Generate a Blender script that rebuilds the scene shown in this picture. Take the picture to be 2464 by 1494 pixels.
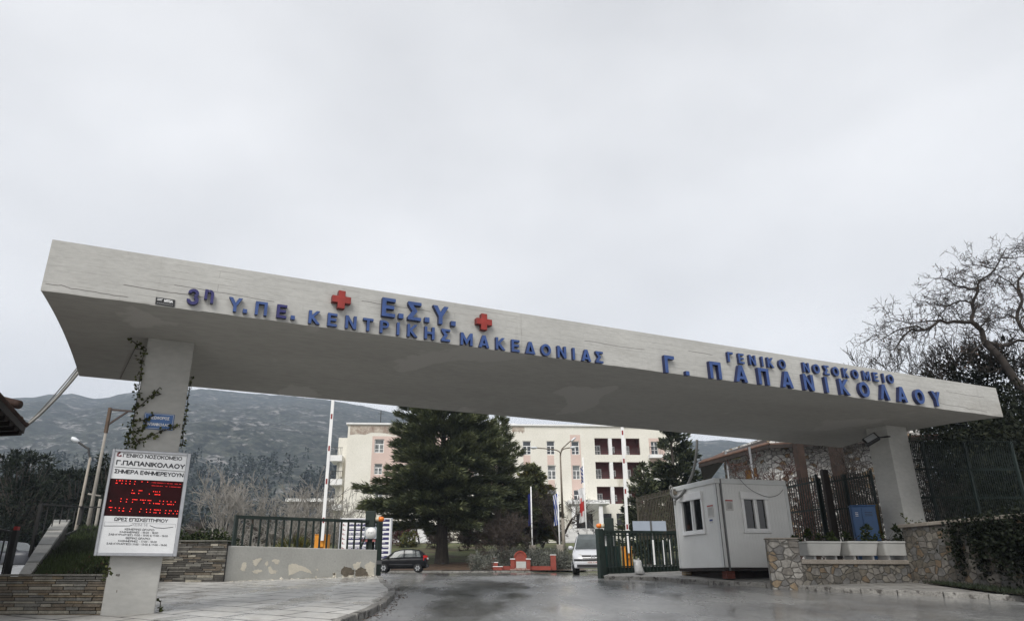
import bpy, bmesh, math, random
import numpy as np
from mathutils import Vector, Matrix
for _o in list(bpy.data.objects): bpy.data.objects.remove(_o)
SC = bpy.context.scene
COL = SC.collection
R = math.radians
rnd = random.Random(7)
nrs = np.random.RandomState(11)

# ---------------------------------------------------------------- camera
EYE, FPX, DHOR, PPX, PPY, PW, PH = 1.55, 1706.0, 640.0, 1160.0, 747.0, 2464.0, 1494.0
TH = math.atan(DHOR / FPX)
cam = bpy.data.cameras.new('camera'); camo = bpy.data.objects.new('camera', cam); COL.objects.link(camo)
cam.sensor_width = 36.0; cam.lens = 36.0 * FPX / PW
cam.shift_x = (PW / 2 - PPX) / PW
cam.clip_start = 0.1; cam.clip_end = 9000
camo.location = (0, 0, EYE); camo.rotation_euler = (math.pi / 2 + TH, 0, 0)
SC.camera = camo

# ---------------------------------------------------------------- sky, sun, exposure
SUN_EL, SUN_AZ = R(46), R(205)          # azimuth clockwise from +Y: behind the camera, a little left
world = bpy.data.worlds.new('World'); SC.world = world; world.use_nodes = True
nt = world.node_tree; nt.nodes.clear()
def N(t, **k):
    n = nt.nodes.new(t)
    for a, b in k.items(): setattr(n, a, b)
    return n
sky = N('ShaderNodeTexSky', sky_type='NISHITA', sun_disc=False)
sky.sun_elevation = SUN_EL; sky.sun_rotation = SUN_AZ; sky.dust_density = 4; sky.air_density = 1.2
hs = N('ShaderNodeHueSaturation'); hs.inputs['Saturation'].default_value = 0.12
tc = N('ShaderNodeTexCoord'); mp = N('ShaderNodeMapping'); mp.inputs['Scale'].default_value = (1.2, 1.2, 2.4)
nz = N('ShaderNodeTexNoise'); nz.inputs['Scale'].default_value = 1.5; nz.inputs['Detail'].default_value = 5; nz.inputs['Roughness'].default_value = .45
rp = N('ShaderNodeValToRGB')
rp.color_ramp.elements[0].position = .3; rp.color_ramp.elements[0].color = (5.2, 5.27, 5.45, 1)
rp.color_ramp.elements[1].position = .72; rp.color_ramp.elements[1].color = (7.7, 7.74, 7.9, 1)
mx = N('ShaderNodeMix', data_type='RGBA'); mx.inputs[0].default_value = .86
bg = N('ShaderNodeBackground'); bg.inputs[1].default_value = 0.131
wo = N('ShaderNodeOutputWorld')
L = nt.links.new
L(sky.outputs[0], hs.inputs['Color']); L(tc.outputs['Generated'], mp.inputs[0]); L(mp.outputs[0], nz.inputs[0])
L(nz.outputs[0], rp.inputs[0]); L(hs.outputs[0], mx.inputs[6]); L(rp.outputs[0], mx.inputs[7]); L(mx.outputs[2], bg.inputs[0]); L(bg.outputs[0], wo.inputs[0])

sun = bpy.data.lights.new('sun', 'SUN'); suno = bpy.data.objects.new('sun', sun); COL.objects.link(suno)
sun.energy = 2.55; sun.angle = R(32); sun.color = (1, .97, .92)
_d = Vector((math.sin(SUN_AZ) * math.cos(SUN_EL), math.cos(SUN_AZ) * math.cos(SUN_EL), math.sin(SUN_EL)))
suno.rotation_euler = _d.to_track_quat('Z', 'Y').to_euler(); suno.location = _d * 60
SC.view_settings.view_transform = 'Standard'; SC.view_settings.look = 'None'
SC.view_settings.exposure = 0.15; SC.view_settings.gamma = 1.0
SC.render.engine = 'CYCLES'
SC.cycles.max_bounces = 7; SC.cycles.transparent_max_bounces = 12; SC.cycles.volume_bounces = 0
SC.cycles.use_denoising = True

# ---------------------------------------------------------------- measuring helpers (photo pixel + real distance -> point)
_ct, _st = math.cos(TH), math.sin(TH)
def ray(x, y):
    a, b = (x - PPX) / FPX, (PPY - y) / FPX
    return Vector((a, _ct - b * _st, _st + b * _ct))
def at(x, y, Y):
    v = ray(x, y); return v * (Y / v.y) + Vector((0, 0, EYE))
def onplane(x, y, P0, n):
    v = ray(x, y); o = Vector((0, 0, EYE)); n = Vector(n)
    return o + v * ((Vector(P0) - o).dot(n) / v.dot(n))
def zat(X, Y, x, y):           # height seen at pixel over plan point
    v = ray(x, y); return EYE + v.z * math.hypot(X, Y) / math.hypot(v.x, v.y)

# ---------------------------------------------------------------- materials
MATS = {}
def mat(name, col, rough=.8, var=.18, scale=2.0, bump=0.0, bscale=25.0, metal=0.0, spec=.5, col2=None, stretch=None, detail=6, fine=0.0, coat=0.0, coords='Object'):
    if name in MATS: return MATS[name]
    m = bpy.data.materials.new(name); m.use_nodes = True
    t = m.node_tree; b = t.nodes['Principled BSDF']
    b.inputs['Roughness'].default_value = rough; b.inputs['Metallic'].default_value = metal
    b.inputs['Specular IOR Level'].default_value = spec
    if coat: b.inputs['Coat Weight'].default_value = coat; b.inputs['Coat Roughness'].default_value = .05
    c = t.nodes.new('ShaderNodeTexCoord'); mpn = t.nodes.new('ShaderNodeMapping'); t.links.new(c.outputs[coords], mpn.inputs[0])
    if stretch: mpn.inputs['Scale'].default_value = stretch
    n = t.nodes.new('ShaderNodeTexNoise'); n.inputs['Scale'].default_value = scale; n.inputs['Detail'].default_value = detail; n.inputs['Roughness'].default_value = .6
    t.links.new(mpn.outputs[0], n.inputs[0])
    r = t.nodes.new('ShaderNodeValToRGB')
    if col2 is None:
        a = [max(0, x * (1 - var)) for x in col]; z = [min(1, x * (1 + var)) for x in col]
    else: a, z = col, col2
    r.color_ramp.elements[0].position = .32; r.color_ramp.elements[0].color = (*a, 1)
    r.color_ramp.elements[1].position = .68; r.color_ramp.elements[1].color = (*z, 1)
    t.links.new(n.outputs[0], r.inputs[0])
    out = r.outputs[0]
    if fine:
        n2 = t.nodes.new('ShaderNodeTexNoise'); n2.inputs['Scale'].default_value = scale * 14; n2.inputs['Detail'].default_value = 3
        t.links.new(mpn.outputs[0], n2.inputs[0])
        mr = t.nodes.new('ShaderNodeMapRange'); mr.inputs[1].default_value = .3; mr.inputs[2].default_value = .7; mr.inputs[3].default_value = 1 - fine; mr.inputs[4].default_value = 1 + fine
        t.links.new(n2.outputs[0], mr.inputs[0])
        mm = t.nodes.new('ShaderNodeVectorMath'); mm.operation = 'SCALE'
        t.links.new(out, mm.inputs[0]); t.links.new(mr.outputs[0], mm.inputs['Scale']); out = mm.outputs[0]
    t.links.new(out, b.inputs['Base Color'])
    if bump:
        n3 = t.nodes.new('ShaderNodeTexNoise'); n3.inputs['Scale'].default_value = bscale; n3.inputs['Detail'].default_value = 5
        t.links.new(mpn.outputs[0], n3.inputs[0])
        bp_ = t.nodes.new('ShaderNodeBump'); bp_.inputs['Strength'].default_value = bump; bp_.inputs['Distance'].default_value = .02
        t.links.new(n3.outputs[0], bp_.inputs['Height']); t.links.new(bp_.outputs[0], b.inputs['Normal'])
    MATS[name] = m; return m
def nodes_of(m): return m.node_tree, m.node_tree.nodes['Principled BSDF']
def emis(name, col, s):
    m = bpy.data.materials.new(name); m.use_nodes = True; b = m.node_tree.nodes['Principled BSDF']
    b.inputs['Base Color'].default_value = (*col, 1); b.inputs['Emission Color'].default_value = (*col, 1); b.inputs['Emission Strength'].default_value = s
    MATS[name] = m; return m

def mixin(m, mask_build, col, rough=None):
    """blend a second colour over the base colour where mask_build(tree) gives 1"""
    t, b = nodes_of(m); src = b.inputs['Base Color'].links[0].from_socket
    k = mask_build(t); x = t.nodes.new('ShaderNodeMix'); x.data_type = 'RGBA'
    t.links.new(k, x.inputs[0]); t.links.new(src, x.inputs[6]); x.inputs[7].default_value = (*col, 1)
    t.links.new(x.outputs[2], b.inputs['Base Color'])
def noise_mask(scale, lo, hi, stretch=(1, 1, 1), detail=6, offset=(0, 0, 0), rough=.6):
    def f(t):
        c = t.nodes.new('ShaderNodeTexCoord'); mpn = t.nodes.new('ShaderNodeMapping'); mpn.inputs['Scale'].default_value = stretch; mpn.inputs['Location'].default_value = offset
        t.links.new(c.outputs['Object'], mpn.inputs[0])
        n = t.nodes.new('ShaderNodeTexNoise'); n.inputs['Scale'].default_value = scale; n.inputs['Detail'].default_value = detail; n.inputs['Roughness'].default_value = rough
        t.links.new(mpn.outputs[0], n.inputs[0])
        r = t.nodes.new('ShaderNodeMapRange'); r.inputs[1].default_value = lo; r.inputs[2].default_value = hi
        t.links.new(n.outputs[0], r.inputs[0]); return r.outputs[0]
    return f
def vor_edge(t, scale, stretch=(1, 1, 1), lo=.015, hi=.075):
    c = t.nodes.new('ShaderNodeTexCoord'); mpn = t.nodes.new('ShaderNodeMapping'); mpn.inputs['Scale'].default_value = stretch
    nn = t.nodes.new('ShaderNodeTexNoise'); nn.inputs['Scale'].default_value = 3.5; nn.inputs['Detail'].default_value = 3
    t.links.new(c.outputs['Object'], nn.inputs[0])
    mxv = t.nodes.new('ShaderNodeVectorMath'); mxv.operation = 'SCALE'; mxv.inputs['Scale'].default_value = .12
    t.links.new(nn.outputs['Color'], mxv.inputs[0])
    ad = t.nodes.new('ShaderNodeVectorMath'); ad.operation = 'ADD'
    t.links.new(c.outputs['Object'], ad.inputs[0]); t.links.new(mxv.outputs[0], ad.inputs[1]); t.links.new(ad.outputs[0], mpn.inputs[0])
    v = t.nodes.new('ShaderNodeTexVoronoi'); v.feature = 'DISTANCE_TO_EDGE'; v.inputs['Scale'].default_value = scale; v.inputs['Randomness'].default_value = .85
    v2 = t.nodes.new('ShaderNodeTexVoronoi'); v2.inputs['Scale'].default_value = scale; v2.inputs['Randomness'].default_value = .85
    t.links.new(mpn.outputs[0], v.inputs[0]); t.links.new(mpn.outputs[0], v2.inputs[0])
    r = t.nodes.new('ShaderNodeMapRange'); r.inputs[1].default_value = lo; r.inputs[2].default_value = hi
    t.links.new(v.outputs['Distance'], r.inputs[0]); return r.outputs[0], v2.outputs['Color']
def stone_mat(name, stops, mortar, scale, stretch=(1, 1, 1.35)):
    m = mat(name, (.3, .3, .3), .9); t, b = nodes_of(m)
    e, cc = vor_edge(t, scale, stretch)
    sx = t.nodes.new('ShaderNodeSeparateColor'); t.links.new(cc, sx.inputs[0])
    r = t.nodes.new('ShaderNodeValToRGB'); r.color_ramp.interpolation = 'CONSTANT'
    els = r.color_ramp.elements
    while len(els) < len(stops): els.new(.5)
    for i, (p, c) in enumerate(stops): els[i].position = p; els[i].color = (*c, 1)
    t.links.new(sx.outputs[0], r.inputs[0])
    n = t.nodes.new('ShaderNodeTexNoise'); n.inputs['Scale'].default_value = 9; n.inputs['Detail'].default_value = 8
    tc_ = t.nodes.new('ShaderNodeTexCoord'); t.links.new(tc_.outputs['Object'], n.inputs[0])
    mr = t.nodes.new('ShaderNodeMapRange'); mr.inputs[1].default_value = .25; mr.inputs[2].default_value = .75; mr.inputs[3].default_value = .55; mr.inputs[4].default_value = 1.35
    t.links.new(n.outputs[0], mr.inputs[0])
    s = t.nodes.new('ShaderNodeVectorMath'); s.operation = 'SCALE'; t.links.new(r.outputs[0], s.inputs[0]); t.links.new(mr.outputs[0], s.inputs['Scale'])
    x = t.nodes.new('ShaderNodeMix'); x.data_type = 'RGBA'; x.inputs[6].default_value = (*mortar, 1)
    t.links.new(e, x.inputs[0]); t.links.new(s.outputs[0], x.inputs[7]); t.links.new(x.outputs[2], b.inputs['Base Color'])
    ad = t.nodes.new('ShaderNodeMath'); ad.operation = 'MULTIPLY_ADD'; ad.inputs[1].default_value = .35
    t.links.new(n.outputs[0], ad.inputs[0]); t.links.new(e, ad.inputs[2])
    bu = t.nodes.new('ShaderNodeBump'); bu.inputs['Strength'].default_value = .9; bu.inputs['Distance'].default_value = .035
    t.links.new(ad.outputs[0], bu.inputs['Height']); t.links.new(bu.outputs[0], b.inputs['Normal'])
    return m

# ---------------------------------------------------------------- mesh building
WM = {}
def _own(o, label, cat, group, kind):
    if label: o['label'] = label
    if cat: o['category'] = cat
    if group: o['group'] = group
    if kind: o['kind'] = kind
def thing(name, label, cat, loc=(0, 0, 0), rot=0.0, group=None):
    o = bpy.data.objects.new(name, None); COL.objects.link(o); o.empty_display_size = .3
    o.location = loc; o.rotation_euler = (0, 0, rot); _own(o, label, cat, group, None)
    WM[o.name] = Matrix.Translation(Vector(loc)) @ Matrix.Rotation(rot, 4, 'Z'); return o
class MB:
    def __init__(s, M=None): s.V = []; s.F = []; s.I = []; s.M = M; s.S = []
    def pts(s, P):
        b = len(s.V)
        s.V += [tuple(s.M @ Vector(p)) for p in P] if s.M is not None else [tuple(p) for p in P]
        return b
    def face(s, P, mi=0, sm=False):
        b = s.pts(P); s.F.append(tuple(range(b, b + len(P)))); s.I.append(mi); s.S.append(sm)
    def faces(s, P, F, mi=0, sm=False):
        b = s.pts(P)
        for f in F: s.F.append(tuple(b + i for i in f)); s.I.append(mi); s.S.append(sm)
    def hexa(s, P, mi=0):      # 4 bottom (ccw) + 4 top
        s.faces(P, [(3, 2, 1, 0), (4, 5, 6, 7), (0, 1, 5, 4), (1, 2, 6, 5), (2, 3, 7, 6), (3, 0, 4, 7)], mi)
    def box(s, x0, x1, y0, y1, z0, z1, mi=0):
        s.hexa([(x0, y0, z0), (x1, y0, z0), (x1, y1, z0), (x0, y1, z0), (x0, y0, z1), (x1, y0, z1), (x1, y1, z1), (x0, y1, z1)], mi)
    def bar(s, p, q, w, h=None, up=(0, 0, 1), mi=0):
        p, q = Vector(p), Vector(q); h = w if h is None else h; d = (q - p).normalized(); up = Vector(up)
        if abs(d.dot(up)) > .98: up = Vector((0, 1, 0))
        a = d.cross(up).normalized() * w / 2; b = a.cross(d).normalized() * h / 2
        s.hexa([p - a - b, p + a - b, q + a - b, q - a - b, p - a + b, p + a + b, q + a + b, q - a + b], mi)
    def tube(s, P, r, n=8, mi=0, cap=True):
        P = [Vector(p) for p in P]; m = len(P); rs = r if hasattr(r, '__len__') else [r] * m
        ref = None; rings = []
        for i in range(m):
            d = (P[min(i + 1, m - 1)] - P[max(i - 1, 0)]).normalized()
            if ref is None or abs(ref.dot(d)) > .95:
                ref = Vector((0, 0, 1)) if abs(d.z) < .9 else Vector((1, 0, 0))
            a = (ref - d * ref.dot(d)).normalized(); b = d.cross(a); ref = a
            rings += [P[i] + (a * math.cos(2 * math.pi * k / n) + b * math.sin(2 * math.pi * k / n)) * rs[i] for k in range(n)]
        F = [(i * n + k, i * n + (k + 1) % n, (i + 1) * n + (k + 1) % n, (i + 1) * n + k) for i in range(m - 1) for k in range(n)]
        if cap: F += [tuple(range(n - 1, -1, -1)), tuple((m - 1) * n + k for k in range(n))]
        s.faces(rings, F, mi, True)
    def lathe(s, prof, c=(0, 0, 0), n=16, mi=0, axis='z'):
        c = Vector(c); P = []
        for r_, z in prof:
            for k in range(n):
                a = 2 * math.pi * k / n; x, y = r_ * math.cos(a), r_ * math.sin(a)
                P.append(c + (Vector((x, y, z)) if axis == 'z' else Vector((x, z, y)) if axis == 'y' else Vector((z, x, y))))
        m = len(prof)
        F = [(i * n + k, i * n + (k + 1) % n, (i + 1) * n + (k + 1) % n, (i + 1) * n + k) for i in range(m - 1) for k in range(n)]
        F += [tuple(range(n - 1, -1, -1)), tuple((m - 1) * n + k for k in range(n))]
        s.faces(P, F, mi, True)
    def prism(s, poly, d, mi=0, mi_side=None):   # poly: 3d points, d: extrusion vector
        n = len(poly); d = Vector(d); A = [Vector(p) for p in poly]; B = [p + d for p in A]
        b = s.pts(A + B); ms = mi if mi_side is None else mi_side
        s.F.append(tuple(b + i for i in range(n))); s.I.append(mi); s.S.append(False)
        s.F.append(tuple(b + n + i for i in range(n - 1, -1, -1))); s.I.append(mi); s.S.append(False)
        for i in range(n):
            j = (i + 1) % n; s.F.append((b + j, b + i, b + n + i, b + n + j)); s.I.append(ms); s.S.append(False)
    def grid(s, f, nu, nv, mi=0, sm=True):
        P = [f(i, j) for j in range(nv) for i in range(nu)]
        s.faces(P, [(j * nu + i, j * nu + i + 1, (j + 1) * nu + i + 1, (j + 1) * nu + i) for j in range(nv - 1) for i in range(nu - 1)], mi, sm)
    def loft(s, rings, mi=0, close=True, sm=True, caps=True):
        n = len(rings[0]); P = [p for r_ in rings for p in r_]; F = []
        for i in range(len(rings) - 1):
            for k in range(n if close else n - 1):
                F.append((i * n + k, i * n + (k + 1) % n, (i + 1) * n + (k + 1) % n, (i + 1) * n + k))
        if caps and close: F += [tuple(range(n - 1, -1, -1)), tuple((len(rings) - 1) * n + k for k in range(n))]
        s.faces(P, F, mi, sm)
    def wall_holes(s, x0, x1, z0, z1, holes, y=0.0, depth=.2, mi=0, mi_rev=None):
        """front face at y (looking along -y) with rectangular holes and reveals going +y"""
        xs = sorted({x0, x1, *[h[0] for h in holes], *[h[1] for h in holes]}); zs = sorted({z0, z1, *[h[2] for h in holes], *[h[3] for h in holes]})
        xs = [a for a in xs if x0 <= a <= x1]; zs = [a for a in zs if z0 <= a <= z1]
        for i in range(len(xs) - 1):
            for j in range(len(zs) - 1):
                cx, cz = (xs[i] + xs[i + 1]) / 2, (zs[j] + zs[j + 1]) / 2
                if any(h[0] < cx < h[1] and h[2] < cz < h[3] for h in holes): continue
                s.face([(xs[i], y, zs[j]), (xs[i + 1], y, zs[j]), (xs[i + 1], y, zs[j + 1]), (xs[i], y, zs[j + 1])], mi)
        mr = mi if mi_rev is None else mi_rev
        for a, b, c, d in holes:
            for P in ([(a, y, c), (a, y + depth, c), (b, y + depth, c), (b, y, c)], [(a, y, d), (b, y, d), (b, y + depth, d), (a, y + depth, d)],
                      [(a, y, c), (a, y, d), (a, y + depth, d), (a, y + depth, c)], [(b, y, c), (b, y + depth, c), (b, y + depth, d), (b, y, d)]):
                s.face(P, mr)
    def build(s, name, mats, parent=None, label=None, cat=None, group=None, kind=None, loc=None, rot=0.0, bevel=0.0, seg=1):
        me = bpy.data.meshes.new(name); o = bpy.data.objects.new(name, me); COL.objects.link(o)
        if parent is not None: M = WM[parent.name]; o.parent = parent
        else:
            l = Vector(loc) if loc is not None else Vector((0, 0, 0)); M = Matrix.Translation(l) @ Matrix.Rotation(rot, 4, 'Z'); o.location = l; o.rotation_euler = (0, 0, rot)
        WM[o.name] = M; iv = np.array(M.inverted())
        V = np.array(s.V, float).reshape(-1, 3) @ iv[:3, :3].T + iv[:3, 3]
        me.from_pydata(V.tolist(), [], s.F)
        for m in (mats if isinstance(mats, (list, tuple)) else [mats]): me.materials.append(m)
        me.polygons.foreach_set('material_index', s.I); me.polygons.foreach_set('use_smooth', s.S); me.update()
        if bevel:
            md = o.modifiers.new('bevel', 'BEVEL'); md.width = bevel; md.segments = seg; md.limit_method = 'ANGLE'; md.angle_limit = R(40)
        _own(o, label, cat, group, kind); return o
def _el(cx, cy, rx, ry, a0, a1, n=10): return [(cx + rx * math.cos(R(a0 + (a1 - a0) * k / n)), cy + ry * math.sin(R(a0 + (a1 - a0) * k / n))) for k in range(n + 1)]
STROKES = {'Α': (.8, [[(0, 0), (.4, 1), (.8, 0)], [(.15, .36), (.65, .36)]]), 'Β': (.66, [[(0, 0), (0, 1), (.4, 1), (.58, .88), (.58, .66), (.4, .54), (0, .54)], [(.4, .54), (.64, .4), (.64, .14), (.42, 0), (0, 0)]]),
 'Γ': (.6, [[(0, 0), (0, 1), (.6, 1)]]), 'Δ': (.8, [[(0, 0), (.4, 1), (.8, 0), (0, 0)]]), 'Ε': (.6, [[(.6, 0), (0, 0), (0, 1), (.6, 1)], [(0, .53), (.54, .53)]]), 'Ζ': (.65, [[(0, 1), (.65, 1), (0, 0), (.65, 0)]]),
 'Η': (.7, [[(0, 0), (0, 1)], [(.7, 0), (.7, 1)], [(0, .53), (.7, .53)]]), 'Θ': (.8, [_el(.4, .5, .4, .5, 0, 360, 16), [(.22, .5), (.58, .5)]]), 'Ι': (.06, [[(.03, 0), (.03, 1)]]), 'Κ': (.66, [[(0, 0), (0, 1)], [(.64, 1), (0, .38)], [(.24, .6), (.66, 0)]]),
 'Λ': (.76, [[(0, 0), (.38, 1), (.76, 0)]]), 'Μ': (.86, [[(0, 0), (0, 1), (.43, .1), (.86, 1), (.86, 0)]]), 'Ν': (.7, [[(0, 0), (0, 1), (.7, 0), (.7, 1)]]), 'Ο': (.82, [_el(.41, .5, .41, .5, 0, 360, 16)]), 'Π': (.7, [[(0, 0), (0, 1), (.7, 1), (.7, 0)]]),
 'Ρ': (.6, [[(0, 0), (0, 1), (.38, 1), (.6, .87), (.6, .6), (.38, .46), (0, .46)]]), 'Σ': (.64, [[(.64, 1), (0, 1), (.4, .52), (0, 0), (.64, 0)]]), 'Τ': (.68, [[(0, 1), (.68, 1)], [(.34, 1), (.34, 0)]]), 'Υ': (.72, [[(0, 1), (.36, .46), (.72, 1)], [(.36, .46), (.36, 0)]]),
 'Φ': (.84, [_el(.42, .5, .42, .34, 0, 360, 16), [(.42, 0), (.42, 1)]]), 'Χ': (.7, [[(0, 0), (.7, 1)], [(0, 1), (.7, 0)]]), 'Ω': (.8, [[(0, 0), (.28, 0)] + _el(.4, .58, .38, .42, 235, -55, 14) + [(.52, 0), (.8, 0)]]),
 'M': (.86, [[(0, 0), (0, 1), (.43, .1), (.86, 1), (.86, 0)]]), 'G': (.78, [_el(.4, .5, .4, .5, 50, 330, 12) + [(.78, .5), (.45, .5)]]), 'P': (.6, [[(0, 0), (0, 1), (.38, 1), (.6, .87), (.6, .6), (.38, .46), (0, .46)]]), 'S': (.6, [[(.58, .85), (.3, 1), (.03, .8), (.1, .6), (.5, .42), (.58, .2), (.3, 0), (0, .15)]]), 'T': (.68, [[(0, 1), (.68, 1)], [(.34, 1), (.34, 0)]]),
 '0': (.56, [_el(.28, .5, .28, .5, 0, 360, 14)]), '1': (.3, [[(0, .75), (.25, 1), (.25, 0)]]), '2': (.56, [[(.02, .8), (.15, 1), (.42, 1), (.55, .75), (.4, .45), (0, 0), (.56, 0)]]), '3': (.56, [[(.02, .88), (.28, 1), (.52, .8), (.45, .58), (.25, .53), (.48, .45), (.55, .22), (.28, 0), (0, .12)]]), '4': (.6, [[(.44, 0), (.44, 1), (0, .3), (.6, .3)]]), '5': (.56, [[(.52, 1), (.08, 1), (.04, .55), (.3, .63), (.55, .4), (.5, .1), (.25, 0), (0, .12)]]),
 '6': (.56, [[(.5, .95), (.25, .95), (.03, .6), (.03, .2), (.28, 0), (.54, .2), (.5, .5), (.28, .58), (.04, .4)]]), '7': (.54, [[(0, 1), (.54, 1), (.2, 0)]]), '8': (.56, [_el(.28, .75, .24, .25, 0, 360, 12), _el(.28, .26, .28, .26, 0, 360, 12)]), '9': (.56, [[(.06, .05), (.3, .05), (.53, .4), (.53, .8), (.28, 1), (.02, .8), (.06, .5), (.28, .42), (.52, .6)]]),
 '.': (.08, [[(.04, 0), (.04, .1)]]), ':': (.08, [[(.04, .1), (.04, .2)], [(.04, .6), (.04, .7)]]), '-': (.35, [[(0, .42), (.35, .42)]]), '(': (.25, [_el(.4, .45, .38, .65, 130, 230, 6)]), ')': (.25, [_el(-.15, .45, .38, .65, 50, -50, 6)]), '&': (.7, [[(.7, 0), (.15, .7), (.2, .95), (.42, .95), (.45, .72), (.05, .3), (.1, .05), (.35, 0), (.65, .4)]])}
def put_text(mb, body, P, ax, ay, h=.1, w=None, ext=.002, offset=.0, mi=0, wt=.15, gap=.24):
    """thin applied letters drawn stroke by stroke: P is the centre of the base line, h the height of a capital, w the full width"""
    P, ax, ay = Vector(P), Vector(ax).normalized(), Vector(ay).normalized(); n = ax.cross(ay); x = 0; items = []
    wt = wt + offset * 2
    for ch in body:
        if ch not in STROKES: x += .38; continue
        W_, st = STROKES[ch]
        for l in st: items.append([(x + a, b) for a, b in l])
        x += W_ + gap
    tot = x - gap; kx = (w / tot) if w else h; e = 0
    for l in items:
        Q = [P + ax * ((a - tot / 2) * kx) + ay * ((wt / 2 + b * (1 - wt)) * h) for a, b in l]
        for i in range(len(Q) - 1):
            d = Q[i + 1] - Q[i]
            if d.length < 1e-6: continue
            d.normalize(); s = d.cross(n).normalized() * (wt * h / 2); t = d * (wt * h * .35); o = n * (ext + (e % 7) * .00025); e += 1
            mb.face([Q[i] - t - s + o, Q[i + 1] + t - s + o, Q[i + 1] + t + s + o, Q[i] - t + s + o][::-1] if (d.cross(s)).dot(n) < 0 else [Q[i] - t - s + o, Q[i + 1] + t - s + o, Q[i + 1] + t + s + o, Q[i] - t + s + o], mi)
def np_build(name, V, F, mi, mats, parent=None, smooth=False, **kw):
    """V (n,3) world, F (m,4) quads"""
    me = bpy.data.meshes.new(name); o = bpy.data.objects.new(name, me); COL.objects.link(o)
    if parent is not None: M = WM[parent.name]; o.parent = parent
    else:
        l = Vector(kw.get('loc', (0, 0, 0))); M = Matrix.Translation(l); o.location = l
    WM[o.name] = M; iv = np.array(M.inverted()); V = V @ iv[:3, :3].T + iv[:3, 3]
    k = F.shape[1]
    me.vertices.add(len(V)); me.vertices.foreach_set('co', V.astype(np.float32).ravel())
    me.loops.add(F.size); me.loops.foreach_set('vertex_index', F.astype(np.int32).ravel())
    me.polygons.add(len(F)); me.polygons.foreach_set('loop_start', (np.arange(len(F)) * k).astype(np.int32)); me.polygons.foreach_set('loop_total', np.full(len(F), k, np.int32))
    for m in mats: me.materials.append(m)
    me.polygons.foreach_set('material_index', np.asarray(mi, np.int32)); me.update(calc_edges=True)
    if smooth: me.polygons.foreach_set('use_smooth', np.ones(len(F), bool))
    _own(o, kw.get('label'), kw.get('cat'), kw.get('group'), kw.get('kind')); return o
def unit(a): return a / np.maximum(np.linalg.norm(a, axis=-1, keepdims=True), 1e-9)
def leaves(C, D, L_, W_, rs, flat=None):
    """leaf quads (diamond-ish) at C pointing D. flat: preferred normal"""
    n = len(C); D = unit(D); nr = rs.normal(size=(n, 3)) if flat is None else np.tile(np.array(flat, float), (n, 1)) + rs.normal(size=(n, 3)) * .9
    S = unit(np.cross(D, nr)); L_ = np.broadcast_to(L_, (n,))[:, None]; W_ = np.broadcast_to(W_, (n,))[:, None]
    V = np.stack([C, C + D * L_ * .45 + S * W_ / 2, C + D * L_, C + D * L_ * .45 - S * W_ / 2], 1).reshape(-1, 3)
    return V, np.arange(4 * n).reshape(n, 4)
# ================================================================ terrain, roads, pavements
_GY = [-80, 0, 12, 22, 26, 30, 34, 46, 56, 58, 85, 95, 130, 3000]
_GZ = [-4.6, 0, .68, 1.28, 1.46, 1.58, 1.68, 1.76, 1.84, 1.92, 5.1, 5.9, 6.3, 6.3]
def gz(Y): return float(np.interp(Y, _GY, _GZ))
def ongr(x, y, off=0.0):
    v = ray(x, y); Y = 1.0
    for _ in range(6000):
        t = Y / v.y
        if EYE + v.z * t <= gz(Y) + off: break
        Y += .02
    return v * t + Vector((0, 0, EYE))
asphalt = mat('wet_asphalt', (.12, .12, .122), .5, scale=.55, col2=(.215, .215, .21), bump=.35, bscale=60, fine=.25, spec=.85)
def _wet(m, lo, hi, r0, r1, sc=.35, stretch=(1, .45, 1)):
    t, b = nodes_of(m); k = noise_mask(sc, lo, hi, stretch, 7)(t)
    r = t.nodes.new('ShaderNodeMapRange'); r.inputs[3].default_value = r0; r.inputs[4].default_value = r1
    t.links.new(k, r.inputs[0]); t.links.new(r.outputs[0], b.inputs['Roughness'])
    for n in t.nodes:
        if n.bl_idname == 'ShaderNodeBump':
            mr = t.nodes.new('ShaderNodeMapRange'); mr.inputs[3].default_value = .02; mr.inputs[4].default_value = n.inputs['Strength'].default_value
            t.links.new(k, mr.inputs[0]); t.links.new(mr.outputs[0], n.inputs['Strength'])
_wet(asphalt, .40, .66, .14, .38, .5, (1, .35, 1))
def _flat_puddle(m):      # the level stretch behind the gate line stands in water
    t, b = nodes_of(m); src = b.inputs['Roughness'].links[0].from_socket
    c = t.nodes.new('ShaderNodeTexCoord'); s = t.nodes.new('ShaderNodeSeparateXYZ'); t.links.new(c.outputs['Object'], s.inputs[0])
    r = t.nodes.new('ShaderNodeMapRange'); r.inputs[1].default_value = 29; r.inputs[2].default_value = 33; r.inputs[3].default_value = 1; r.inputs[4].default_value = .25
    t.links.new(s.outputs[1], r.inputs[0]); q = t.nodes.new('ShaderNodeMath'); q.operation = 'MULTIPLY'; t.links.new(src, q.inputs[0]); t.links.new(r.outputs[0], q.inputs[1]); t.links.new(q.outputs[0], b.inputs['Roughness'])
_flat_puddle(asphalt)
soil = mat('lawn_ground', (.06, .075, .025), .95, scale=.5, col2=(.12, .13, .05), bump=.8, bscale=12, fine=.35)
mixin(soil, noise_mask(.35, .5, .62), (.06, .042, .026))
litter = mat('leaf_litter', (.05, .028, .016), .95, scale=1.6, col2=(.095, .058, .032), bump=.8, bscale=18, fine=.4)

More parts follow.
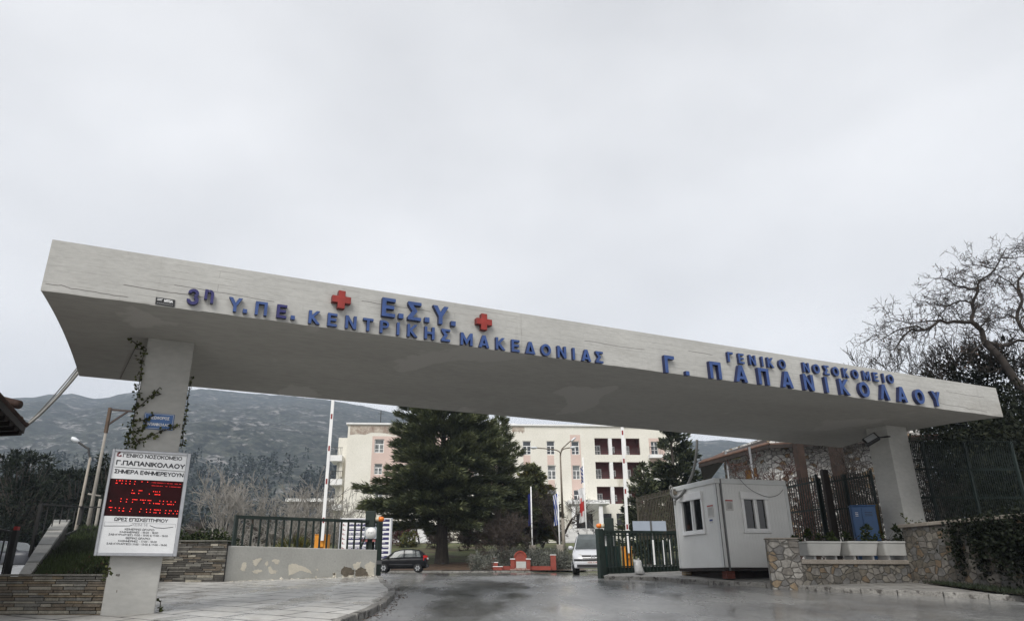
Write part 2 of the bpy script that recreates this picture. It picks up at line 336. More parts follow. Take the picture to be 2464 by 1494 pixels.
gy = sorted(set([-80, -40, -20] + list(range(0, 60, 2)) + [57, 58] + list(range(60, 140, 4)) + [150, 180, 220, 280, 360, 460, 600, 800, 1100, 1500, 2000]))
gx = sorted(set(list(range(-60, 61, 4)) + [-1500, -1100, -800, -550, -380, -260, -180, -130, -90, 90, 130, 180, 260, 380, 550, 800, 1100, 1500]))
mb = MB(); mb.grid(lambda i, j: (gx[i], gy[j], gz(gy[j]) + (nrs.uniform(-.05, .05) if gy[j] > 59 else 0)), len(gx), len(gy))
mb.build('ground', soil, kind='structure')

def strip(name, rows, off, nu, m, kind='structure', **k):
    b = MB(); b.grid(lambda i, j: (rows[j][1] + (rows[j][2] - rows[j][1]) * i / (nu - 1), rows[j][0], gz(rows[j][0]) + off), nu, len(rows), sm=False)
    return b.build(name, m, kind=kind, **k)
strip('road', [(y, -70, 80) for y in [-60, -20, 0, 4, 8, 12, 14, 16, 18, 20, 22, 24, 26, 28, 30, 32, 34, 38, 42, 46, 50, 54, 56.3]], .006, 40, asphalt)

# left pavement of pale flags
kp = [ongr(*q, .12) for q in ((800, 1500), (850, 1482), (900, 1463), (932, 1443), (952, 1424))]
LK = [(-4.9, 6.0), (-4.2, 9.0), (-3.2, 11.2)] + [(p.x, p.y) for p in kp if p.y > 11.5]
LK += [(-2.35, LK[-1][1] + 1.6), (-2.75, LK[-1][1] + 3.2), (-3.45, 25.9)]
ky = [p[1] for p in LK]; kx = [p[0] for p in LK]
tiles = mat('wet_paving_flags', (.36, .35, .33), .45, scale=.7, col2=(.54, .53, .50), fine=.12, bump=.15, bscale=30)
_wet(tiles, .42, .6, .16, .6, .6)
def _joints(t):
    c = t.nodes.new('ShaderNodeTexCoord'); mpn = t.nodes.new('ShaderNodeMapping'); mpn.inputs['Rotation'].default_value = (0, 0, R(28))
    nn = t.nodes.new('ShaderNodeTexNoise'); nn.inputs['Scale'].default_value = 1.6; sv = t.nodes.new('ShaderNodeVectorMath'); sv.operation = 'SCALE'; sv.inputs['Scale'].default_value = .10; av = t.nodes.new('ShaderNodeVectorMath'); av.operation = 'ADD'
    t.links.new(c.outputs['Object'], nn.inputs[0]); t.links.new(nn.outputs['Color'], sv.inputs[0]); t.links.new(c.outputs['Object'], av.inputs[0]); t.links.new(sv.outputs[0], av.inputs[1]); t.links.new(av.outputs[0], mpn.inputs[0])
    b = t.nodes.new('ShaderNodeTexBrick'); b.inputs['Scale'].default_value = 1; b.inputs['Mortar Size'].default_value = .03; b.inputs['Brick Width'].default_value = 1.15; b.inputs['Row Height'].default_value = .75
    b.inputs['Mortar Smooth'].default_value = .3; b.offset = .35
    t.links.new(mpn.outputs[0], b.inputs[0]); return b.outputs['Fac']
mixin(tiles, noise_mask(1.1, .55, .72), (.28, .26, .23))
mixin(tiles, _joints, (.035, .032, .03))
rows = []
for y in [6, 8, 10, 11, 12, 13, 14, 15, 16, 17, 18, 19, 20, 21, 22, 23, 24, 25, 25.9]:
    rows.append((y, -10.4 if y < 22.4 else -10.4 + (y - 22.4) * 1.35, float(np.interp(y, ky, kx)) - .14))
strip('pavement', rows, .12, 30, tiles)
kerbm = mat('kerb_concrete', (.13, .125, .115), .8, scale=2.5, col2=(.30, .29, .27), bump=.7, bscale=18, fine=.3)
mixin(kerbm, noise_mask(5, .52, .62), (.055, .05, .045))
def kerb(name, P, w=.17, h=.13, side=-1, **k):
    """stone by stone along plan polyline P; side: which way the walk lies"""
    b = MB(); rr = random.Random(3); d = 0
    S = [0]
    for i in range(1, len(P)): S.append(S[-1] + math.dist(P[i], P[i - 1]))
    def pt(s): return Vector((float(np.interp(s, S, [p[0] for p in P])), float(np.interp(s, S, [p[1] for p in P])), 0))
    s0 = 0
    while s0 < S[-1] - .1:
        ln = min(rr.uniform(.75, 1.0), S[-1] - s0); a, c = pt(s0 + .008), pt(s0 + ln - .008); t = (c - a).normalized(); n = Vector((-t.y, t.x, 0)) * side
        hh = h + rr.uniform(-.012, .012); j = n * rr.uniform(-.015, .015)
        q = [a + j, c + j, c + j + n * w, a + j + n * w]
        if side < 0: q = [q[1], q[0], q[3], q[2]]
        bb = [Vector((p.x, p.y, gz(p.y) - .06)) for p in q]; tt = [Vector((p.x, p.y, gz(p.y) + hh)) for p in q]
        b.hexa(bb + tt); s0 += ln
    return b.build(name, kerbm, bevel=.022, seg=2, kind='structure', **k)
kerb('pavement_kerb', LK, side=1)
RK = [ongr(*q) for q in ((2464, 1447), (2223, 1434), (2013, 1425), (1858, 1414), (1768, 1409), (1650, 1403))]
RK = [(30, 4.0), (20.5, 11.0)] + [(p.x, p.y) for p in RK] + [(6.0, 25.2), (4.1, 25.9)]
kerb('footway_kerb', RK, side=-1)
foot = mat('footway_concrete', (.17, .165, .155), .6, scale=1.2, col2=(.30, .29, .275), fine=.2, bump=.3, bscale=25)
def _fj(t):
    c = t.nodes.new('ShaderNodeTexCoord'); b = t.nodes.new('ShaderNodeTexBrick'); b.inputs['Scale'].default_value = 1; b.inputs['Mortar Size'].default_value = .02; b.inputs['Brick Width'].default_value = 1.1; b.inputs['Row Height'].default_value = .9
    t.links.new(c.outputs['Object'], b.inputs[0]); return b.outputs['Fac']
mixin(foot, _fj, (.05, .045, .04))
b = MB(); n = len(RK)
for i in range(n - 1):
    p, q = RK[i], RK[i + 1]; o = .1
    f = lambda P, d: (P[0] + .36 * d, P[1] + .93 * d, gz(P[1]) + .12 + (.06 * d if d > .5 else 0))
    for d0, d1 in ((.12, 1.5), (1.5, 4), (4, 8)):
        b.face([f(p, d0), f(p, d1), f(q, d1), f(q, d0)])
b.build('footway', foot, kind='structure')
# far kerb in front of the lawn and the leaf-strewn bed
kerb('lawn_kerb', [(-40, 56.4), (-1.0, 56.4), (3.5, 56.7), (7.5, 58.2), (40, 60)], w=.2, h=.12, side=1)
b = MB(); b.grid(lambda i, j: (-12 + i * 1.0, 56.7 + j * 1.0, gz(56.7 + j) + .03 + .12 * max(0, 1 - j / 3)), 21, 9); b.build('leaf_litter_bed', litter, kind='structure')
# road behind lawn along the hospital and its small path
strip('hospital_drive', [(86, -60, 60), (88, -60, 60), (91, -60, 60)], .03, 2, asphalt)

# mountain
def ridge(x):   # ridge line measured in the photograph, elevation at 1500 m
    px = [-900, 0, 24, 44, 78, 97, 120, 150, 170, 192, 228, 254, 291, 340, 470, 560, 680, 780, 860, 940, 1050, 1200, 1400, 1550, 1650, 1740, 1900, 2300, 3400]
    py = [1000, 959, 955, 958, 951, 947, 950, 947, 951, 958, 960, 951, 944, 941, 938, 945, 952, 962, 975, 992, 1015, 1040, 1060, 1062, 1062, 1058, 1075, 1110, 1150]
    return float(np.interp(x, px, py))
mtn = mat('mountain_scrub', (.024, .031, .026), .95, scale=.012, col2=(.055, .060, .046), detail=12, fine=.5)
mixin(mtn, noise_mask(.07, .50, .60, (1, 1, 1.6), 6, rough=.6), (.009, .015, .011))
mixin(mtn, noise_mask(.03, .56, .61, (1, 1, 1.6), 8, rough=.72), (.20, .192, .185))
mixin(mtn, noise_mask(.075, .60, .65, (1, 1, 1.3), 5, rough=.6), (.17, .165, .16))
mixin(mtn, noise_mask(.12, .50, .56, (1, 1, 1.2), 4, rough=.6), (.008, .012, .010))
hx = np.linspace(-1900, 1900, 230); ty = np.linspace(0, 1, 90)
from mathutils import noise as mno
def mpt(i, j):
    x0 = hx[i]; t = ty[j]; Y = 330 + 1170 * t
    px = PPX + FPX * x0 / 1500 * 1.0 / _ct * .94
    top = at(px, ridge(px), 1500).z
    prof = t ** .95
    x = x0 * (.32 + .68 * t)
    a = mno.fractal(Vector((x / 170, Y / 230, 0)), .8, 2.1, 7) * 20 + mno.fractal(Vector((x / 40, Y / 40, 3)), .9, 2.1, 4) * 6
    z = 5 + (top - 5) * prof + a * min(1, t * 4) * (1 - t) ** .5 * 1.0 + mno.noise(Vector((x / 14, 0, 7))) * 2.5 * t
    return (x, Y, z)
mb = MB(); mb.grid(mpt, len(hx), len(ty))
mb.build('mountain', mtn, kind='structure')
# ================================================================ the concrete entrance gateway
GA, GU, GV = Vector((-7.33, 10.9, 0)), Vector((.9163, .4003, 0)), Vector((-.4003, .9163, 0))
GROT = math.atan2(GU.y, GU.x)
def bp(a, p, z): return GA + GU * a + GV * p + Vector((0, 0, z))
def onperp(x, y, p):
    P = onplane(x, y, GA + GV * p, GV); d = P - GA; return d.dot(GU), P.z
conc = mat('painted_concrete', (.37, .365, .345), .85, scale=.8, col2=(.46, .455, .43), fine=.06, bump=.25, bscale=14, stretch=(.6, .6, 1.2))
def _boards(t):
    c = t.nodes.new('ShaderNodeTexCoord'); mpn = t.nodes.new('ShaderNodeMapping'); mpn.inputs['Scale'].default_value = (.12, .3, 6.5)
    t.links.new(c.outputs['Object'], mpn.inputs[0])
    n = t.nodes.new('ShaderNodeTexNoise'); n.inputs['Scale'].default_value = 2.2; n.inputs['Detail'].default_value = 5; t.links.new(mpn.outputs[0], n.inputs[0])
    r = t.nodes.new('ShaderNodeValToRGB'); e = r.color_ramp.elements; e[0].position = .492; e[0].color = (0, 0, 0, 1); e[1].position = .5; e[1].color = (.4, .4, .4, 1); x = e.new(.508); x.color = (0, 0, 0, 1)
    t.links.new(n.outputs[0], r.inputs[0]); return r.outputs[0]
conc2 = conc.copy(); conc2.name = 'column_concrete'
def _form(t):       # faint prints of the shutter boards
    c = t.nodes.new('ShaderNodeTexCoord'); mpn = t.nodes.new('ShaderNodeMapping'); mpn.inputs['Rotation'].default_value = (math.pi / 2, 0, 0); mpn.inputs['Location'].default_value = (.37, .02, .11)
    t.links.new(c.outputs['Object'], mpn.inputs[0]); b = t.nodes.new('ShaderNodeTexBrick'); b.inputs['Scale'].default_value = 1; b.inputs['Brick Width'].default_value = 3.1; b.inputs['Row Height'].default_value = .135; b.inputs['Mortar Size'].default_value = .005; b.inputs['Mortar Smooth'].default_value = .6
    t.links.new(mpn.outputs[0], b.inputs[0]); n = noise_mask(1.3, .42, .62)(t); m = t.nodes.new('ShaderNodeMath'); m.operation = 'MULTIPLY'; t.links.new(b.outputs['Fac'], m.inputs[0]); t.links.new(n, m.inputs[1]); return m.outputs[0]
mixin(conc, _form, (.22, .212, .195))
mixin(conc, _boards, (.17, .16, .145))
mixin(conc, noise_mask(9, .665, .70, (1, 1, 1.4), 8, rough=.75), (.12, .11, .10))
mixin(conc, noise_mask(.9, .56, .75, (.25, 1, .8), 6), (.27, .255, .225))
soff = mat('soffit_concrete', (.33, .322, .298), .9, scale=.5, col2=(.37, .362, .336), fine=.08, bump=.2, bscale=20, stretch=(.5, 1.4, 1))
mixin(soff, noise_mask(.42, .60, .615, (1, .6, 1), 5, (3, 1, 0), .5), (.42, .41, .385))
mixin(conc, noise_mask(2.2, .60, .95, (2.2, 1, .12), 6), (.25, .24, .22))
t, b_ = nodes_of(conc)
gw = thing('entrance_gateway', 'long pale concrete entrance canopy with raised blue Greek lettering on two square columns', 'gateway', bp(0, 0, 1.0), GROT)
GM = Matrix.Translation(GA) @ Matrix.Rotation(GROT, 4, 'Z')
LEN, DEP = 24.94, 5.82
mb = MB(GM); nx, ny = 60, 12
jr = random.Random(5)
def so(i, j):
    p = DEP * j / ny; e = 0.0 if j in (0, ny) else .12 * (1 - (p / (DEP / 2) - 1) ** 2)
    return (LEN * i / nx + (.12 * p / DEP if i == 0 else 0), p, 6.0 + e + (jr.uniform(-.008, .004) if j == 0 else 0))
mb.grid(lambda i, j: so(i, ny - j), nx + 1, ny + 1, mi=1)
def topz(i): return 6.932 - .05 * i / nx
for i in range(nx):
    jr_ = jr.uniform(-.004, .004)
    a, c = so(i, 0), so(i + 1, 0)
    mb.face([a, c, (c[0], 0, topz(i + 1)), (a[0], 0, topz(i))])
    a, c = so(i, ny), so(i + 1, ny)
    mb.face([c, a, (a[0], DEP, topz(i)), (c[0], DEP, topz(i + 1))])
    mb.face([(LEN * i / nx, 0, topz(i)), (LEN * (i + 1) / nx, 0, topz(i + 1)), (LEN * (i + 1) / nx, DEP, topz(i + 1)), (LEN * i / nx, DEP, topz(i))])
for i, e in ((0, 1), (nx, 0)):
    P = [so(i, j) for j in range(ny + 1)] + [(so(i, ny)[0], DEP, topz(i)), (so(i, 0)[0], 0, topz(i))]
    mb.face(P if e else P[::-1])
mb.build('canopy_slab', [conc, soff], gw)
for x0, x1, y0, y1, z0 in ((1.61, 2.5, 2.42, 3.2, .3), (23.34, 24.28, 2.64, 3.4, .9)):
    m2 = MB(GM); m2.box(x0, x1, y0, y1, z0, 6.13); m2.build('column', conc2, gw, bevel=.02, seg=2)
# thin cracks and rebar scars are in the material; a formwork strip lies on the soffit
ridge_m = mat('soffit_strip', (.10, .09, .08), .9)
m2 = MB(GM); m2.bar((1.0, 5.7, 6.0), (1.35, 3.3, 6.105), .012, .012); m2.bar((1.35, 3.3, 6.105), (2.0, 3.35, 6.11), .012, .012); m2.build('soffit_joint', ridge_m, gw)
blueF = mat('letter_blue', (.030, .068, .21), .6, scale=5, var=.2, fine=.1); blueS = mat('letter_side_navy', (.012, .017, .06), .5, scale=6)
navyF = mat('letter_dark_navy', (.020, .019, .11), .6, scale=5, var=.2)
redF = mat('cross_red', (.26, .024, .017), .6, scale=6, var=.2); redS = mat('cross_side', (.14, .012, .01), .5)

def _arc(cx, cy, ro, ri, a0, a1, n, ex=1.0, rix=None):
    P = []; rix = ri if rix is None else rix
    for k in range(n):
        b0, b1 = R(a0 + (a1 - a0) * k / n), R(a0 + (a1 - a0) * (k + 1) / n)
        q = [(cx + ro * ex * math.cos(b0), cy + ro * math.sin(b0)), (cx + ro * ex * math.cos(b1), cy + ro * math.sin(b1)), (cx + rix * math.cos(b1), cy + ri * math.sin(b1)), (cx + rix * math.cos(b0), cy + ri * math.sin(b0))]
        P.append(q)
    return P
def big_glyph(ch):
    w = .21; r = lambda a, b, c, d: [(a, c), (b, c), (b, d), (a, d)]; mir = lambda P, W: [(W - x, y) for x, y in P][::-1]
    if ch == 'Ι': return [r(0, w, 0, 1)], w
    if ch == 'Γ': return [r(0, w, 0, 1), r(w, .66, .81, 1)], .66
    if ch == 'Ε': return [r(0, w, 0, 1), r(w, .70, .82, 1), r(w, .64, .42, .60), r(w, .70, 0, .18)], .70
    if ch == 'Π': return [r(0, w, 0, 1), r(.61, .82, 0, 1), r(w, .61, .82, 1)], .82
    if ch == 'Η': return [r(0, w, 0, 1), r(.61, .82, 0, 1), r(w, .61, .42, .60)], .82
    if ch == 'Τ': return [r(0, .78, .82, 1), r(.285, .495, 0, .82)], .78
    if ch == 'Ν': return [r(0, w, 0, 1), r(.62, .83, 0, 1), [(w, .66), (.62, 0), (.62, .34), (w, 1)]], .83
    if ch == 'Μ': return [r(0, .2, 0, 1), r(.8, 1.0, 0, 1), [(.2, .58), (.5, .04), (.5, .44), (.2, 1)], [(.5, .04), (.8, .58), (.8, 1), (.5, .44)]], 1.0
    W = .88; leg = [(0, 0), (.23, 0), (W / 2, .68), (W / 2, 1), (W / 2 - .13, 1)]; xi = lambda y: .23 + (W / 2 - .23) * y / .68
    if ch == 'Λ': return [leg, mir(leg, W)], W
    if ch == 'Α': return [leg, mir(leg, W), [(xi(.17), .17), (W - xi(.17), .17), (W - xi(.34), .34), (xi(.34), .34)]], W
    if ch == 'Δ': return [leg, mir(leg, W), [(.23, 0), (W - .23, 0), (W - xi(.17), .17), (xi(.17), .17)]], W
    if ch == 'Υ': a = [(0, 1), (.335, .42), (.44, .42), (.44, .64), (.25, 1)]; return [r(.335, .545, 0, .42), a, mir(a, W)], W
    if ch == 'Κ': return [r(0, w, 0, 1), [(w, .37), (.80, 1), (.54, 1), (w, .63)], [(.225, .385), (.57, 0), (.84, 0), (.365, .535)]], .84
    if ch == 'Σ': return [r(0, .72, .83, 1), r(0, .72, 0, .17), [(.24, .5), (.52, .5), (.27, .83), (0, .83)], [(0, .17), (.27, .17), (.52, .5), (.24, .5)]], .72
    if ch == 'Ρ': return [r(0, w, 0, 1), r(w, .40, .83, 1), r(w, .40, .40, .57)] + _arc(.40, .70, .30, .13, -90, 90, 8), .70
    if ch == 'Ο': return _arc(.46, .5, .5, .29, 0, 360, 24, .92, .25), .92
    if ch == '3': return _arc(.33, .725, .275, .095, -70, 185, 12, 1.1, .12) + _arc(.33, .30, .30, .11, -188, 74, 12, 1.12, .13), .68
    if ch == 'η': return [r(0, .2, .25, 1), r(.44, .64, 0, .68), r(.2, .30, .80, .98)] + _arc(.32, .68, .32, .12, 0, 90, 6), .64
row1 = [('3', 2.34, 6.075, .30), ('η', 2.60, 6.17, .21), ('Υ', 3.06, 6.05, .27), ('.', 3.24, 6.05, 0), ('Π', 3.52, 6.05, .26), ('Ε', 3.89, 6.05, .26), ('.', 4.10, 6.05, 0)]
for ch, x in zip('ΚΕΝΤΡΙΚΗΣ', (4.5, 4.84, 5.2, 5.54, 5.87, 6.15, 6.45, 6.81, 7.16)): row1.append((ch, x, 6.02, .26))
for ch, x in zip('ΜΑΚΕΔΟΝΙΑΣ', (7.62, 8.01, 8.39, 8.74, 9.09, 9.47, 9.86, 10.16, 10.48, 10.82)): row1.append((ch, x, 5.995, .265))
for ch, x in zip('Ε.Σ.Υ.', (5.93, 6.19, 6.47, 6.74, 7.03, 7.31)): row1.append((ch, x, 6.365, .39 if ch != '.' else 1))
for ch, x in zip('ΓΕΝΙΚΟΝΟΣΟΚΟΜΕΙΟ', (14.61, 14.95, 15.31, 15.63, 15.9, 16.29, 17.11, 17.47, 17.83, 18.16, 18.53, 18.88, 19.3, 19.66, 19.96, 20.24)): row1.append((ch, x, 6.46 + (x - 14.6) * .01, .255))
for ch, x in zip('Γ.ΠΑΠΑΝΙΚΟΛΑΟΥ', (12.72, 13.22, 14.07, 14.86, 15.58, 16.35, 17.08, 17.71, 18.35, 19.08, 19.84, 20.53, 21.24, 21.94)): row1.append((ch, x, 5.965 + (x - 12.7) * .0075, .42 if ch != '.' else 1))
for ch, x, z, h in row1:
    m2 = MB(GM); z += .0; dp = .085 if h < .35 else .11
    if h == 0 or (h == 1): s = .075 if h == 0 else .10; m2.prism([(x - s / 2, -dp, z), (x + s / 2, -dp, z), (x + s / 2, -dp, z + s), (x - s / 2, -dp, z + s)], (0, dp - .012, 0), 0, 1)
    else:
        P, W_ = big_glyph(ch); hh = h if ch != 'η' else .25; zz = z if ch != 'η' else z - .02
        for k, q in enumerate(P): e = .0004 * (k % 3); m2.prism([(x + (px - W_ / 2) * hh, -dp - e, zz + pz * hh) for px, pz in q], (0, dp - .012, 0), 0, 1)
    m2.build('letter', [navyF if ch in '3η' or (ch == 'Ε' and abs(x - 3.89) < .01) else blueF, blueS], gw)
def cross(x, z, s):
    a, b = s / 2, s * .19; P = [(x - b, z - a), (x + b, z - a), (x + b, z - b), (x + a, z - b), (x + a, z + b), (x + b, z + b), (x + b, z + a), (x - b, z + a), (x - b, z + b), (x - a, z + b), (x - a, z - b), (x - b, z - b)]
    m2 = MB(GM); m2.prism([(p, -.12, q) for p, q in P], (0, .115, 0), 0, 1); m2.build('red_cross', [redF, redS], gw, bevel=.006)
cross(4.98, 6.575, .37); cross(8.0, 6.55, .36)
crk = mat('crack_dark', (.15, .14, .13), .95)
for P in ([(.05, 6.115), (.28, 6.135), (.42, 6.10), (.8, 6.095), (1.15, 6.075), (1.35, 6.085)], [(1.2, 6.30), (1.9, 6.27), (2.25, 6.285), (2.6, 6.26)], [(2.0, 6.42), (3.1, 6.40), (3.9, 6.375)], [(22.2, 6.16), (22.7, 6.13), (23.2, 6.14), (23.45, 6.105), (23.9, 6.11), (24.3, 6.09)], [(5.4, 6.66), (6.2, 6.64), (7.0, 6.65)], [(10.5, 6.5), (11.4, 6.48), (12.3, 6.49)], [(24.5, 6.03), (24.85, 6.05), (24.93, 6.02)], [(13.4, 6.62), (14.3, 6.6)], [(22.6, 6.55), (23.4, 6.52), (24.5, 6.53)]):
    rr_ = random.Random(len(P) + int(P[0][0] * 10)); Q = []
    for (a, z), (c, y) in zip(P, P[1:]):
        for k in range(5): f = k / 5; Q.append((a + (c - a) * f, -.001, z + (y - z) * f + rr_.uniform(-.008, .008)))
    m2 = MB(GM); w_ = rr_.uniform(.005, .009)
    for q0_, q1_ in zip(Q, Q[1:]): m2.bar(q0_, q1_, w_, .004, (0, 1, 0))
    m2.build('crack', crk, gw)
# pasted sticker
blk = mat('black_print', (.012, .012, .014), .6); wht = mat('white_print', (.72, .72, .72), .6)
st = thing('poster_sticker', 'small black and white sticker pasted on the canopy edge left of the first numeral', 'sticker', bp(1.74, 0, 6.02), GROT)
m2 = MB(GM); m2.hexa([(1.745, -.012, 6.02), (2.06, -.012, 6.008), (2.06, -.004, 6.008), (1.745, -.004, 6.02), (1.738, -.012, 6.15), (2.053, -.012, 6.143), (2.053, -.004, 6.143), (1.738, -.004, 6.15)]); m2.build('backing', blk, st)
m2 = MB(GM); put_text(m2, 'ΜΤGΑ', (1.95, -.0125, 6.075), (1, 0, -.02), (0, 0, 1), h=.055, w=.13, ext=.002, offset=.03)
for k in range(2): m2.box(1.765, 1.85 - .01 * k, -.0155, -.0125, 6.12 - .025 * k, 6.13 - .025 * k)
for k in range(9): m2.bar((1.77 + k * .03, -.0135, 6.035 - k * .001), (1.79 + k * .03, -.0135, 6.055 - k * .001), .008, .003)
m2.build('print', wht, st)

# ---- hospital notice board with LED panel on the left column
sbp = 2.26
sb = thing('notice_board', 'tall white hospital notice board with red LED text panel fixed to the left column', 'notice board', bp(2.04, 2.36, 1.9), GROT)
x0, x1, z0, z1 = 1.345, 2.735, 1.905, 3.82
alu = mat('brushed_aluminium', (.42, .43, .45), .4, metal=.7, scale=8, var=.1); white = mat('sign_white', (.74, .75, .76), .5, scale=3, var=.05)
m2 = MB(GM); m2.box(x0 + .02, x1 - .02, sbp + .02, sbp + .15, z0 + .02, z1 - .02); m2.build('cabinet', alu, sb)
m2 = MB(GM)
for a in ((x0, x0 + .05, z0, z1), (x1 - .07, x1, z0, z1), (x0 + .05, x1 - .07, z0, z0 + .055), (x0 + .05, x1 - .07, z1 - .05, z1)): m2.box(a[0], a[1], sbp - .03, sbp + .05, a[2], a[3])
m2.build('frame', alu, sb, bevel=.008)
def sgn(x, y): return onperp(x, y, sbp)
zb0 = sgn(245, 1240)[1]; zb1 = sgn(262, 1150)[1]
m2 = MB(GM); m2.box(x0 + .05, x1 - .07, sbp, sbp + .018, zb1, z1 - .05); m2.build('face_panel', white, sb); m2 = MB(GM); m2.box(x0 + .05, x1 - .07, sbp, sbp + .018, z0 + .055, zb0); m2.build('face_panel', white, sb)
ledm = mat('led_window', (.022, .002, .003), .5, scale=2, var=.4, spec=.15)
led = MB(GM); led.box(x0 + .05, x1 - .07, sbp + .004, sbp + .018, zb0, zb1); led = led.build('led_display', ledm, sb)
red = emis('led_red', (1.0, .03, .02), 1.35); redd = emis('led_red_dim', (.7, .015, .012), .35)
def S4(x, y): return ((300 + x / 3.5575) / 1.44115, (1530 + y / 3.5575) / 1.44115)
m2 = MB(GM); lr = random.Random(2)
W_ = [(370, 1175, 480, 513, [370, 405, 420, 445, 490, 540, 600, 685, 755]), ]
dots = [(372, 481), (405, 482), (420, 482), (445, 483), (490, 486), (540, 489), (600, 492), (685, 496), (755, 500), (365, 513), (378, 513), (437, 516), (486, 519), (535, 521), (593, 524),
        (567, 601), (650, 605), (666, 606), (683, 606), (560, 635), (580, 637), (592, 637), (645, 640), (775, 647), (827, 617), (850, 619), (870, 620), (902, 620), (845, 653), (858, 654), (872, 654), (893, 656), (903, 656),
        (298, 731), (428, 705), (422, 738), (500, 711), (492, 744), (572, 714), (590, 715), (605, 717), (622, 717), (567, 747), (668, 720), (690, 722), (705, 723), (725, 723), (708, 757), (760, 726), (775, 727), (793, 728), (780, 760), (828, 764), (855, 765), (870, 766), (885, 767), (900, 767), (905, 733), (950, 737), (945, 772), (996, 739), (1000, 774), (1015, 775), (1030, 775), (1045, 777), (1043, 742), (1095, 745), (1072, 777),
        (282, 811), (295, 811), (312, 812), (300, 848), (357, 817), (405, 820), (402, 852), (458, 822), (445, 855), (458, 856), (550, 830), (535, 860), (672, 832), (655, 866), (740, 836), (740, 870), (790, 839), (785, 872), (838, 842), (855, 843), (872, 844), (890, 845), (910, 845), (833, 877), (855, 878), (905, 880), (980, 850), (972, 883), (1025, 853), (1018, 886), (1045, 854), (1070, 888), (1095, 857), (1125, 858), (1115, 891)]
for x, y in dots:
    a, z = sgn(*S4(x, y)); m2.box(a - .0068, a + .0068, sbp - .001, sbp + .0035, z - .0065, z + .0065)
for k in range(46):
    for q in (0, 1):
        if lr.random() < .75:
            a, z = sgn(*S4(800 + k * 8.1, (505 if q == 0 else 543) + k * .5)); m2.box(a - .005, a + .005, sbp - .001, sbp + .0035, z - .005, z + .005, 1)
m2.build('led_dots', [red, redd], led)
ink = mat('sign_ink', (.012, .012, .018), .6)
m2 = MB(GM)
def line(body, xl, yl, xr, yr, h, off=.012):    # text from pixel to pixel at base line (zoom S4)
    a0, za = sgn(*S4(xl, yl)); a1, zb = sgn(*S4(xr, yr))
    put_text(m2, body, ((a0 + a1) / 2, sbp - .001, (za + zb) / 2), (1, 0, (zb - za) / (a1 - a0)), (0, 0, 1), h=h, w=a1 - a0, ext=.002, offset=off)
line('ΓΕΝΙΚΟ ΝΟΣΟΚΟΜΕΙΟ', 452, 193, 1172, 237, .073, .012)
line('Γ.ΠΑΠΑΝΙΚΟΛΑΟΥ', 368, 288, 1203, 343, .092, .03)
line('ΣΗΜΕΡΑ ΕΦΗΜΕΡΕΥΟΥΝ', 345, 390, 1188, 443, .078, .02)
line('ΩΡΕΣ ΕΠΙΣΚΕΠΤΗΡΙΟΥ', 342, 978, 998, 1002, .064, .012)
line('ΧΕΙΜΕΡΙΝΟ ΩΡΑΡΙΟ:', 468, 1092, 838, 1104, .036, .0)
line('ΚΑΘΗΜΕΡΙΝΕΣ  : 16:00 - 18:00', 410, 1125, 880, 1140, .034, .0)
line('ΣΑΒ-ΚΥΡ(ΑΡΓΙΕΣ): 11:00 - 13:00 & 17:00 - 19:00', 272, 1155, 1000, 1178, .034, .0)
line('ΘΕΡΙΝΟ ΩΡΑΡΙΟ:', 483, 1202, 785, 1212, .036, .0)
line('ΚΑΘΗΜΕΡΙΝΕΣ  : 17:00 - 19:00', 390, 1236, 862, 1250, .034, .0)
line('ΣΑΒ-ΚΥΡ(ΑΡΓΙΕΣ): 11:00 - 13:00 & 17:00 - 19:00', 247, 1268, 988, 1290, .034, .0)
def rule(xl, yl, xr, yr, w=.008):
    a0, za = sgn(*S4(xl, yl)); a1, zb = sgn(*S4(xr, yr)); m2.bar((a0, sbp - .002, za), (a1, sbp - .002, zb), w, .003, up=(0, 1, 0))
rule(345, 312, 1225, 374, .008)
for q in ((215, 1040, 530, 1040), (530, 1040, 560, 1030), (780, 1035, 850, 1062), (850, 1062, 950, 1070), (950, 1070, 1070, 1055)): rule(*q, .009)
m2.build('lettering', ink, sb)
logo = mat('logo_maroon', (.15, .012, .02), .6); m2 = MB(GM)
for q in ((380, 160, 412, 135), (380, 165, 388, 180), (395, 185, 405, 178), (412, 185, 432, 170), (405, 135, 420, 140)):
    a0, za = sgn(*S4(q[0], q[1])); a1, zb = sgn(*S4(q[2], q[3])); m2.bar((a0, sbp - .002, za), (a1, sbp - .002, zb), .03, .003, up=(0, 1, 0))
m2.build('emblem', logo, sb)
grey = mat('faded_outline', (.45, .45, .46), .6); m2 = MB(GM)
for q in ((225, 990, 1100, 1020), (1100, 1020, 1095, 1060), (215, 1040, 225, 990)): rule(*q, .005)
put_text(m2, 'ΧΕΙΜ 14', (sgn(*S4(655, 1045))[0], sbp - .001, sgn(*S4(655, 1045))[1]), (1, 0, -.02), (0, 0, 1), h=.055, ext=.002, offset=0)
m2.build('faded_print', grey, sb)

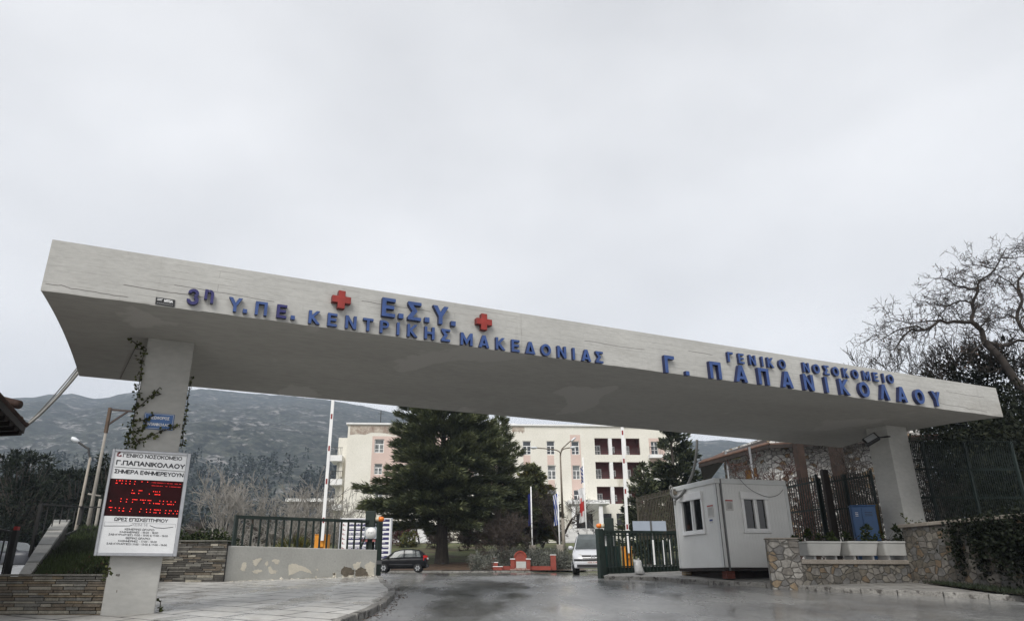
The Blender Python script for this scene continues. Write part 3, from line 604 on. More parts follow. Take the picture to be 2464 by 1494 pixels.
# ---- blue street name plate
sp = thing('street_sign', 'small blue street name plate behind ivy on the left column', 'street sign', bp(2.05, 2.4, 4.26), GROT)
plate = mat('enamel_blue', (.045, .13, .33), .35, scale=4, var=.15); m2 = MB(GM); m2.box(1.785, 2.33, 2.395, 2.418, 4.27, 4.585); m2.build('plate', plate, sp, bevel=.006)
m2 = MB(GM); put_text(m2, 'ΛΕΩΦΟΡΟΣ', (2.06, 2.394, 4.465), (1, 0, 0), (0, 0, 1), h=.06, w=.36, ext=.002, offset=.015); put_text(m2, 'ΠΑΠΑΝΙΚΟΛΑΟΥ', (2.06, 2.394, 4.335), (1, 0, 0), (0, 0, 1), h=.06, w=.47, ext=.002, offset=.015)
for a in ((1.80, 2.315, 4.283, 4.289), (1.80, 2.315, 4.566, 4.572), (1.80, 1.806, 4.283, 4.572), (2.309, 2.315, 4.283, 4.572)): m2.box(a[0], a[1], 2.3915, 2.394, a[2], a[3])
m2.build('lettering', wht, sp)
# ---- flood light by the right column
fl = thing('flood_light', 'black flood lamp bracketed under the canopy at the right column', 'flood light', bp(22.9, 2.4, 5.5), GROT)
bm = mat('black_metal', (.012, .012, .013), .5); glassy = mat('lamp_glass', (.35, .36, .37), .15)
c_ = at(2096, 1056, 22.3); Mf = Matrix.Translation(c_) @ Matrix.Rotation(R(-20), 4, 'Z') @ Matrix.Rotation(R(-28), 4, 'Y') @ Matrix.Rotation(R(-35), 4, 'X')
m2 = MB(Mf); m2.box(-.22, .22, -.05, .08, -.15, .15); m2.build('housing', bm, fl, bevel=.02)
m2 = MB(Mf); m2.box(-.17, .17, -.06, -.052, -.10, .10); m2.build('lens', glassy, fl)
m2 = MB(); m2.tube([c_ + Vector((0, .1, 0)), c_ + Vector((.3, .35, .1)), bp(23.4, 2.62, c_.z + .15)], .025); m2.build('bracket', bm, fl)
# ================================================================ hospital
cream = mat('cream_stucco', (.66, .635, .56), .9, scale=.35, col2=(.73, .705, .635), fine=.05)
mixin(cream, noise_mask(.25, .62, .72, (1, 1, .25), 8), (.42, .38, .30))
peel = mat('peeled_plaster', (.22, .15, .12), .95, scale=1.2, col2=(.55, .50, .42), fine=.3)
pink = mat('pink_stucco', (.60, .465, .41), .9, scale=.4, var=.07)
maroon = mat('maroon_wall', (.13, .042, .042), .9, scale=.5, var=.2)
whitep = mat('white_paint', (.74, .74, .73), .6, scale=1.5, var=.07)
glass = mat('window_glass', (.035, .042, .05), .08, scale=.6, var=.5, spec=.8)
curtain = mat('curtained_glass', (.14, .15, .15), .15, scale=1.5, var=.6, spec=.7)
darkgl = mat('dark_glazing', (.012, .013, .015), .12, spec=.6)
iron = mat('dark_iron', (.02, .02, .02), .6)
HROT = R(2.4); HN = Vector((-math.sin(HROT), math.cos(HROT), 0)); HP = at(1267, 1062, 98.0)
HO = Vector((HP.x, HP.y, 0)); HM = Matrix.Translation(HO) @ Matrix.Rotation(HROT, 4, 'Z')
def fac(x, y, dep=0.0):
    P = onplane(x, y, HO + HN * dep, HN); q = HM.inverted() @ P; return q.x, q.z
hosp = thing('hospital_building', 'long cream and pink four storey hospital with maroon loggias and a columned entrance', 'building', (HO.x, HO.y, 5.5), HROT)
xl = fac(833, 1100)[0]; xr = fac(1640, 1100)[0]; zr = fac(833, 1021)[1]; zbase = 5.0
holes = []; wins = []
def hole(x0, x1, y0, y1, kind):
    a, z1 = fac(x0, y0); b, z0 = fac(x1, y1); holes.append((a, b, z0, z1)); wins.append((a, b, z0, z1, kind))
D5 = lambda x, y: (1180.0 + x / 3.588, 1006.2 + y / 3.588)
for x0, x1, y0, y1 in ((278, 353, 195, 313), (484, 558, 195, 313), (697, 770, 197, 313), (290, 357, 404, 526), (493, 569, 405, 527), (707, 779, 405, 526), (498, 573, 620, 742), (718, 792, 618, 740)):
    p, q = D5(x0, y0), D5(x1, y1); hole(p[0], q[0], p[1], q[1], 'w')
for x0, x1, y0, y1 in ((1383, 1452, 200, 312), (1400, 1473, 403, 520)):
    p, q = D5(x0, y0), D5(x1, y1); hole(p[0], q[0], p[1], q[1], 'd')
hole(902, 923, 1056, 1089, 'w'); hole(901, 919, 1115, 1141, 'w'); hole(902, 920, 1172, 1203, 'w')
for i, xx in enumerate((960, 1020, 1080, 1140, 1200)):
    for y in (1058, 1117, 1177): hole(xx, xx + 20.5, y, y + 33, 'w')
for x0, x1, y0, y1 in ((897, 1297, 170, 315), (906, 1312, 375, 523), (918, 1322, 588, 738)):
    p, q = D5(x0, y0), D5(x1, y1); hole(p[0], q[0], p[1], q[1], 'l')
for x0, x1, y0, y1 in ((968, 1055, 820, 962), (1088, 1166, 820, 962), (1228, 1340, 818, 962)):
    p, q = D5(x0, y0), D5(x1, y1); hole(p[0], q[0], p[1], q[1], 'g')
p, q = D5(733, 800), D5(890, 952); hole(p[0], q[0], p[1], q[1], 'e')
# align the columns of openings
mb = MB(HM); mb.wall_holes(xl, xr, zbase, zr, holes, 0, .28, 0)
mb.face([(xl, 0, zbase), (xl, 0, zr), (xl, 14, zr), (xl, 14, zbase)]); mb.face([(xr, 0, zbase), (xr, 14, zbase), (xr, 14, zr), (xr, 0, zr)])
mb.face([(xl, 0, zr), (xr, 0, zr), (xr, 14, zr), (xl, 14, zr)]); mb.face([(xl, 14, zbase), (xl, 14, zr), (xr, 14, zr), (xr, 14, zbase)])
mb.build('wall', cream, hosp)
m2 = MB(HM); m2.box(xl - .25, xr + .25, -.25, 14.2, zr + .003, zr + .22); m2.build('parapet', whitep, hosp)
for a, b, h in ((xl + .3, xl + 14.2, 1.55), (fac(1232, 1030)[0], fac(1262, 1030)[0], 1.0)):
    m2 = MB(HM); m2.grid(lambda i, j: (a + (b - a) * i / 14, -.015, zr - .12 - h * j / 3 * (1 if j == 0 else rnd.uniform(.6, 1.0))), 15, 4); m2.build('peeled_render', peel, hosp)
k = 0
for a, b in ((fac(896, 1060)[0], fac(1222, 1060)[0]),):
    m2 = MB(HM); zz = fac(900, 1049)[1]; zb = fac(900, 1165)[1]
    hs_ = [h for h in holes if h[0] > a - .5 and h[1] < b + .5]
    m2.wall_holes(a, b, zb, zz, hs_, -.02, .02); m2.build('pink_panel', pink, hosp)
for (x0, x1, y0, y1) in ((1255, 1281, 1094.5, 1118), (1259, 1283, 1154, 1178), (1312.5, 1338, 1094.5, 1118), (1315, 1340, 1154, 1178)):
    a, z1 = fac(x0, y0); b, z0 = fac(x1, y1); m2 = MB(HM); m2.box(a + .25, b - .25, -.02, 0, z0, z1); m2.build('pink_panel', pink, hosp)
a, z1 = fac(1371, 1046); b, z0 = fac(1403, 1200); m2 = MB(HM); m2.wall_holes(a, b, z0, z1, [h for h in holes if h[0] > a and h[1] < b], -.02, .02); m2.build('pink_panel', pink, hosp)
a, z1 = fac(1560, 1054); b, z0 = fac(1606, 1150); m2 = MB(HM); m2.wall_holes(a, b, z0, z1, [h for h in holes if h[0] > a and h[1] < b], -.02, .02); m2.build('pink_panel', pink, hosp)
def win(M, par, a, b, z0, z1, y, kind='w', pane=None, fm=None):
    f = .09 * (b - a); m = MB(M); w = (b - a) * .075; fm = fm or whitep
    zt = z0 + (z1 - z0) * .64 if kind == 'w' else z1
    m.box(a, a + w, y, y + .09, z0, z1); m.box(b - w, b, y, y + .09, z0, z1); m.box(a + w, b - w, y, y + .09, z1 - w, z1); m.box(a + w, b - w, y, y + .09, z0, z0 + w)
    c = (a + b) / 2
    if kind == 'w':
        m.box(a + w, b - w, y - .004, y + .086, zt - w * .8, zt + w * .4); m.box(c - w * .7, c + w * .7, y - .002, y + .088, z0 + w, zt - w * .8)
        zm = z0 + (zt - z0) * .42
        m.box(a + w, c - w * .7, y + .01, y + .08, zm - w * .3, zm + w * .3); m.box(c + w * .7, b - w, y + .01, y + .08, zm - w * .3, zm + w * .3)
    else:
        m.box(c - w * .7, c + w * .7, y - .002, y + .088, z0 + w, z1 - w)
        for g in (.36, .68):
            zm = z0 + (z1 - z0) * g; m.box(a + w, c - w * .7, y + .01, y + .08, zm - w * .35, zm + w * .35); m.box(c + w * .7, b - w, y + .01, y + .08, zm - w * .35, zm + w * .35)
    o = m.build('window', fm, par)
    m = MB(M); m.box(a + w * .5, b - w * .5, y + .05, y + .06, z0 + w * .5, z1 - w * .5)
    m.build('pane', pane or glass, o)
    return o
li = 0
for a, b, z0, z1, kd in wins:
    if kd in 'wd': win(HM, hosp, a, b, z0, z1, .16, kd, curtain if rnd.random() < .5 else glass)
    elif kd == 'l':
        m = MB(HM); D = 1.7
        m.face([(a, D, z0), (b, D, z0), (b, D, z1), (a, D, z1)]); m.face([(a, .285, z0), (a, D, z0), (a, D, z1), (a, .285, z1)]); m.face([(b, .285, z0), (b, .285, z1), (b, D, z1), (b, D, z0)])
        m.face([(a, .285, z1), (a, D, z1), (b, D, z1), (b, .285, z1)]); m.face([(a, .285, z0), (b, .285, z0), (b, D, z0), (a, D, z0)], 1)
        lg = m.build('loggia', [maroon, whitep], hosp)
        for c in (.345, .655):
            m = MB(HM); xx = a + (b - a) * c; m.box(xx - .24, xx + .24, .02, .5, z0 + .002, z1 - .002); m.build('pillar', whitep, lg)
        for c0, c1, h in ((.02, .17, .62), (.40, .49, .55), (.73, .82, .6)):
            wa, wb = a + (b - a) * c0, a + (b - a) * c1; zt = z0 + (z1 - z0) * h
            m = MB(HM); zz = z0 if c0 != .40 else z0 + .5
            for q in ((wa, wa + .12, zz, zt), (wb - .12, wb, zz, zt), ((wa + wb) / 2 - .07, (wa + wb) / 2 + .07, zz, zt), (wa, wb, zt, zt + .12), (wa, wb, zz + (zt - zz) * .5, zz + (zt - zz) * .5 + .1)): m.box(q[0], q[1], D - .09 + (.002 if q[3] - q[2] < .2 else 0), D - .01, q[2], q[3])
            m.box(wa + .05, wb - .05, D - .03, D - .005, zz, zt, 1); m.build('balcony_door', [whitep, curtain], lg)
        m = MB(HM)
        for zz in (.35, .6, .85): m.bar((a, .12, z0 + zz), (b, .12, z0 + zz), .035)
        for i in range(24): xx = a + (b - a) * (i + .5) / 24; m.bar((xx, .12, z0), (xx, .12, z0 + .9), .025)
        m.build('balcony_rail', iron, lg)
    else:
        m = MB(HM); m.box(a, b, .2, .24, z0, z1); g = m.build('glazed_door' if kd == 'e' else 'ground_window', darkgl, hosp)
        m = MB(HM); nn = 4 if kd == 'e' else 5
        for i in range(nn + 1): xx = a + (b - a) * i / nn; m.box(max(a, xx - .05), min(b, xx + .05), .15, .199, z0, z1)
        for f in ((.72,) if kd == 'e' else (.25, .5, .75)): m.box(a, b, .145, .198, z0 + (z1 - z0) * f - .04, z0 + (z1 - z0) * f + .04)
        m.build('glazing_bars', iron, g)
# small balconies, right
for x0, x1, yb in ((1563, 1586, 1095), (1568, 1592, 1153)):
    a, zz = fac(x0, yb); b, _ = fac(x1 + 4, yb); m = MB(HM); m.box(a - .2, b, -.95, -.021, zz - .45, zz - .02); bo = m.build('balcony', whitep, hosp)
    m = MB(HM)
    for i in range(9): xx = a - .15 + (b - a + .1) * i / 8; m.bar((xx, -.9, zz - .02), (xx, -.9, zz + 1.0), .04)
    m.bar((a - .15, -.9, zz + 1), (b - .05, -.9, zz + 1), .06); m.build('balcony_rail', iron, bo)
# left wing set back with its balconies
xa = fac(812, 1100, 4)[0]; zw = fac(818, 1053, 4)[1]
m = MB(HM); m.box(xa, xl - .003, 4.0, 13.9, zbase, zw); wing = m.build('side_wing', cream, hosp)
for y in (1101, 1158, 1219):
    p0 = fac(797, y, 3); p1 = fac(827, y, 3); m = MB(HM); m.box(p0[0], p1[0] - .1, 2.2, 6, p0[1] - .55, p0[1] + .25); bo = m.build('balcony', whitep, hosp)
    m = MB(HM); m.box(p0[0] + 1.2, p1[0] - .1, 3, 6, p0[1] - 2.6, p0[1] - .553); m.build('balcony_bracket', cream, bo)
    m = MB(HM)
    for i in range(8): xx = p0[0] + (p1[0] - p0[0] - .2) * i / 7; m.bar((xx, 2.25, p0[1] + .25), (xx, 2.25, p0[1] + 1.3), .04)
    m.bar((p0[0], 2.25, p0[1] + 1.3), (p1[0] - .1, 2.25, p0[1] + 1.3), .06); m.build('balcony_rail', iron, bo)
# entrance canopy
a, z1 = fac(1369, 1202, -3.5); b, z0 = fac(1468, 1211, -3.5)
m = MB(HM); m.box(a, b, -3.5, -.005, z0, z1); m.face([(a, -3.5, z0 - .001), (b, -3.5, z0 - .001), (b - 1.8, -.03, z0 - 1.0), (a + 1.0, -.03, z0 - 1.0)]); m.face([(b, -3.5, z0 - .001), (b, -.03, z0 - .001), (b - 1.8, -.03, z0 - 1.0)]); m.face([(a, -3.5, z0 - .001), (a + 1.0, -.03, z0 - 1.0), (a, -.03, z0 - .001)])
cn = m.build('entrance_canopy', whitep, hosp)
m = MB(HM); put_text(m, 'ΔΙΟΙΚΗΣΗ', ((a + b) / 2 + .3, -3.505, z0 + .1), (1, 0, 0), (0, 0, 1), h=.42, w=4.6, ext=.004, offset=.01); m.build('lettering', mat('weathered_grey_letters', (.30, .30, .29), .7), cn)
zd = fac(1410, 1272, -2.9)[1]
for xx in (1381, 1446):
    c = fac(xx, 1240, -2.9)[0]; m = MB(HM); m.box(c - .25, c + .25, -3.15, -2.65, zd - .05, z0 - .3); m.build('entrance_column', whitep, hosp)
marble = mat('pale_marble', (.50, .495, .48), .5, scale=1, var=.12)
a, _ = fac(1352, 1290, -6); b, _ = fac(1450, 1290, -6)
m = MB(HM); ns = 11; zt = zd; zb = fac(1380, 1304, -9)[1]
for i in range(ns): m.box(a, b, -9 + i * .5, -3.2, zb - .5 if i == 0 else zb + (zt - zb) * i / ns + .001, zb + (zt - zb) * (i + 1) / ns)
m.box(a, b, -3.2, -.3, zb - .3, zt - .002)
m.build('front_steps', marble, hosp)
m = MB(HM)
c = (a + b) / 2 + 1.4
m.bar((c, -9, zb + 1), (c, -3.5, zt + 1), .07); m.bar((c, -9, zb + .5), (c, -3.5, zt + .5), .05)
for i in range(7): yy = -9 + i * .9; m.bar((c, yy, zb + (zt - zb) * i / 6.2), (c, yy, zb + (zt - zb) * i / 6.2 + 1), .06)
m.build('stair_rail', iron, hosp)
# roof clutter
m = MB(HM); c = fac(911, 1000)[0]; m.tube([(c, 3, zr), (c, 3, zr + 2.6)], .06, 5); m.bar((c - .4, 3, zr + 2.2), (c + .4, 3, zr + 2.2), .05); m.build('roof_mast', iron, hosp)
c0, c1 = fac(1205, 1020)[0], fac(1245, 1020)[0]
m = MB(HM); m.box(c0, c1, 2, 6, zr, zr + .75); m.build('roof_hatch', whitep, hosp)

# low white annexe seen under the cedar
P0, P1 = at(938, 1315, 90), at(1068, 1315, 90)
an = thing('white_annexe', 'low plain white building seen under the big conifer left of its trunk', 'building', (P0.x, 90, P0.z), 0)
zt = at(1000, 1268, 90).z; m = MB(); m.wall_holes(P0.x, P1.x, P0.z - 1.0, zt, [(at(1050, 1290, 90).x, at(1064, 1290, 90).x, at(1050, 1309, 90).z, at(1050, 1290, 90).z)], 90, .25)
m.face([(P0.x, 90, zt), (P1.x, 90, zt), (P1.x, 97, zt), (P0.x, 97, zt)]); m.face([(P0.x, 90, P0.z - 1), (P0.x, 90, zt), (P0.x, 97, zt), (P0.x, 97, P0.z - 1)]); m.face([(P1.x, 90, P0.z - 1), (P1.x, 97, P0.z - 1), (P1.x, 97, zt), (P1.x, 90, zt)]); m.build('wall', whitep, an)
m = MB(); m.box(at(1050, 1290, 90).x, at(1064, 1290, 90).x, 90.18, 90.22, at(1050, 1309, 90).z, at(1050, 1290, 90).z); m.build('window', glass, an)
m = MB(); m.box(P0.x - .2, P1.x + .2, 89.8, 97.2, zt + .003, zt + .2); m.build('parapet', whitep, an)
# far low block at left behind the bare trees
P0, P1 = at(692, 1250, 115), at(815, 1250, 115); zt = at(750, 1207, 115).z
fb = thing('low_stone_block', 'low grey stone block with white roof edge behind the bare trees', 'building', (P0.x, 115, P0.z - 4), 0)
greystone = mat('grey_stone_wall', (.17, .155, .135), .9, scale=.8, var=.35, fine=.3)
m = MB(); m.box(P0.x, P1.x, 115, 125, 5.5, zt); m.build('wall', greystone, fb); m = MB(); m.box(P0.x - .5, P1.x + .5, 114.5, 125.5, zt + .003, zt + .5); m.build('roof_edge', whitep, fb)
for i in range(4):
    xx = P0.x + 1.2 + i * 2.1; m = MB(); m.box(xx, xx + 1.1, 114.9, 114.97, zt - 2.2, zt - .8); m.build('window', glass, fb)

# ================================================================ stone lodge with tiled roof, right
ROOFT = mat('clay_roof_tiles', (.07, .035, .025), .85, scale=3, col2=(.13, .075, .052), fine=.3, bump=.4, bscale=8)
darkwood = mat('dark_eaves_timber', (.018, .012, .009), .8, scale=3, var=.3)
whitestone = stone_mat('white_lodge_stone', [(0, (.66, .65, .62)), (.3, (.52, .51, .49)), (.5, (.72, .71, .68)), (.78, (.30, .28, .25)), (.86, (.30, .22, .14))], (.16, .15, .14), 3.6, (1, 1, 1.5))
LY = 38.0
lo = thing('stone_lodge', 'white stone lodge with broad clay tiled eaves behind the guard cabin', 'house', (13.5, LY, 1.9), R(-8))
Lx0 = at(1748, 1100, LY + 4).x; Lc = at(1847, 1100, LY).x; Lr = Lc + 6.5
ztop = at(1847, 1070, LY).z + .4; gl = 1.7
m = MB(); m.face([(Lc, LY, gl), (Lr, LY - 3, gl), (Lr, LY - 3, ztop), (Lc, LY, ztop)]); q = Lx0, LY + 4.6
m.face([(q[0], q[1], gl), (Lc, LY, gl), (Lc, LY, ztop), (q[0], q[1], ztop)]); m.face([(q[0], q[1], gl), (q[0], q[1], ztop), (Lr, LY + 9, ztop), (Lr, LY + 9, gl)]); m.face([(Lr, LY - 3, gl), (Lr, LY + 9, gl), (Lr, LY + 9, ztop), (Lr, LY - 3, ztop)]); m.build('wall', whitestone, lo)
e0 = at(1682, 1113, LY + 2.5); e1 = at(1792, 1071, LY + 1.0); e2 = at(1850, 1066, LY - 1.2)
apex = Vector(((q[0] + Lr) / 2 - 3, LY + 5, ztop + .25)); er = Vector((Lr + .8, LY - 4.6, e2.z - .1)); eb = Vector((e0.x + 3.0, e0.y + 9, e0.z)); ap2 = apex + Vector((4, -1.2, 0))
m = MB()
th = Vector((0, 0, -.14))
for P in ([e0, e2, ap2, apex], [eb, e0, apex], [e2, er, ap2]):
    m.prism(P, th, 0)
m.build('roof', ROOFT, lo)
m = MB(); m.prism([e0 + Vector((.05, .05, -.16)), e2 + Vector((0, .05, -.16)), Vector((Lc, LY - .02, ztop - .1)), Vector((q[0] - .02, q[1], ztop - .1))], (0, 0, -.05)); m.bar(e0 + Vector((0, 0, -.18)), e2 + Vector((0, 0, -.18)), .1, .18); m.bar(e2 + Vector((0, 0, -.18)), er + Vector((0, 0, -.18)), .1, .18)
for i in range(12): a = e0.lerp(e2, i / 11); c = Vector((q[0], q[1], ztop)).lerp(Vector((Lc, LY, ztop)), i / 11); m.bar(a + Vector((0, .02, -.24)), c + Vector((0, 0, -.2)), .08, .12)
m.prism([e0 + Vector((.06, .08, -.17)), eb + Vector((0, 0, -.17)), apex + Vector((0, 0, -.2))], (0, 0, -.05))
m.build('eaves', darkwood, lo)
m = MB(); tt = [e0.lerp(e2, i / 55) for i in range(56)]
for p in tt: m.tube([p + Vector((0, -.03, -.03)), p + (apex - p).normalized() * .6 + Vector((0, 0, .02))], .06, 6)
m.build('edge_tiles', ROOFT, lo)
orange = mat('orange_board', (.36, .19, .06), .7, scale=4)
d0, d1 = at(1806, 1131, LY + 2.2), at(1825, 1152, LY + 2.2); f = Vector((q[0] - Lc, q[1] - LY, 0)).normalized()
m = MB(); c = Vector((Lc, LY, 0)) + f * 1.2; g = Vector((f.y, -f.x, 0)) * (-1 if f.y > 0 else 1)
nn = Vector((-abs(f.y), -abs(f.x), 0)).normalized()
m.prism([c + nn * .05 + Vector((0, 0, d1.z)), c + f * 1.1 + nn * .05 + Vector((0, 0, d1.z)), c + f * 1.1 + nn * .05 + Vector((0, 0, d0.z)), c + nn * .05 + Vector((0, 0, d0.z))], -nn * .04); m.build('window_board', orange, lo)
m = MB(); c = Vector((Lc, LY, 0)) + f * 2.6 + nn * .06; zz = at(1790, 1105, LY + 3).z; m.prism([c + Vector((0, 0, zz)), c + f * .55 + Vector((0, 0, zz)), c + f * .55 + Vector((0, 0, zz + .5)), c + Vector((0, 0, zz + .5))], nn * .2); m.build('wall_lamp', mat('yellowed_plastic', (.40, .37, .22), .5), lo)
steelg = mat('grey_steel', (.16, .165, .17), .5, metal=.4)
for xx, y0, y1, yy in ((1803, 1075, 1146, LY - .3), (1746, 1085, 1148, LY + 1.2)):
    p = at(xx, y0, yy); m = MB(); m.tube([p, Vector((p.x, p.y, 1.7))], .07, 8); m.build('roof_post', steelg, lo)
vinem = mat('rusty_timber', (.035, .02, .014), .9, scale=2, var=.4)
for x0, x1, Y_ in ((1921, 1938, 35.5), (2008, 2032, 34.5)):
    pa, pb = at(x0, 1100, Y_), at(x1, 1100, Y_); m = MB(); m.box(pa.x, pb.x, Y_, Y_ + .5, 1.5, ztop - .1); m.build('timber_pier', vinem, lo)

# ================================================================ tiled house corner at the left edge of view
ROOFD = mat('shaded_dark_tiles', (.035, .02, .015), .9, scale=5, col2=(.08, .045, .035), fine=.3)  # darker copy of the clay tile: the shade of this corner is in the colour
hr = thing('tiled_house', 'dark house eaves corner with clay tile edge at the left edge of view', 'house', (-13, 12, .6), 0)
def atz(x, y, z): v = ray(x, y); return v * ((z - EYE) / v.z) + Vector((0, 0, EYE))
cor = at(57, 1036, 16.0); zc = cor.z; h1 = atz(-130, 838, zc); h2 = atz(-150, 1046, zc)
h1 = cor + (h1 - cor).normalized() * 7; h2 = cor + (h2 - cor).normalized() * 7; inn = ((h1 + h2) / 2 - cor).normalized()
m = MB(); ap = cor + inn * 6 + Vector((0, 0, 1.7)); h1u = h1 + inn * 4 + Vector((0, 0, 1.7)); up_ = Vector((0, 0, .17))
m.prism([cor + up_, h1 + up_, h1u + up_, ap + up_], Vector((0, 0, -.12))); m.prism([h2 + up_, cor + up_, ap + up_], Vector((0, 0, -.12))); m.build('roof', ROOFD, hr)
m = MB(); d1 = (h1 - cor).normalized(); d2 = (h2 - cor).normalized()
for d, o in ((d1, d2), (d2, d1)):
    for i in range(52): p = cor + d * (.05 + i * .125) + up_ * .7; m.tube([p - o * .05, p + o * .4 + Vector((0, 0, .1))], .045, 8)
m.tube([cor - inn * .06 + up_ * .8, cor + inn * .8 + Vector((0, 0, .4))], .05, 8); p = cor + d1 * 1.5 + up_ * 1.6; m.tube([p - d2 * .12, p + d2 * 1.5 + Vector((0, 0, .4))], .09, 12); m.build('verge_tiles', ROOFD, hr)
m = MB(); m.prism([cor - inn * .02, h1, h1 + inn * 4, cor + inn * 6, h2], Vector((0, 0, -.05)))
for i in range(12): p = cor + d1 * (.3 + i * .55) + Vector((0, 0, -.1)); m.bar(p, p + d2 * 1.6, .09, .10)
m.bar(cor + Vector((0, 0, .02)), h1 + Vector((0, 0, .02)), .04, .16); m.bar(cor + Vector((0, 0, .02)), h2 + Vector((0, 0, .02)), .04, .16); m.build('eaves', darkwood, hr)
wc = cor + inn * 1.5; m = MB(); P = [wc, wc + d1 * 5.5, wc + d1 * 5.5 + d2 * 4, wc + d2 * 5.5]; m.prism([Vector((q.x, q.y, .4)) for q in P], Vector((0, 0, zc - .47))); m.build('wall', mat('dark_plaster', (.09, .08, .07), .9), hr)
# ================================================================ plants
def leafm(name, col, col2, rough=.6, scale=.9):
    m = mat(name, col, rough, scale=scale, col2=col2, fine=.25, spec=.12)
    return m
cedarA = leafm('cedar_needles', (.042, .054, .030), (.115, .128, .068)); cedarB = leafm('cedar_needles_light', (.075, .09, .042), (.165, .175, .085))
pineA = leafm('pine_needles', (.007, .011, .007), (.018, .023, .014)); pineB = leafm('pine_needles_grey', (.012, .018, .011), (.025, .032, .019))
bark = mat('rough_bark', (.035, .028, .022), .95, scale=6, col2=(.075, .062, .05), bump=.8, bscale=14, stretch=(1, 1, .3))
twigW = mat('pale_bare_twigs', (.20, .185, .165), .9, scale=3, col2=(.34, .32, .29)); twigB = mat('brown_bare_twigs', (.045, .032, .026), .9, scale=3, col2=(.09, .07, .055)); twigD = mat('dark_bare_twigs', (.016, .012, .010), .9, scale=3, col2=(.038, .030, .024))
def tube_np(segs, n=4):
    """segs: list of (p,q,r0,r1) -> V,F"""
    A = np.array([s[0] for s in segs], float); B = np.array([s[1] for s in segs], float); r0 = np.array([s[2] for s in segs]); r1 = np.array([s[3] for s in segs])
    d = unit(B - A); ref = np.where(np.abs(d[:, 2:3]) < .9, np.array([[0, 0, 1.]]), np.array([[1., 0, 0]])); a = unit(np.cross(d, ref)); b = np.cross(d, a)
    ang = np.arange(n) * 2 * np.pi / n; ca, sa = np.cos(ang)[None, :, None], np.sin(ang)[None, :, None]
    ring = a[:, None] * ca + b[:, None] * sa
    V = np.concatenate([A[:, None] + ring * r0[:, None, None], B[:, None] + ring * r1[:, None, None]], 1).reshape(-1, 3)
    k = np.arange(n); f = np.stack([k, (k + 1) % n, n + (k + 1) % n, n + k], 1); F = (f[None] + (np.arange(len(segs)) * 2 * n)[:, None, None]).reshape(-1, 4)
    return V, F
def conifer(name, label, base, H, spread, seed, mats, group=None, z0=.12, dens=1.0, trunk_r=.4, droop=.25, leaf=(.42, .13), prof=.85, whorl=.45, per=7, cat='tree', asym=None):
    rs = np.random.RandomState(seed); t = thing(name, label, cat, base, 0, group); B = np.array(base, float)
    segs = []; n = 10; off = np.cumsum(rs.normal(size=(n + 1, 2)) * .03 * H / 14, 0)
    for i in range(n):
        a, c = i / n, (i + 1) / n; segs.append((B + [off[i, 0], off[i, 1], a * H * .97 - (.4 if i == 0 else 0)], B + [off[i + 1, 0], off[i + 1, 1], c * H * .97], trunk_r * (1 - a) ** .8 * (1.35 if i == 0 else 1) + .02, trunk_r * (1 - c) ** .8 + .02))
    V, F = tube_np(segs, 9); np_build('trunk', V, F, np.zeros(len(F)), [bark], t, True)
    C = []; D = []; LL = []; bs = []; z = z0 * H
    while z < H * .985:
        f = (z / H - z0) / (1 - z0); Lb0 = spread * (1 - f) ** prof * min(1, .62 + f * 3) + .15
        for k in range(max(4, int(per * (1 - .35 * f)))):
            az = rs.uniform(0, 2 * np.pi); Lb = Lb0 * rs.uniform(.62, 1.06)
            if asym is not None: Lb *= 1 + asym[1] * np.cos(az - asym[0])
            el0 = rs.uniform(.05, .35) + f * .45; m = 6; P = [B + [0, 0, z]]; el = el0
            for j in range(m):
                el -= (droop * 1.6 / m) * rs.uniform(.6, 1.4); P.append(P[-1] + Lb / m * np.array([np.cos(az) * np.cos(el), np.sin(az) * np.cos(el), np.sin(el)]))
            for j in range(m): bs.append((P[j], P[j + 1], .012 + .018 * Lb * (1 - j / m) * .45, .012 + .018 * Lb * (1 - (j + 1) / m) * .45))
            P = np.array(P); nl = int(Lb ** 1.5 * 34 * dens) + 6
            u = rs.uniform(.12, 1, nl) ** .8; seg = np.minimum((u * m).astype(int), m - 1); fr = (u * m - seg)[:, None]
            p = P[seg] * (1 - fr) + P[seg + 1] * fr; out = unit(P[seg + 1] - P[seg]); side = np.array([-np.sin(az), np.cos(az), 0])
            wdt = (.16 + .34 * Lb * (1 - u) ** .8 * u ** .3)[:, None]; s = rs.uniform(-1, 1, (nl, 1))
            C.append(p + side * s * wdt + np.array([0, 0, -1]) * (np.abs(s) * wdt * .14 + rs.normal(0, .12, (nl, 1))) - out * np.abs(s) * wdt * .2)
            D.append(out + side * s * .8 + rs.normal(size=(nl, 3)) * .3 + np.array([0, 0, .16 + .25 * f])); LL.append(np.full(nl, .75 + .25 * min(1, Lb / 3)))
        z += whorl * rs.uniform(.7, 1.3) * H / 14
    for k in range(40): C.append(B[None] + [[rs.normal() * .1, rs.normal() * .1, H * rs.uniform(.93, 1)]]); D.append(np.array([[rs.normal() * .5, rs.normal() * .5, 1.]])); LL.append(np.array([.7]))
    V, F = tube_np(bs, 4); np_build('branches', V, F, np.zeros(len(F)), [bark], t)
    C = np.concatenate(C); D = np.concatenate(D); LL = np.concatenate(LL); nn = len(C)
    V, F = leaves(C, D, leaf[0] * LL * rs.uniform(.6, 1.3, nn), leaf[1] * rs.uniform(.7, 1.4, nn), rs, (0, 0, 1))
    clump = (np.sin(C[:, 0] * 1.7 + seed) * np.sin(C[:, 1] * 1.9) * np.sin(C[:, 2] * 2.3 + 1) + rs.normal(size=nn) * .45) > .22
    np_build('crown', V, F, clump.astype(int), mats, t); return t
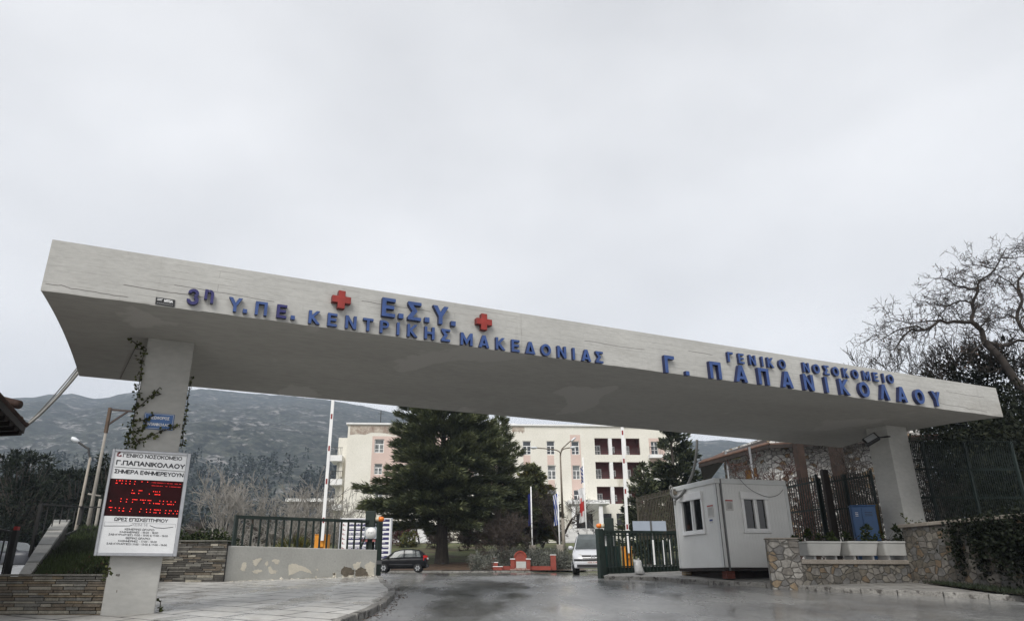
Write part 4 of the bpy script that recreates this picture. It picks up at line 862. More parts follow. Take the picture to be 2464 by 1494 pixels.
def round_crown(name, label, base, H, blobs, seed, mats, n, leaf, trunk_r=.2, group=None, cat='tree', trunk=True, twig=None):
    """crown of leaf clumps inside ellipsoids [(dx,dy,dz,rx,ry,rz)]"""
    rs = np.random.RandomState(seed); t = thing(name, label, cat, base, 0, group); B = np.array(base, float); segs = []
    C = []; D = []
    tot = sum(b[3] * b[4] * b[5] for b in blobs)
    for b in blobs:
        c = B + np.array(b[:3]); rr = np.array(b[3:]); k = max(8, int(n * b[3] * b[4] * b[5] / tot)); nc = max(3, k // 42)
        cd = unit(rs.normal(size=(nc, 3))); cr = rs.uniform(.25, 1, (nc, 1)) ** .45; cc = c + cd * cr * rr
        for q, dd in zip(cc, cd):
            m = int(rs.uniform(24, 60)); o = rs.normal(size=(m, 3)) * rr.min() * .17; C.append(q + o); D.append(dd * .6 + unit(o) + rs.normal(size=(m, 3)) * .5 + [0, 0, .15])
            if trunk or twig:
                st = B + np.array([0, 0, H * rs.uniform(.05, .35)]); mid = st * .45 + q * .55 + rs.normal(size=3) * rr.min() * .08
                segs.append((st, mid, trunk_r * .35, trunk_r * .2)); segs.append((mid, q, trunk_r * .2, trunk_r * .06))
    if trunk: segs.insert(0, (B - [0, 0, .3], B + [0, 0, H * .38], trunk_r * 1.1, trunk_r * .6))
    if segs: V, F = tube_np(segs, 5); np_build('trunk' if trunk else 'stems', V, F, np.zeros(len(F)), [twig or bark], t, True)
    C = np.concatenate(C); D = np.concatenate(D); k = len(C)
    V, F = leaves(C, D, leaf[0] * rs.uniform(.6, 1.4, k), leaf[1] * rs.uniform(.6, 1.4, k), rs)
    np_build('crown', V, F, rs.randint(0, len(mats), k), mats, t); return t
def grow(rs, p, d, L_, r, depth, segs, bend=.25, up=.15, spread=.6, kids=(2, 4), taper=.62, rmin=.006, short=.7, zig=.18):
    m = 4 if depth > 0 else 3; q = np.array(p, float); d = np.array(d, float); r1 = r
    for i in range(m):
        d = d + rs.normal(size=3) * zig + [0, 0, up / m]; d = d / np.linalg.norm(d); nx_ = q + d * L_ / m; r2 = max(rmin, r * (1 - (1 - taper) * (i + 1) / m))
        segs.append((q, nx_, r1, r2)); q = nx_; r1 = r2
        if depth > 0 and i >= 1:
            for k in range(rs.randint(*kids) if i < m - 1 else 2):
                s = d + rs.normal(size=3) * spread; s /= np.linalg.norm(s); grow(rs, q, s, L_ * short * rs.uniform(.6, 1.1), max(rmin, r2 * rs.uniform(.5, .75)), depth - 1, segs, bend, up, spread, kids, taper, rmin, short, zig)
def bare_tree(name, label, base, H, seed, m, stems=1, depth=4, r=.15, group=None, spread=.55, up=.3, lean=.25, kids=(1, 3), rmin=.008, first=.4, cat='tree', short=.7):
    rs = np.random.RandomState(seed); t = thing(name, label, cat, base, 0, group); tr = []; segs = []
    for s in range(stems):
        d = np.array([rs.normal() * lean, rs.normal() * lean, 1.0])
        if stems > 1:
            a = 2 * np.pi * s / stems + rs.uniform(-.4, .4); d = np.array([np.cos(a) * lean * 1.6, np.sin(a) * lean * 1.6, 1.0])
        d /= np.linalg.norm(d); grow(rs, np.array(base) - [0, 0, .2], d, H * first, r, depth, segs, up=up, spread=spread, kids=kids, rmin=rmin, short=short)
    big = [s for s in segs if s[2] > r * .45]; small = [s for s in segs if s[2] <= r * .45]
    V, F = tube_np(big or segs[:4], 7); np_build('trunk', V, F, np.zeros(len(F)), [m], t, True)
    V, F = tube_np(small or segs, 3); np_build('crown', V, F, np.zeros(len(F)), [m], t); return t

# the big cedar and its neighbours on the lawn
b0 = at(1061, 1352, 63.5); conifer('cedar_tree', 'huge dark spreading cedar in front of the hospital, its trunk clear of the lawn', (b0.x, b0.y, b0.z), 15.6, 7.9, 3, [cedarA, cedarB], z0=.185, dens=1.75, trunk_r=.5, droop=.2, leaf=(.6, .085), prof=.56, whorl=.4, per=9)
b0 = at(1203, 1330, 70); conifer('spruce_tree', 'slimmer dark conifer touching the right side of the huge cedar', (b0.x, b0.y, gz(70)), 13.4, 4.7, 5, [cedarB, cedarA], z0=.1, dens=1.7, trunk_r=.3, droop=.15, leaf=(.55, .085), prof=.72)
yel = leafm('yellowing_needles', (.055, .055, .014), (.12, .10, .02)); 
b0 = at(1283, 1318, 76); conifer('yellow_conifer', 'yellow green conifer behind the left flagpole', (b0.x, b0.y, gz(76)), 8.6, 3.6, 9, [cedarB, yel], z0=.12, dens=1.2, trunk_r=.2, leaf=(.5, .18), prof=.6)
b0 = at(1560, 1300, 62); conifer('fir_tree', 'dark fir with open upper twigs right of the maroon loggias', (b0.x, b0.y, gz(62)), 8.3, 3.3, 12, [cedarA, pineB], z0=.1, dens=.75, trunk_r=.22, droop=.2, leaf=(.42, .12), prof=.75)
b0 = at(1640, 1300, 66); conifer('fir_tree', 'tall dark fir behind the guard cabin roof', (b0.x, b0.y, gz(66)), 12.6, 4.6, 14, [cedarA, pineB], z0=.1, dens=1.0, trunk_r=.3, droop=.2, leaf=(.5, .14), prof=.7)
# bare shrubs on the lawn
b0 = at(1213, 1342, 60); t_ = bare_tree('bare_bush', 'large brown leafless bush behind the red brick monument', (b0.x, b0.y, b0.z), 5.2, 21, twigB, stems=11, depth=4, r=.035, spread=.5, up=.1, lean=.28, kids=(1, 3), rmin=.008, first=.34, cat='bush')
for k, (x, y, Y, h, lab, mt) in enumerate(((1055, 1318, 78, 3.2, 'brown clipped bush just right of the cedar trunk', twigB), (1124, 1322, 76, 3.0, 'brown vase shaped bush between the cedar and the dark car', twigB), (1268, 1322, 74, 3.4, 'dark brown leafless bush right of the big bare bush', twigB), (962, 1312, 82, 3.0, 'reddish bush in front of the white annexe', mat('reddish_twigs', (.07, .025, .025), .9, scale=3, col2=(.12, .05, .045))))):
    p = at(x, y, Y); bare_tree('bare_bush', lab, (p.x, p.y, p.z), h, 30 + k, mt, stems=9, depth=3, r=.03, spread=.5, up=.05, lean=.24, kids=(2, 4), rmin=.014, first=.4, group='leafless bushes on the lawn', cat='bush')
p = at(984, 1315, 80); round_crown('yellow_shrub', 'small yellow green shrub beside the reddish bush', (p.x, p.y, p.z - .2), 1.6, [(0, 0, .9, .9, .9, .9)], 41, [yel, cedarB], 700, (.28, .2), .05, cat='shrub', trunk=False)
for k, (x, y0, y1, Y) in enumerate(((1010, 1262, 1312, 84), (1040, 1266, 1312, 85), (975, 1255, 1310, 86))):
    p = at(x, y1, Y); q = at(x, y0, Y); bare_tree('young_tree', ['thin dark young tree with a planted collar before the annexe', 'thin straight young tree nearest the cedar trunk', 'thin young tree above the reddish bush'][k], (p.x, p.y, p.z), q.z - p.z + 1.5, 50 + k, twigD, depth=3, r=.11, group='young trees before the annexe', lean=.05, first=.6, rmin=.012)
p = at(1345, 1306, 72); bare_tree('bare_tree', 'small leafless tree in front of the hospital entrance steps', (p.x, p.y, p.z), 7.6, 66, twigB, stems=2, depth=4, r=.15, spread=.55, up=.28, lean=.14, kids=(1, 3), rmin=.012, first=.38)
p = at(1306, 1312, 75); bare_tree('bare_tree', 'reddish leafless tree left of the middle flagpole', (p.x, p.y, p.z), 6.0, 68, twigB, stems=3, depth=4, r=.08, spread=.5, up=.2, lean=.18, rmin=.012, first=.4)
# lavender round the monument
lavA = leafm('lavender_grey', (.12, .125, .105), (.22, .225, .195)); lavB = leafm('lavender_dark', (.055, .06, .05), (.11, .115, .095))
for k, (x, y, Y, w, h, lab) in enumerate(((1161, 1375, 57.6, 1.25, 1.25, 'grey round lavender bush at the left end of the brick wall'), (1206, 1360, 59.5, 1.9, 1.5, 'wide grey lavender bush behind the left brick steps'), (1303, 1362, 59.2, 1.45, 1.5, 'grey lavender bush between the monument and the right brick pillar'), (1292, 1345, 60.5, 1.1, 1.3, 'grey lavender bush highest behind the monument'), (1352, 1366, 59.6, 1.3, 1.3, 'grey lavender bush right of the brick pillar'), (1343, 1350, 60.8, 1.0, 1.0, 'small grey lavender bush under the middle flagpole'))):
    p = at(x, y, Y); round_crown('lavender_bush', lab, (p.x, Y, gz(Y)), h, [(0, 0, h * .5, w, .9, h * .58), (-.4, -.2, h * .4, w * .6, .7, h * .5), (.45, .1, h * .45, w * .6, .8, h * .5)], 70 + k, [lavA, lavA, lavB], 2600, (.17, .05), .06, group='lavender bushes round the monument', cat='bush', trunk=False)

# pale bare plane trees at left
for k, (x, Y, h, st, lab) in enumerate(((520, 62, 9.8, 5, 'pale many stemmed leafless tree above the dark hedge'), (668, 70, 10.2, 4, 'pale leafless tree above the left gate'), (738, 76, 11.5, 4, 'pale leafless tree just left of the raised white barrier'), (830, 74, 8.8, 3, 'thin leafless tree before the hospital corner'))):
    p = at(x, 1320, Y); bare_tree('bare_tree', lab, (p.x, Y, 1.9), h, 80 + k, twigW, stems=st, depth=4, r=.14, spread=.38, up=.25, lean=.26, kids=(1, 2), rmin=.02, first=.38, group='leafless pale trees behind the left gate', short=.72)
for k, (x, Y, h) in enumerate(((600, 82, 7.5), (700, 86, 7.0), (790, 84, 7.0), (470, 80, 7.0))):
    p = at(x, 1300, Y); bare_tree('bare_tree', ['low reddish leafless tree between the two pale trees', 'low reddish leafless tree before the stone block', 'low reddish leafless tree behind the raised barrier', 'low reddish leafless tree right of the notice board'][k], (p.x, Y, 2.2), h, 90 + k, twigB, stems=6, depth=4, r=.06, spread=.5, up=.15, lean=.3, kids=(1, 3), rmin=.014, first=.36, group='reddish bare trees in the back')
# dark pines at left
for k, (x, y1, Y, top, w, lab) in enumerate(((30, 1330, 60, 1082, 3.6, 'dark ragged pine at the far left edge'), (-40, 1330, 64, 1075, 3.8, 'dark pine cut by the left edge of view'), (112, 1330, 70, 1105, 3.8, 'dark pine between the far left pine and the lamp'), (180, 1330, 66, 1118, 3.0, 'dark pine right behind the bent arm lamp'), (262, 1330, 58, 1080, 3.0, 'dark pine between the wooden pole and the notice board'), (225, 1330, 74, 1130, 3.2, 'low dark pine behind the wooden pole'), (65, 1330, 76, 1120, 3.5, 'low dark pine behind the far left pine'), (148, 1330, 82, 1128, 3.5, 'lowest dark pine behind the railing'))):
    p = at(x, 1330, Y); zt = at(x, top, Y).z; H = zt - 1.8
    rs_ = random.Random(k); bl = [(0, 0, H * .45, w * .8, w * .8, H * .22), (0, 0, H * .25, w, w, H * .2)] + [(rs_.uniform(-1, 1) * w * .55, rs_.uniform(-1, 1) * w * .5, H * rs_.uniform(.55, .93), w * rs_.uniform(.28, .5), w * .45, H * rs_.uniform(.06, .1)) for _ in range(9)]
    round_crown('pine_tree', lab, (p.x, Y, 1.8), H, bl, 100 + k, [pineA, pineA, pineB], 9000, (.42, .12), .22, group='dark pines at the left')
# distant pine forest at the foot of the mountain
rs_ = np.random.RandomState(5); V_ = []; F_ = []; M_ = []; nb = 0
fx = leafm('far_forest_green', (.010, .017, .012), (.028, .036, .022), scale=.1); fx2 = leafm('far_forest_grey', (.022, .028, .02), (.04, .045, .03), scale=.1)
for k in range(3600):
    if k < 500: Y = rs_.uniform(200, 330); x = rs_.uniform(-.65, .65) * Y; z = 5.5
    else:
        x, Y, z = mpt(rs_.randint(8, 125), int(rs_.uniform(0, 1) ** 1.3 * 24)); x += rs_.uniform(-8, 8); Y += rs_.uniform(-8, 8); z -= 1
        if z / Y > .135 + rs_.normal() * .012: continue
    H = rs_.uniform(9, 15); w = H * rs_.uniform(.16, .24)
    m = 46; h = rs_.uniform(.1, 1, m) ** .9; a = rs_.uniform(0, 2 * np.pi, m); r = w * (1 - h) ** .75 * rs_.uniform(.5, 1.1, m) + .15
    C = np.stack([x + np.cos(a) * r, Y + np.sin(a) * r, z + h * H], 1); D = np.stack([np.cos(a), np.sin(a), rs_.uniform(-.2, .7, m)], 1)
    v, f = leaves(C, D, w * .75, w * .5, rs_); V_.append(v); F_.append(f + nb); nb += len(v); M_.append(np.full(m, int(rs_.rand() < .3)))
np_build('pine_forest', np.concatenate(V_), np.concatenate(F_), np.concatenate(M_), [fx, fx2], None, kind='stuff', label='dark distant pine wood along the foot of the mountain', cat='forest')

# hedge and palm behind the left gate
hedgeA = leafm('hedge_leaf', (.010, .018, .008), (.03, .042, .016)); hedgeB = leafm('hedge_leaf_light', (.03, .042, .014), (.06, .075, .028))
p = at(495, 1310, 25.5); round_crown('evergreen_hedge', 'dense dark rounded hedge behind the slate wall right of the notice board', (p.x, p.y, 1.6), 1.4, [(0, 0, .75, 1.15, .8, .62), (-.75, 0, .6, .7, .7, .5), (.7, 0, .55, .7, .6, .5)], 130, [hedgeA, hedgeA, hedgeB], 6500, (.10, .06), .05, cat='hedge', trunk=False)
p = at(705, 1330, 36); t = thing('palm_plant', 'small yellow green palm behind the bars of the left gate', 'palm', (p.x, p.y, 1.7)); rs_ = np.random.RandomState(8); C = []; D = []
for k in range(26):
    a = rs_.uniform(0, 2 * np.pi); e = rs_.uniform(.1, 1.3); d = np.array([np.cos(a) * np.cos(e), np.sin(a) * np.cos(e), np.sin(e)])
    for j in range(9): C.append(np.array([p.x, p.y, 2.35]) + d * .5 + 0); D.append(d + rs_.normal(size=3) * .28)
V, F = leaves(np.array(C), np.array(D), .75, .05, rs_); np_build('fronds', V, F, rs_.randint(0, 2, len(F)), [yel, hedgeB], t)
m = MB(); m.tube([(p.x, p.y, 1.5), (p.x, p.y, 2.6)], [.16, .12], 8); m.build('trunk', bark, t)

# ---- ivy on the left column
ivyA = leafm('ivy_leaf', (.05, .062, .020), (.11, .12, .045), scale=4); ivyB = leafm('ivy_leaf_dark', (.022, .028, .010), (.05, .058, .022), scale=4)
def ivy(name, label, paths, seed, per, parent=None, frame=None, leaf=.07, mats=None):
    rs = np.random.RandomState(seed); P0 = np.array(frame(*paths[0][0][0]))
    t = thing(name, label, 'ivy', tuple(P0)); C = []; D = []; sg = []
    for path, w in paths:
        Q = np.array([frame(*q) for q in path])
        for i in range(len(Q) - 1):
            L_ = np.linalg.norm(Q[i + 1] - Q[i]); k = int(per * 8.5 * L_ * (w / .08) ** .6) + 3; u = rs.rand(k, 1)
            c = Q[i] * (1 - u) + Q[i + 1] * u + rs.normal(size=(k, 3)) * w * .5 * np.array([1, .35, 1]); C.append(c); D.append(rs.normal(size=(k, 3)) * .7 + [0, -.8, -.4])
            sg.append((Q[i], Q[i + 1], .009, .008))
    V, F = tube_np(sg, 4); np_build('stems', V, F, np.zeros(len(F)), [bark], t)
    C = np.concatenate(C); D = np.concatenate(D); k = len(C); V, F = leaves(C, D, leaf * rs.uniform(.6, 1.4, k), leaf * rs.uniform(.6, 1.2, k), rs); np_build('leaves', V, F, rs.randint(0, 2, k), mats or [ivyA, ivyB], t); return t
def cf(x, y): a, z = onperp(x, y, 2.37); return tuple(bp(a, 2.37, z))
def Z1(x, y): return ((x / 2.1344) / 1.44115, (780 + y / 2.1344) / 1.44115)
def Z2(x, y): return ((x / 2.1257) / 1.44115, (1450 + y / 2.1257) / 1.44115)
ivy('climbing_ivy', 'ivy climbing the left edge of the left column with side shoots over the street sign', [([Z1(960, 845), Z1(1010, 880), Z1(1080, 915)], .07), ([Z1(1085, 915), Z1(1050, 1000), Z1(1045, 1080), Z1(1030, 1180), Z1(1015, 1280), Z1(1000, 1380), Z1(985, 1480)], .085), ([Z2(985, 0), Z2(965, 60), Z2(945, 130), Z2(940, 200)], .13), ([Z2(960, 90), Z2(1000, 150), Z2(1030, 190)], .15), ([Z2(940, 190), Z2(1050, 160), Z2(1130, 120), Z2(1210, 90), Z2(1330, 45)], .055), ([Z1(1000, 1370), Z1(1080, 1300), Z1(1150, 1240), Z1(1185, 1200)], .045), ([Z1(1120, 1270), Z1(1195, 1250)], .035), ([Z1(1000, 1450), Z1(1080, 1440), Z1(1140, 1400)], .04), ([Z2(1085, 0), Z2(1075, 60), Z2(1010, 110)], .06)], 140, 7, frame=cf)
def cf2(x, y): a, z = onperp(x, y, 2.55); return tuple(bp(max(a, 2.53), 2.55, z))
ivy('climbing_ivy', 'thin ivy strip climbing the right edge of the left column', [([Z1(1418, 1120), Z1(1405, 1200), Z1(1390, 1300), Z1(1378, 1400), Z1(1372, 1480)], .05), ([Z2(1360, 0), Z2(1345, 90), Z2(1350, 160), Z2(1335, 220)], .08)], 141, 6, frame=cf2)
def cf3(x, y): a, z = onperp(x, y, 2.3); return tuple(bp(a, 2.3, z))
ivy('weed_tuft', 'small weeds growing at the right foot of the left column', [([Z2(1150, 1340), Z2(1140, 1400), Z2(1135, 1450)], .07)], 142, 5, frame=lambda x, y: tuple(bp(2.58, 2.6, onperp(x, y, 2.6)[1])))
ivy('weed_tuft', 'dark ivy tuft on the slate wall corner beside the left column', [([Z2(790, 1080), Z2(800, 1130), Z2(790, 1170)], .09)], 143, 7, frame=lambda x, y: tuple(at(x, y, 13.25)))

# ---- right side: bare acacia, twiggy shrubs, dark evergreen mass
AY = 28.0
def Z8(x, y): return (1942.9 + x / 3.0762, 555.1 + y / 3.0762)
t = thing('acacia_tree', 'gnarled leafless acacia rising behind the right end of the canopy', 'tree', tuple(at(2560, 1150, AY + .5)), 0)
rs = np.random.RandomState(17); tr = []; tw = []
def limb(px, r0, r1, dy=0.0, sprout=6, ln=1.0):
    Q = [np.array(at(*Z8(*q), AY + dy * i / max(1, len(px) - 1))) for i, q in enumerate(px)]
    for i in range(len(Q) - 1):
        f0, f1 = i / (len(Q) - 1), (i + 1) / (len(Q) - 1); a, b = r0 + (r1 - r0) * f0, r0 + (r1 - r0) * f1
        md = (Q[i] + Q[i + 1]) / 2 + rs.normal(size=3) * .05; tr.append((Q[i], md, a, (a + b) / 2)); tr.append((md, Q[i + 1], (a + b) / 2, b))
        for k in range((sprout * 2) // 3 if r0 < .13 else 1):
            u = rs.rand(); s = Q[i] * (1 - u) + Q[i + 1] * u; dd = unit(Q[i + 1] - Q[i]) * .6 + rs.normal(size=3) * [.7, .5, .6] + [0, 0, .15]
            grow(rs, s, dd / np.linalg.norm(dd), ln * .68 * rs.uniform(.5, 1.3), min(b * .5, .026), 2, tw, spread=.75, up=.1, kids=(1, 2), rmin=.008, zig=.35)
limb([(1900, 1480), (1600, 1180), (1450, 970), (1370, 880), (1310, 820)], 0.187, 0.128, 0, 3)
limb([(1310, 820), (1270, 720), (1215, 675)], 0.109, 0.093, 0, 6)
limb([(1215, 675), (1090, 670), (980, 660), (870, 735), (770, 730), (680, 830), (640, 900)], 0.078, 0.017, -.8, 7, 1.0)
limb([(870, 735), (740, 715), (640, 750), (500, 830)], 0.039, 0.010, -.8, 7, 1.0)
limb([(980, 660), (880, 670), (760, 690), (600, 640)], 0.039, 0.010, -1, 7, .9)
limb([(1215, 675), (1230, 600), (1220, 540), (1265, 440), (1290, 360), (1390, 280), (1430, 200), (1475, 125)], 0.078, 0.015, .5, 6, 1.0)
limb([(1265, 440), (1190, 430), (1100, 410), (1000, 350), (930, 350)], 0.047, 0.012, -.6, 7, .9)
limb([(1220, 540), (1130, 520), (1020, 560), (900, 540), (830, 520)], 0.039, 0.010, .6, 7, .9)
limb([(1390, 280), (1300, 260), (1220, 250), (1140, 260)], 0.031, 0.010, .5, 7, .9)
limb([(1430, 200), (1520, 200), (1620, 190)], 0.031, 0.010, .5, 7, .9)
limb([(1310, 820), (1450, 850), (1560, 810), (1700, 830)], 0.094, 0.043, .8, 7, 1.0)
limb([(1310, 820), (1250, 870), (1190, 910), (1120, 900)], 0.039, 0.010, -.5, 7, .9)
limb([(1800, 900), (1600, 740), (1550, 650), (1590, 520), (1560, 430), (1590, 330), (1700, 220)], 0.086, 0.034, 1, 6, 1.0)
limb([(1550, 650), (1480, 620), (1400, 640), (1330, 690)], 0.039, 0.012, .6, 7, .9)
limb([(1590, 520), (1500, 380), (1420, 330), (1390, 400)], 0.039, 0.012, .3, 7, .9)
limb([(1270, 720), (1330, 650), (1400, 590)], 0.039, 0.010, .3, 7, .9)
V, F = tube_np(tr, 7); np_build('trunk', V, F, np.zeros(len(F)), [twigD], t, True)
V, F = tube_np(tw, 3); np_build('crown', V, F, np.zeros(len(F)), [twigD], t)
ends = np.array([s[1] for s in tw]); pick = ends[rs.choice(len(ends), 420)]
V, F = leaves(pick, rs.normal(size=(420, 3)) + [0, 0, -.5], .11, .05, rs); np_build('withered_leaves', V, F, np.zeros(len(F)), [mat('withered_leaf', (.10, .055, .03), .9, scale=5)], t)
for k, (x, y, Y, h, st, lab) in enumerate(((2115, 960, 31, 3.4, 4, 'thin leafless shrub showing above the canopy left of the acacia'), (2165, 960, 30.5, 3.4, 5, 'leafless shrub above the last raised letters'), (2205, 960, 33, 3.8, 5, 'leafless shrub between the letters and the evergreen thicket'))):
    p = at(x, y, Y); bare_tree('bare_shrub', lab, (p.x, p.y, p.z), h, 150 + k, twigD, stems=3, depth=3, r=.025, spread=.35, up=.25, lean=.12, kids=(1, 2), rmin=.009, first=.4, group='leafless shrubs behind the canopy', cat='shrub')
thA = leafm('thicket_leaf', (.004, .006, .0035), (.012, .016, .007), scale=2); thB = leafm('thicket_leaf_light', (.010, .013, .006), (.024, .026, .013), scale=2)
p = at(2320, 1330, 31)
def bl(x, y, Y, rx, rz, ry=2.0): q = at(x, y, Y); return (q.x - p.x, q.y - p.y, q.z - 1.6, rx, ry, rz)
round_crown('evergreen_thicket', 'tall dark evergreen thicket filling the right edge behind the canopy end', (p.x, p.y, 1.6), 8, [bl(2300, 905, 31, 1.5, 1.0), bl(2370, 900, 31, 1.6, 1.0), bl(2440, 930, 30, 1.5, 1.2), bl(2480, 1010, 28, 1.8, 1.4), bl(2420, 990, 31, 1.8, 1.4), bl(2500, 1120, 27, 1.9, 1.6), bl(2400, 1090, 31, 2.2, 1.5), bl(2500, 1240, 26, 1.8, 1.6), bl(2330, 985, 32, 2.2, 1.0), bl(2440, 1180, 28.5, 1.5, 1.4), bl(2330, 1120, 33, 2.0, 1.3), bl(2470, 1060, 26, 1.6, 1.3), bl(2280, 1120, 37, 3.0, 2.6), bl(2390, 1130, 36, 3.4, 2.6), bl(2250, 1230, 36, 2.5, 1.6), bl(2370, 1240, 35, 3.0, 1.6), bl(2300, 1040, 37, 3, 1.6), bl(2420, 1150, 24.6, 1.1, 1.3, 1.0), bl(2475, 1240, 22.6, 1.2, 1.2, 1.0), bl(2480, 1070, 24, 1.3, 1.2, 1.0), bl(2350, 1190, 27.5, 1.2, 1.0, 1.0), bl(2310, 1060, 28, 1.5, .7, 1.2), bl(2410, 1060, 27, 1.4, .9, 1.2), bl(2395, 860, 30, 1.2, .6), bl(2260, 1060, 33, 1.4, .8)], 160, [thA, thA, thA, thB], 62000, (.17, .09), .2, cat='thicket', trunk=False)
for k in range(6):
    x, y, Y = [(2265, 900, 29.5), (2310, 880, 29.5), (2355, 880, 30), (2400, 890, 29), (2240, 930, 30), (2440, 900, 29)][k]; p2 = at(x, y, Y)
    bare_tree('thorny_shrub', ['leafless thorny shrub above the thicket nearest the letters', 'upright leafless shrub on the thicket left of the acacia trunk', 'leafless shrub tips right under the acacia fork', 'leafless shrub tips behind the acacia trunk', 'low leafless shrub at the canopy top edge by the thicket', 'leafless shrub tips at the right edge of the thicket'][k], (p2.x, p2.y, p2.z), 2.0, 170 + k, twigD, stems=6, depth=2, r=.016, spread=.4, up=.15, lean=.3, kids=(1, 3), rmin=.008, first=.45, group='thorny shrubs topping the thicket', cat='shrub')
# dark climbers and twigs in front of the lodge
p = at(1960, 1150, 33); bare_tree('bare_creeper', 'tangled leafless creeper in front of the stone lodge', (at(2110, 1200, 32).x, 32, 2.0), 6.5, 181, twigD, stems=7, depth=4, r=.05, spread=.7, up=-.05, lean=.5, kids=(1, 3), rmin=.008, first=.42, cat='creeper')
bare_tree('bare_creeper', 'reddish tangle of bare creeper on the lodge corner above the cabin', (at(1900, 1200, 34).x, 34, 2.4), 6.0, 182, mat('red_brown_twigs', (.04, .018, .013), .9, scale=3, col2=(.075, .036, .027)), stems=7, depth=4, r=.035, spread=.7, up=.0, lean=.4, kids=(1, 2), rmin=.014, first=.42, cat='creeper')
# ================================================================ walls and things near the gate
slates = [mat('slate_%s' % n, c, .75, scale=5, var=.3, fine=.25, bump=.5, bscale=22) for n, c in (('brown', (.135, .112, .085)), ('grey', (.155, .148, .13)), ('pale', (.27, .25, .205)), ('ochre', (.19, .15, .10)), ('dark', (.06, .055, .048)))]
gap = mat('slate_joint', (.012, .011, .010), .95)
def slate_wall(name, label, p0, p1, zb, zt, seed, rowh=(.045, .085), lenr=(.25, .85), th=.35, pal=(0, 0, 0, 1, 2, 3, 3), cap=True):
    rr = random.Random(seed); p0, p1 = Vector(p0), Vector(p1); L_ = (p1 - p0).length; u = (p1 - p0) / L_; rot = math.atan2(u.y, u.x)
    M = Matrix.Translation((p0.x, p0.y, 0)) @ Matrix.Rotation(rot, 4, 'Z'); m = MB(M); m.box(.02, L_ - .02, .03, th, zb, zt - .03, 5); z = zb
    while z < zt - .03:
        h = min(rr.uniform(*rowh), zt - z - .0); x = -rr.uniform(0, .2)
        while x < L_:
            l = rr.uniform(*lenr); a, c = max(0, x), min(L_, x + l)
            if c - a > .03:
                o = rr.uniform(-.018, .016); s = rr.uniform(-.008, .008); e = .008
                m.hexa([(a + e, o, z + e * .6), (c - e, o + rr.uniform(-.008, .008), z + e * .6 + s * .3), (c - e, .05, z + e * .6), (a + e, .05, z + e * .6), (a + e, o, z + h - e * .6), (c - e, o, z + h - e * .6 + s * .4), (c - e, .05, z + h - e * .6), (a + e, .05, z + h - e * .6)], rr.choice(pal))
            x += l
        z += h
    if cap:
        x = 0
        while x < L_: l = rr.uniform(.6, 1.2); m.box(x, min(L_, x + l) - .01, -.04, th, zt + rr.uniform(0, .006), zt + .035, rr.choice((1, 2, 1))); x += l
    return m.build(name, slates + [gap], label=label, cat='wall', loc=(p0.x, p0.y, zb), rot=rot)
s0 = at(-60, 1381, 13.86); s1 = at(253, 1381, 13.86); s1.x = -6.62
slate_wall('slate_wall', 'low brown slate retaining wall at the bottom left corner', (s0.x, 13.86, 0), (s1.x, 13.86, 0), .3, s1.z - .03, 4, rowh=(.034, .062), lenr=(.16, .62), pal=(0, 0, 1, 1, 2, 2, 3))
w0 = at(330, 1302, 22.3); w1 = at(548, 1302, 22.3)
slate_wall('slate_wall', 'dark slate wall between the notice board and the peeling plaster wall', (w0.x, 22.3, 0), (w1.x, 22.3, 0), 1.1, w1.z, 5, rowh=(.04, .08), lenr=(.2, .6), pal=(4, 4, 1, 0, 4, 1, 2))
# grass bank, retaining side
grassm = mat('bank_grass', (.012, .018, .007), .95, scale=1.2, col2=(.03, .04, .013), bump=.8, bscale=15, fine=.4)
bankm = MB()
def bank(i, j):
    f = j / 12; Y = 14.0 + f * 8.2; xr_ = -7.0 + (-10.3 + 7.0) * f; xl_ = -8.35 - 3.75 * f
    z = 1.5 + 1.42 * (f ** .85) + (nrs.uniform(-.04, .04) if 0 < i < 9 else 0) - (.25 * f if i > 7 else 0)
    return (xl_ + (xr_ - xl_) * i / 9, Y, z)
bankm.grid(bank, 10, 13)
for j in range(12): a, c = bank(9, j), bank(9, j + 1); bankm.face([a, c, (c[0], c[1], .3), (a[0], a[1], .3)]); a, c = bank(0, j), bank(0, j + 1); bankm.face([c, a, (a[0], a[1], .3), (c[0], c[1], .3)])
a_, c_2 = bank(0, 12), bank(9, 12); bankm.face([c_2, a_, (a_[0], a_[1] + 1.5, .9), (c_2[0], c_2[1] + 1.5, .9)])
bankm.build('grass_bank', grassm, kind='structure')
rs = np.random.RandomState(6); n = 15000; u = rs.rand(n); v = rs.rand(n) ** 1.15; C = np.zeros((n, 3))
for i in range(n):
    f = v[i]; x0_ = -8.3 - 3.7 * f; x1_ = -7.0 - 3.3 * f; C[i] = (x0_ + (x1_ - x0_) * u[i], 14.0 + f * 8.2, 1.5 + 1.42 * f ** .85 - .03)
D = rs.normal(size=(n, 3)) * .45 + [0, 0, 1]; V, F = leaves(C, D, rs.uniform(.06, .2, n), .018, rs)
mi_ = (np.sin(C[:, 0] * 2.1) + np.sin(C[:, 1] * 1.7 + 1) + rs.normal(size=n) * .6 > .3).astype(int)
np_build('bank_grass', V, F, mi_, [mat('grass_blades_dark', (.014, .022, .007), .8, scale=4, var=.4), mat('grass_blades_green', (.034, .052, .014), .8, scale=4, var=.4)], None, kind='stuff', label='dark green grass and weeds on the bank behind the slate wall', cat='grass')
n = 700; C = np.stack([rs.uniform(-8.3, -7.2, n), rs.uniform(14.05, 17, n), np.zeros(n)], 1); C[:, 2] = 1.5 + 1.42 * ((C[:, 1] - 14.0) / 8.2) ** .85 + .03
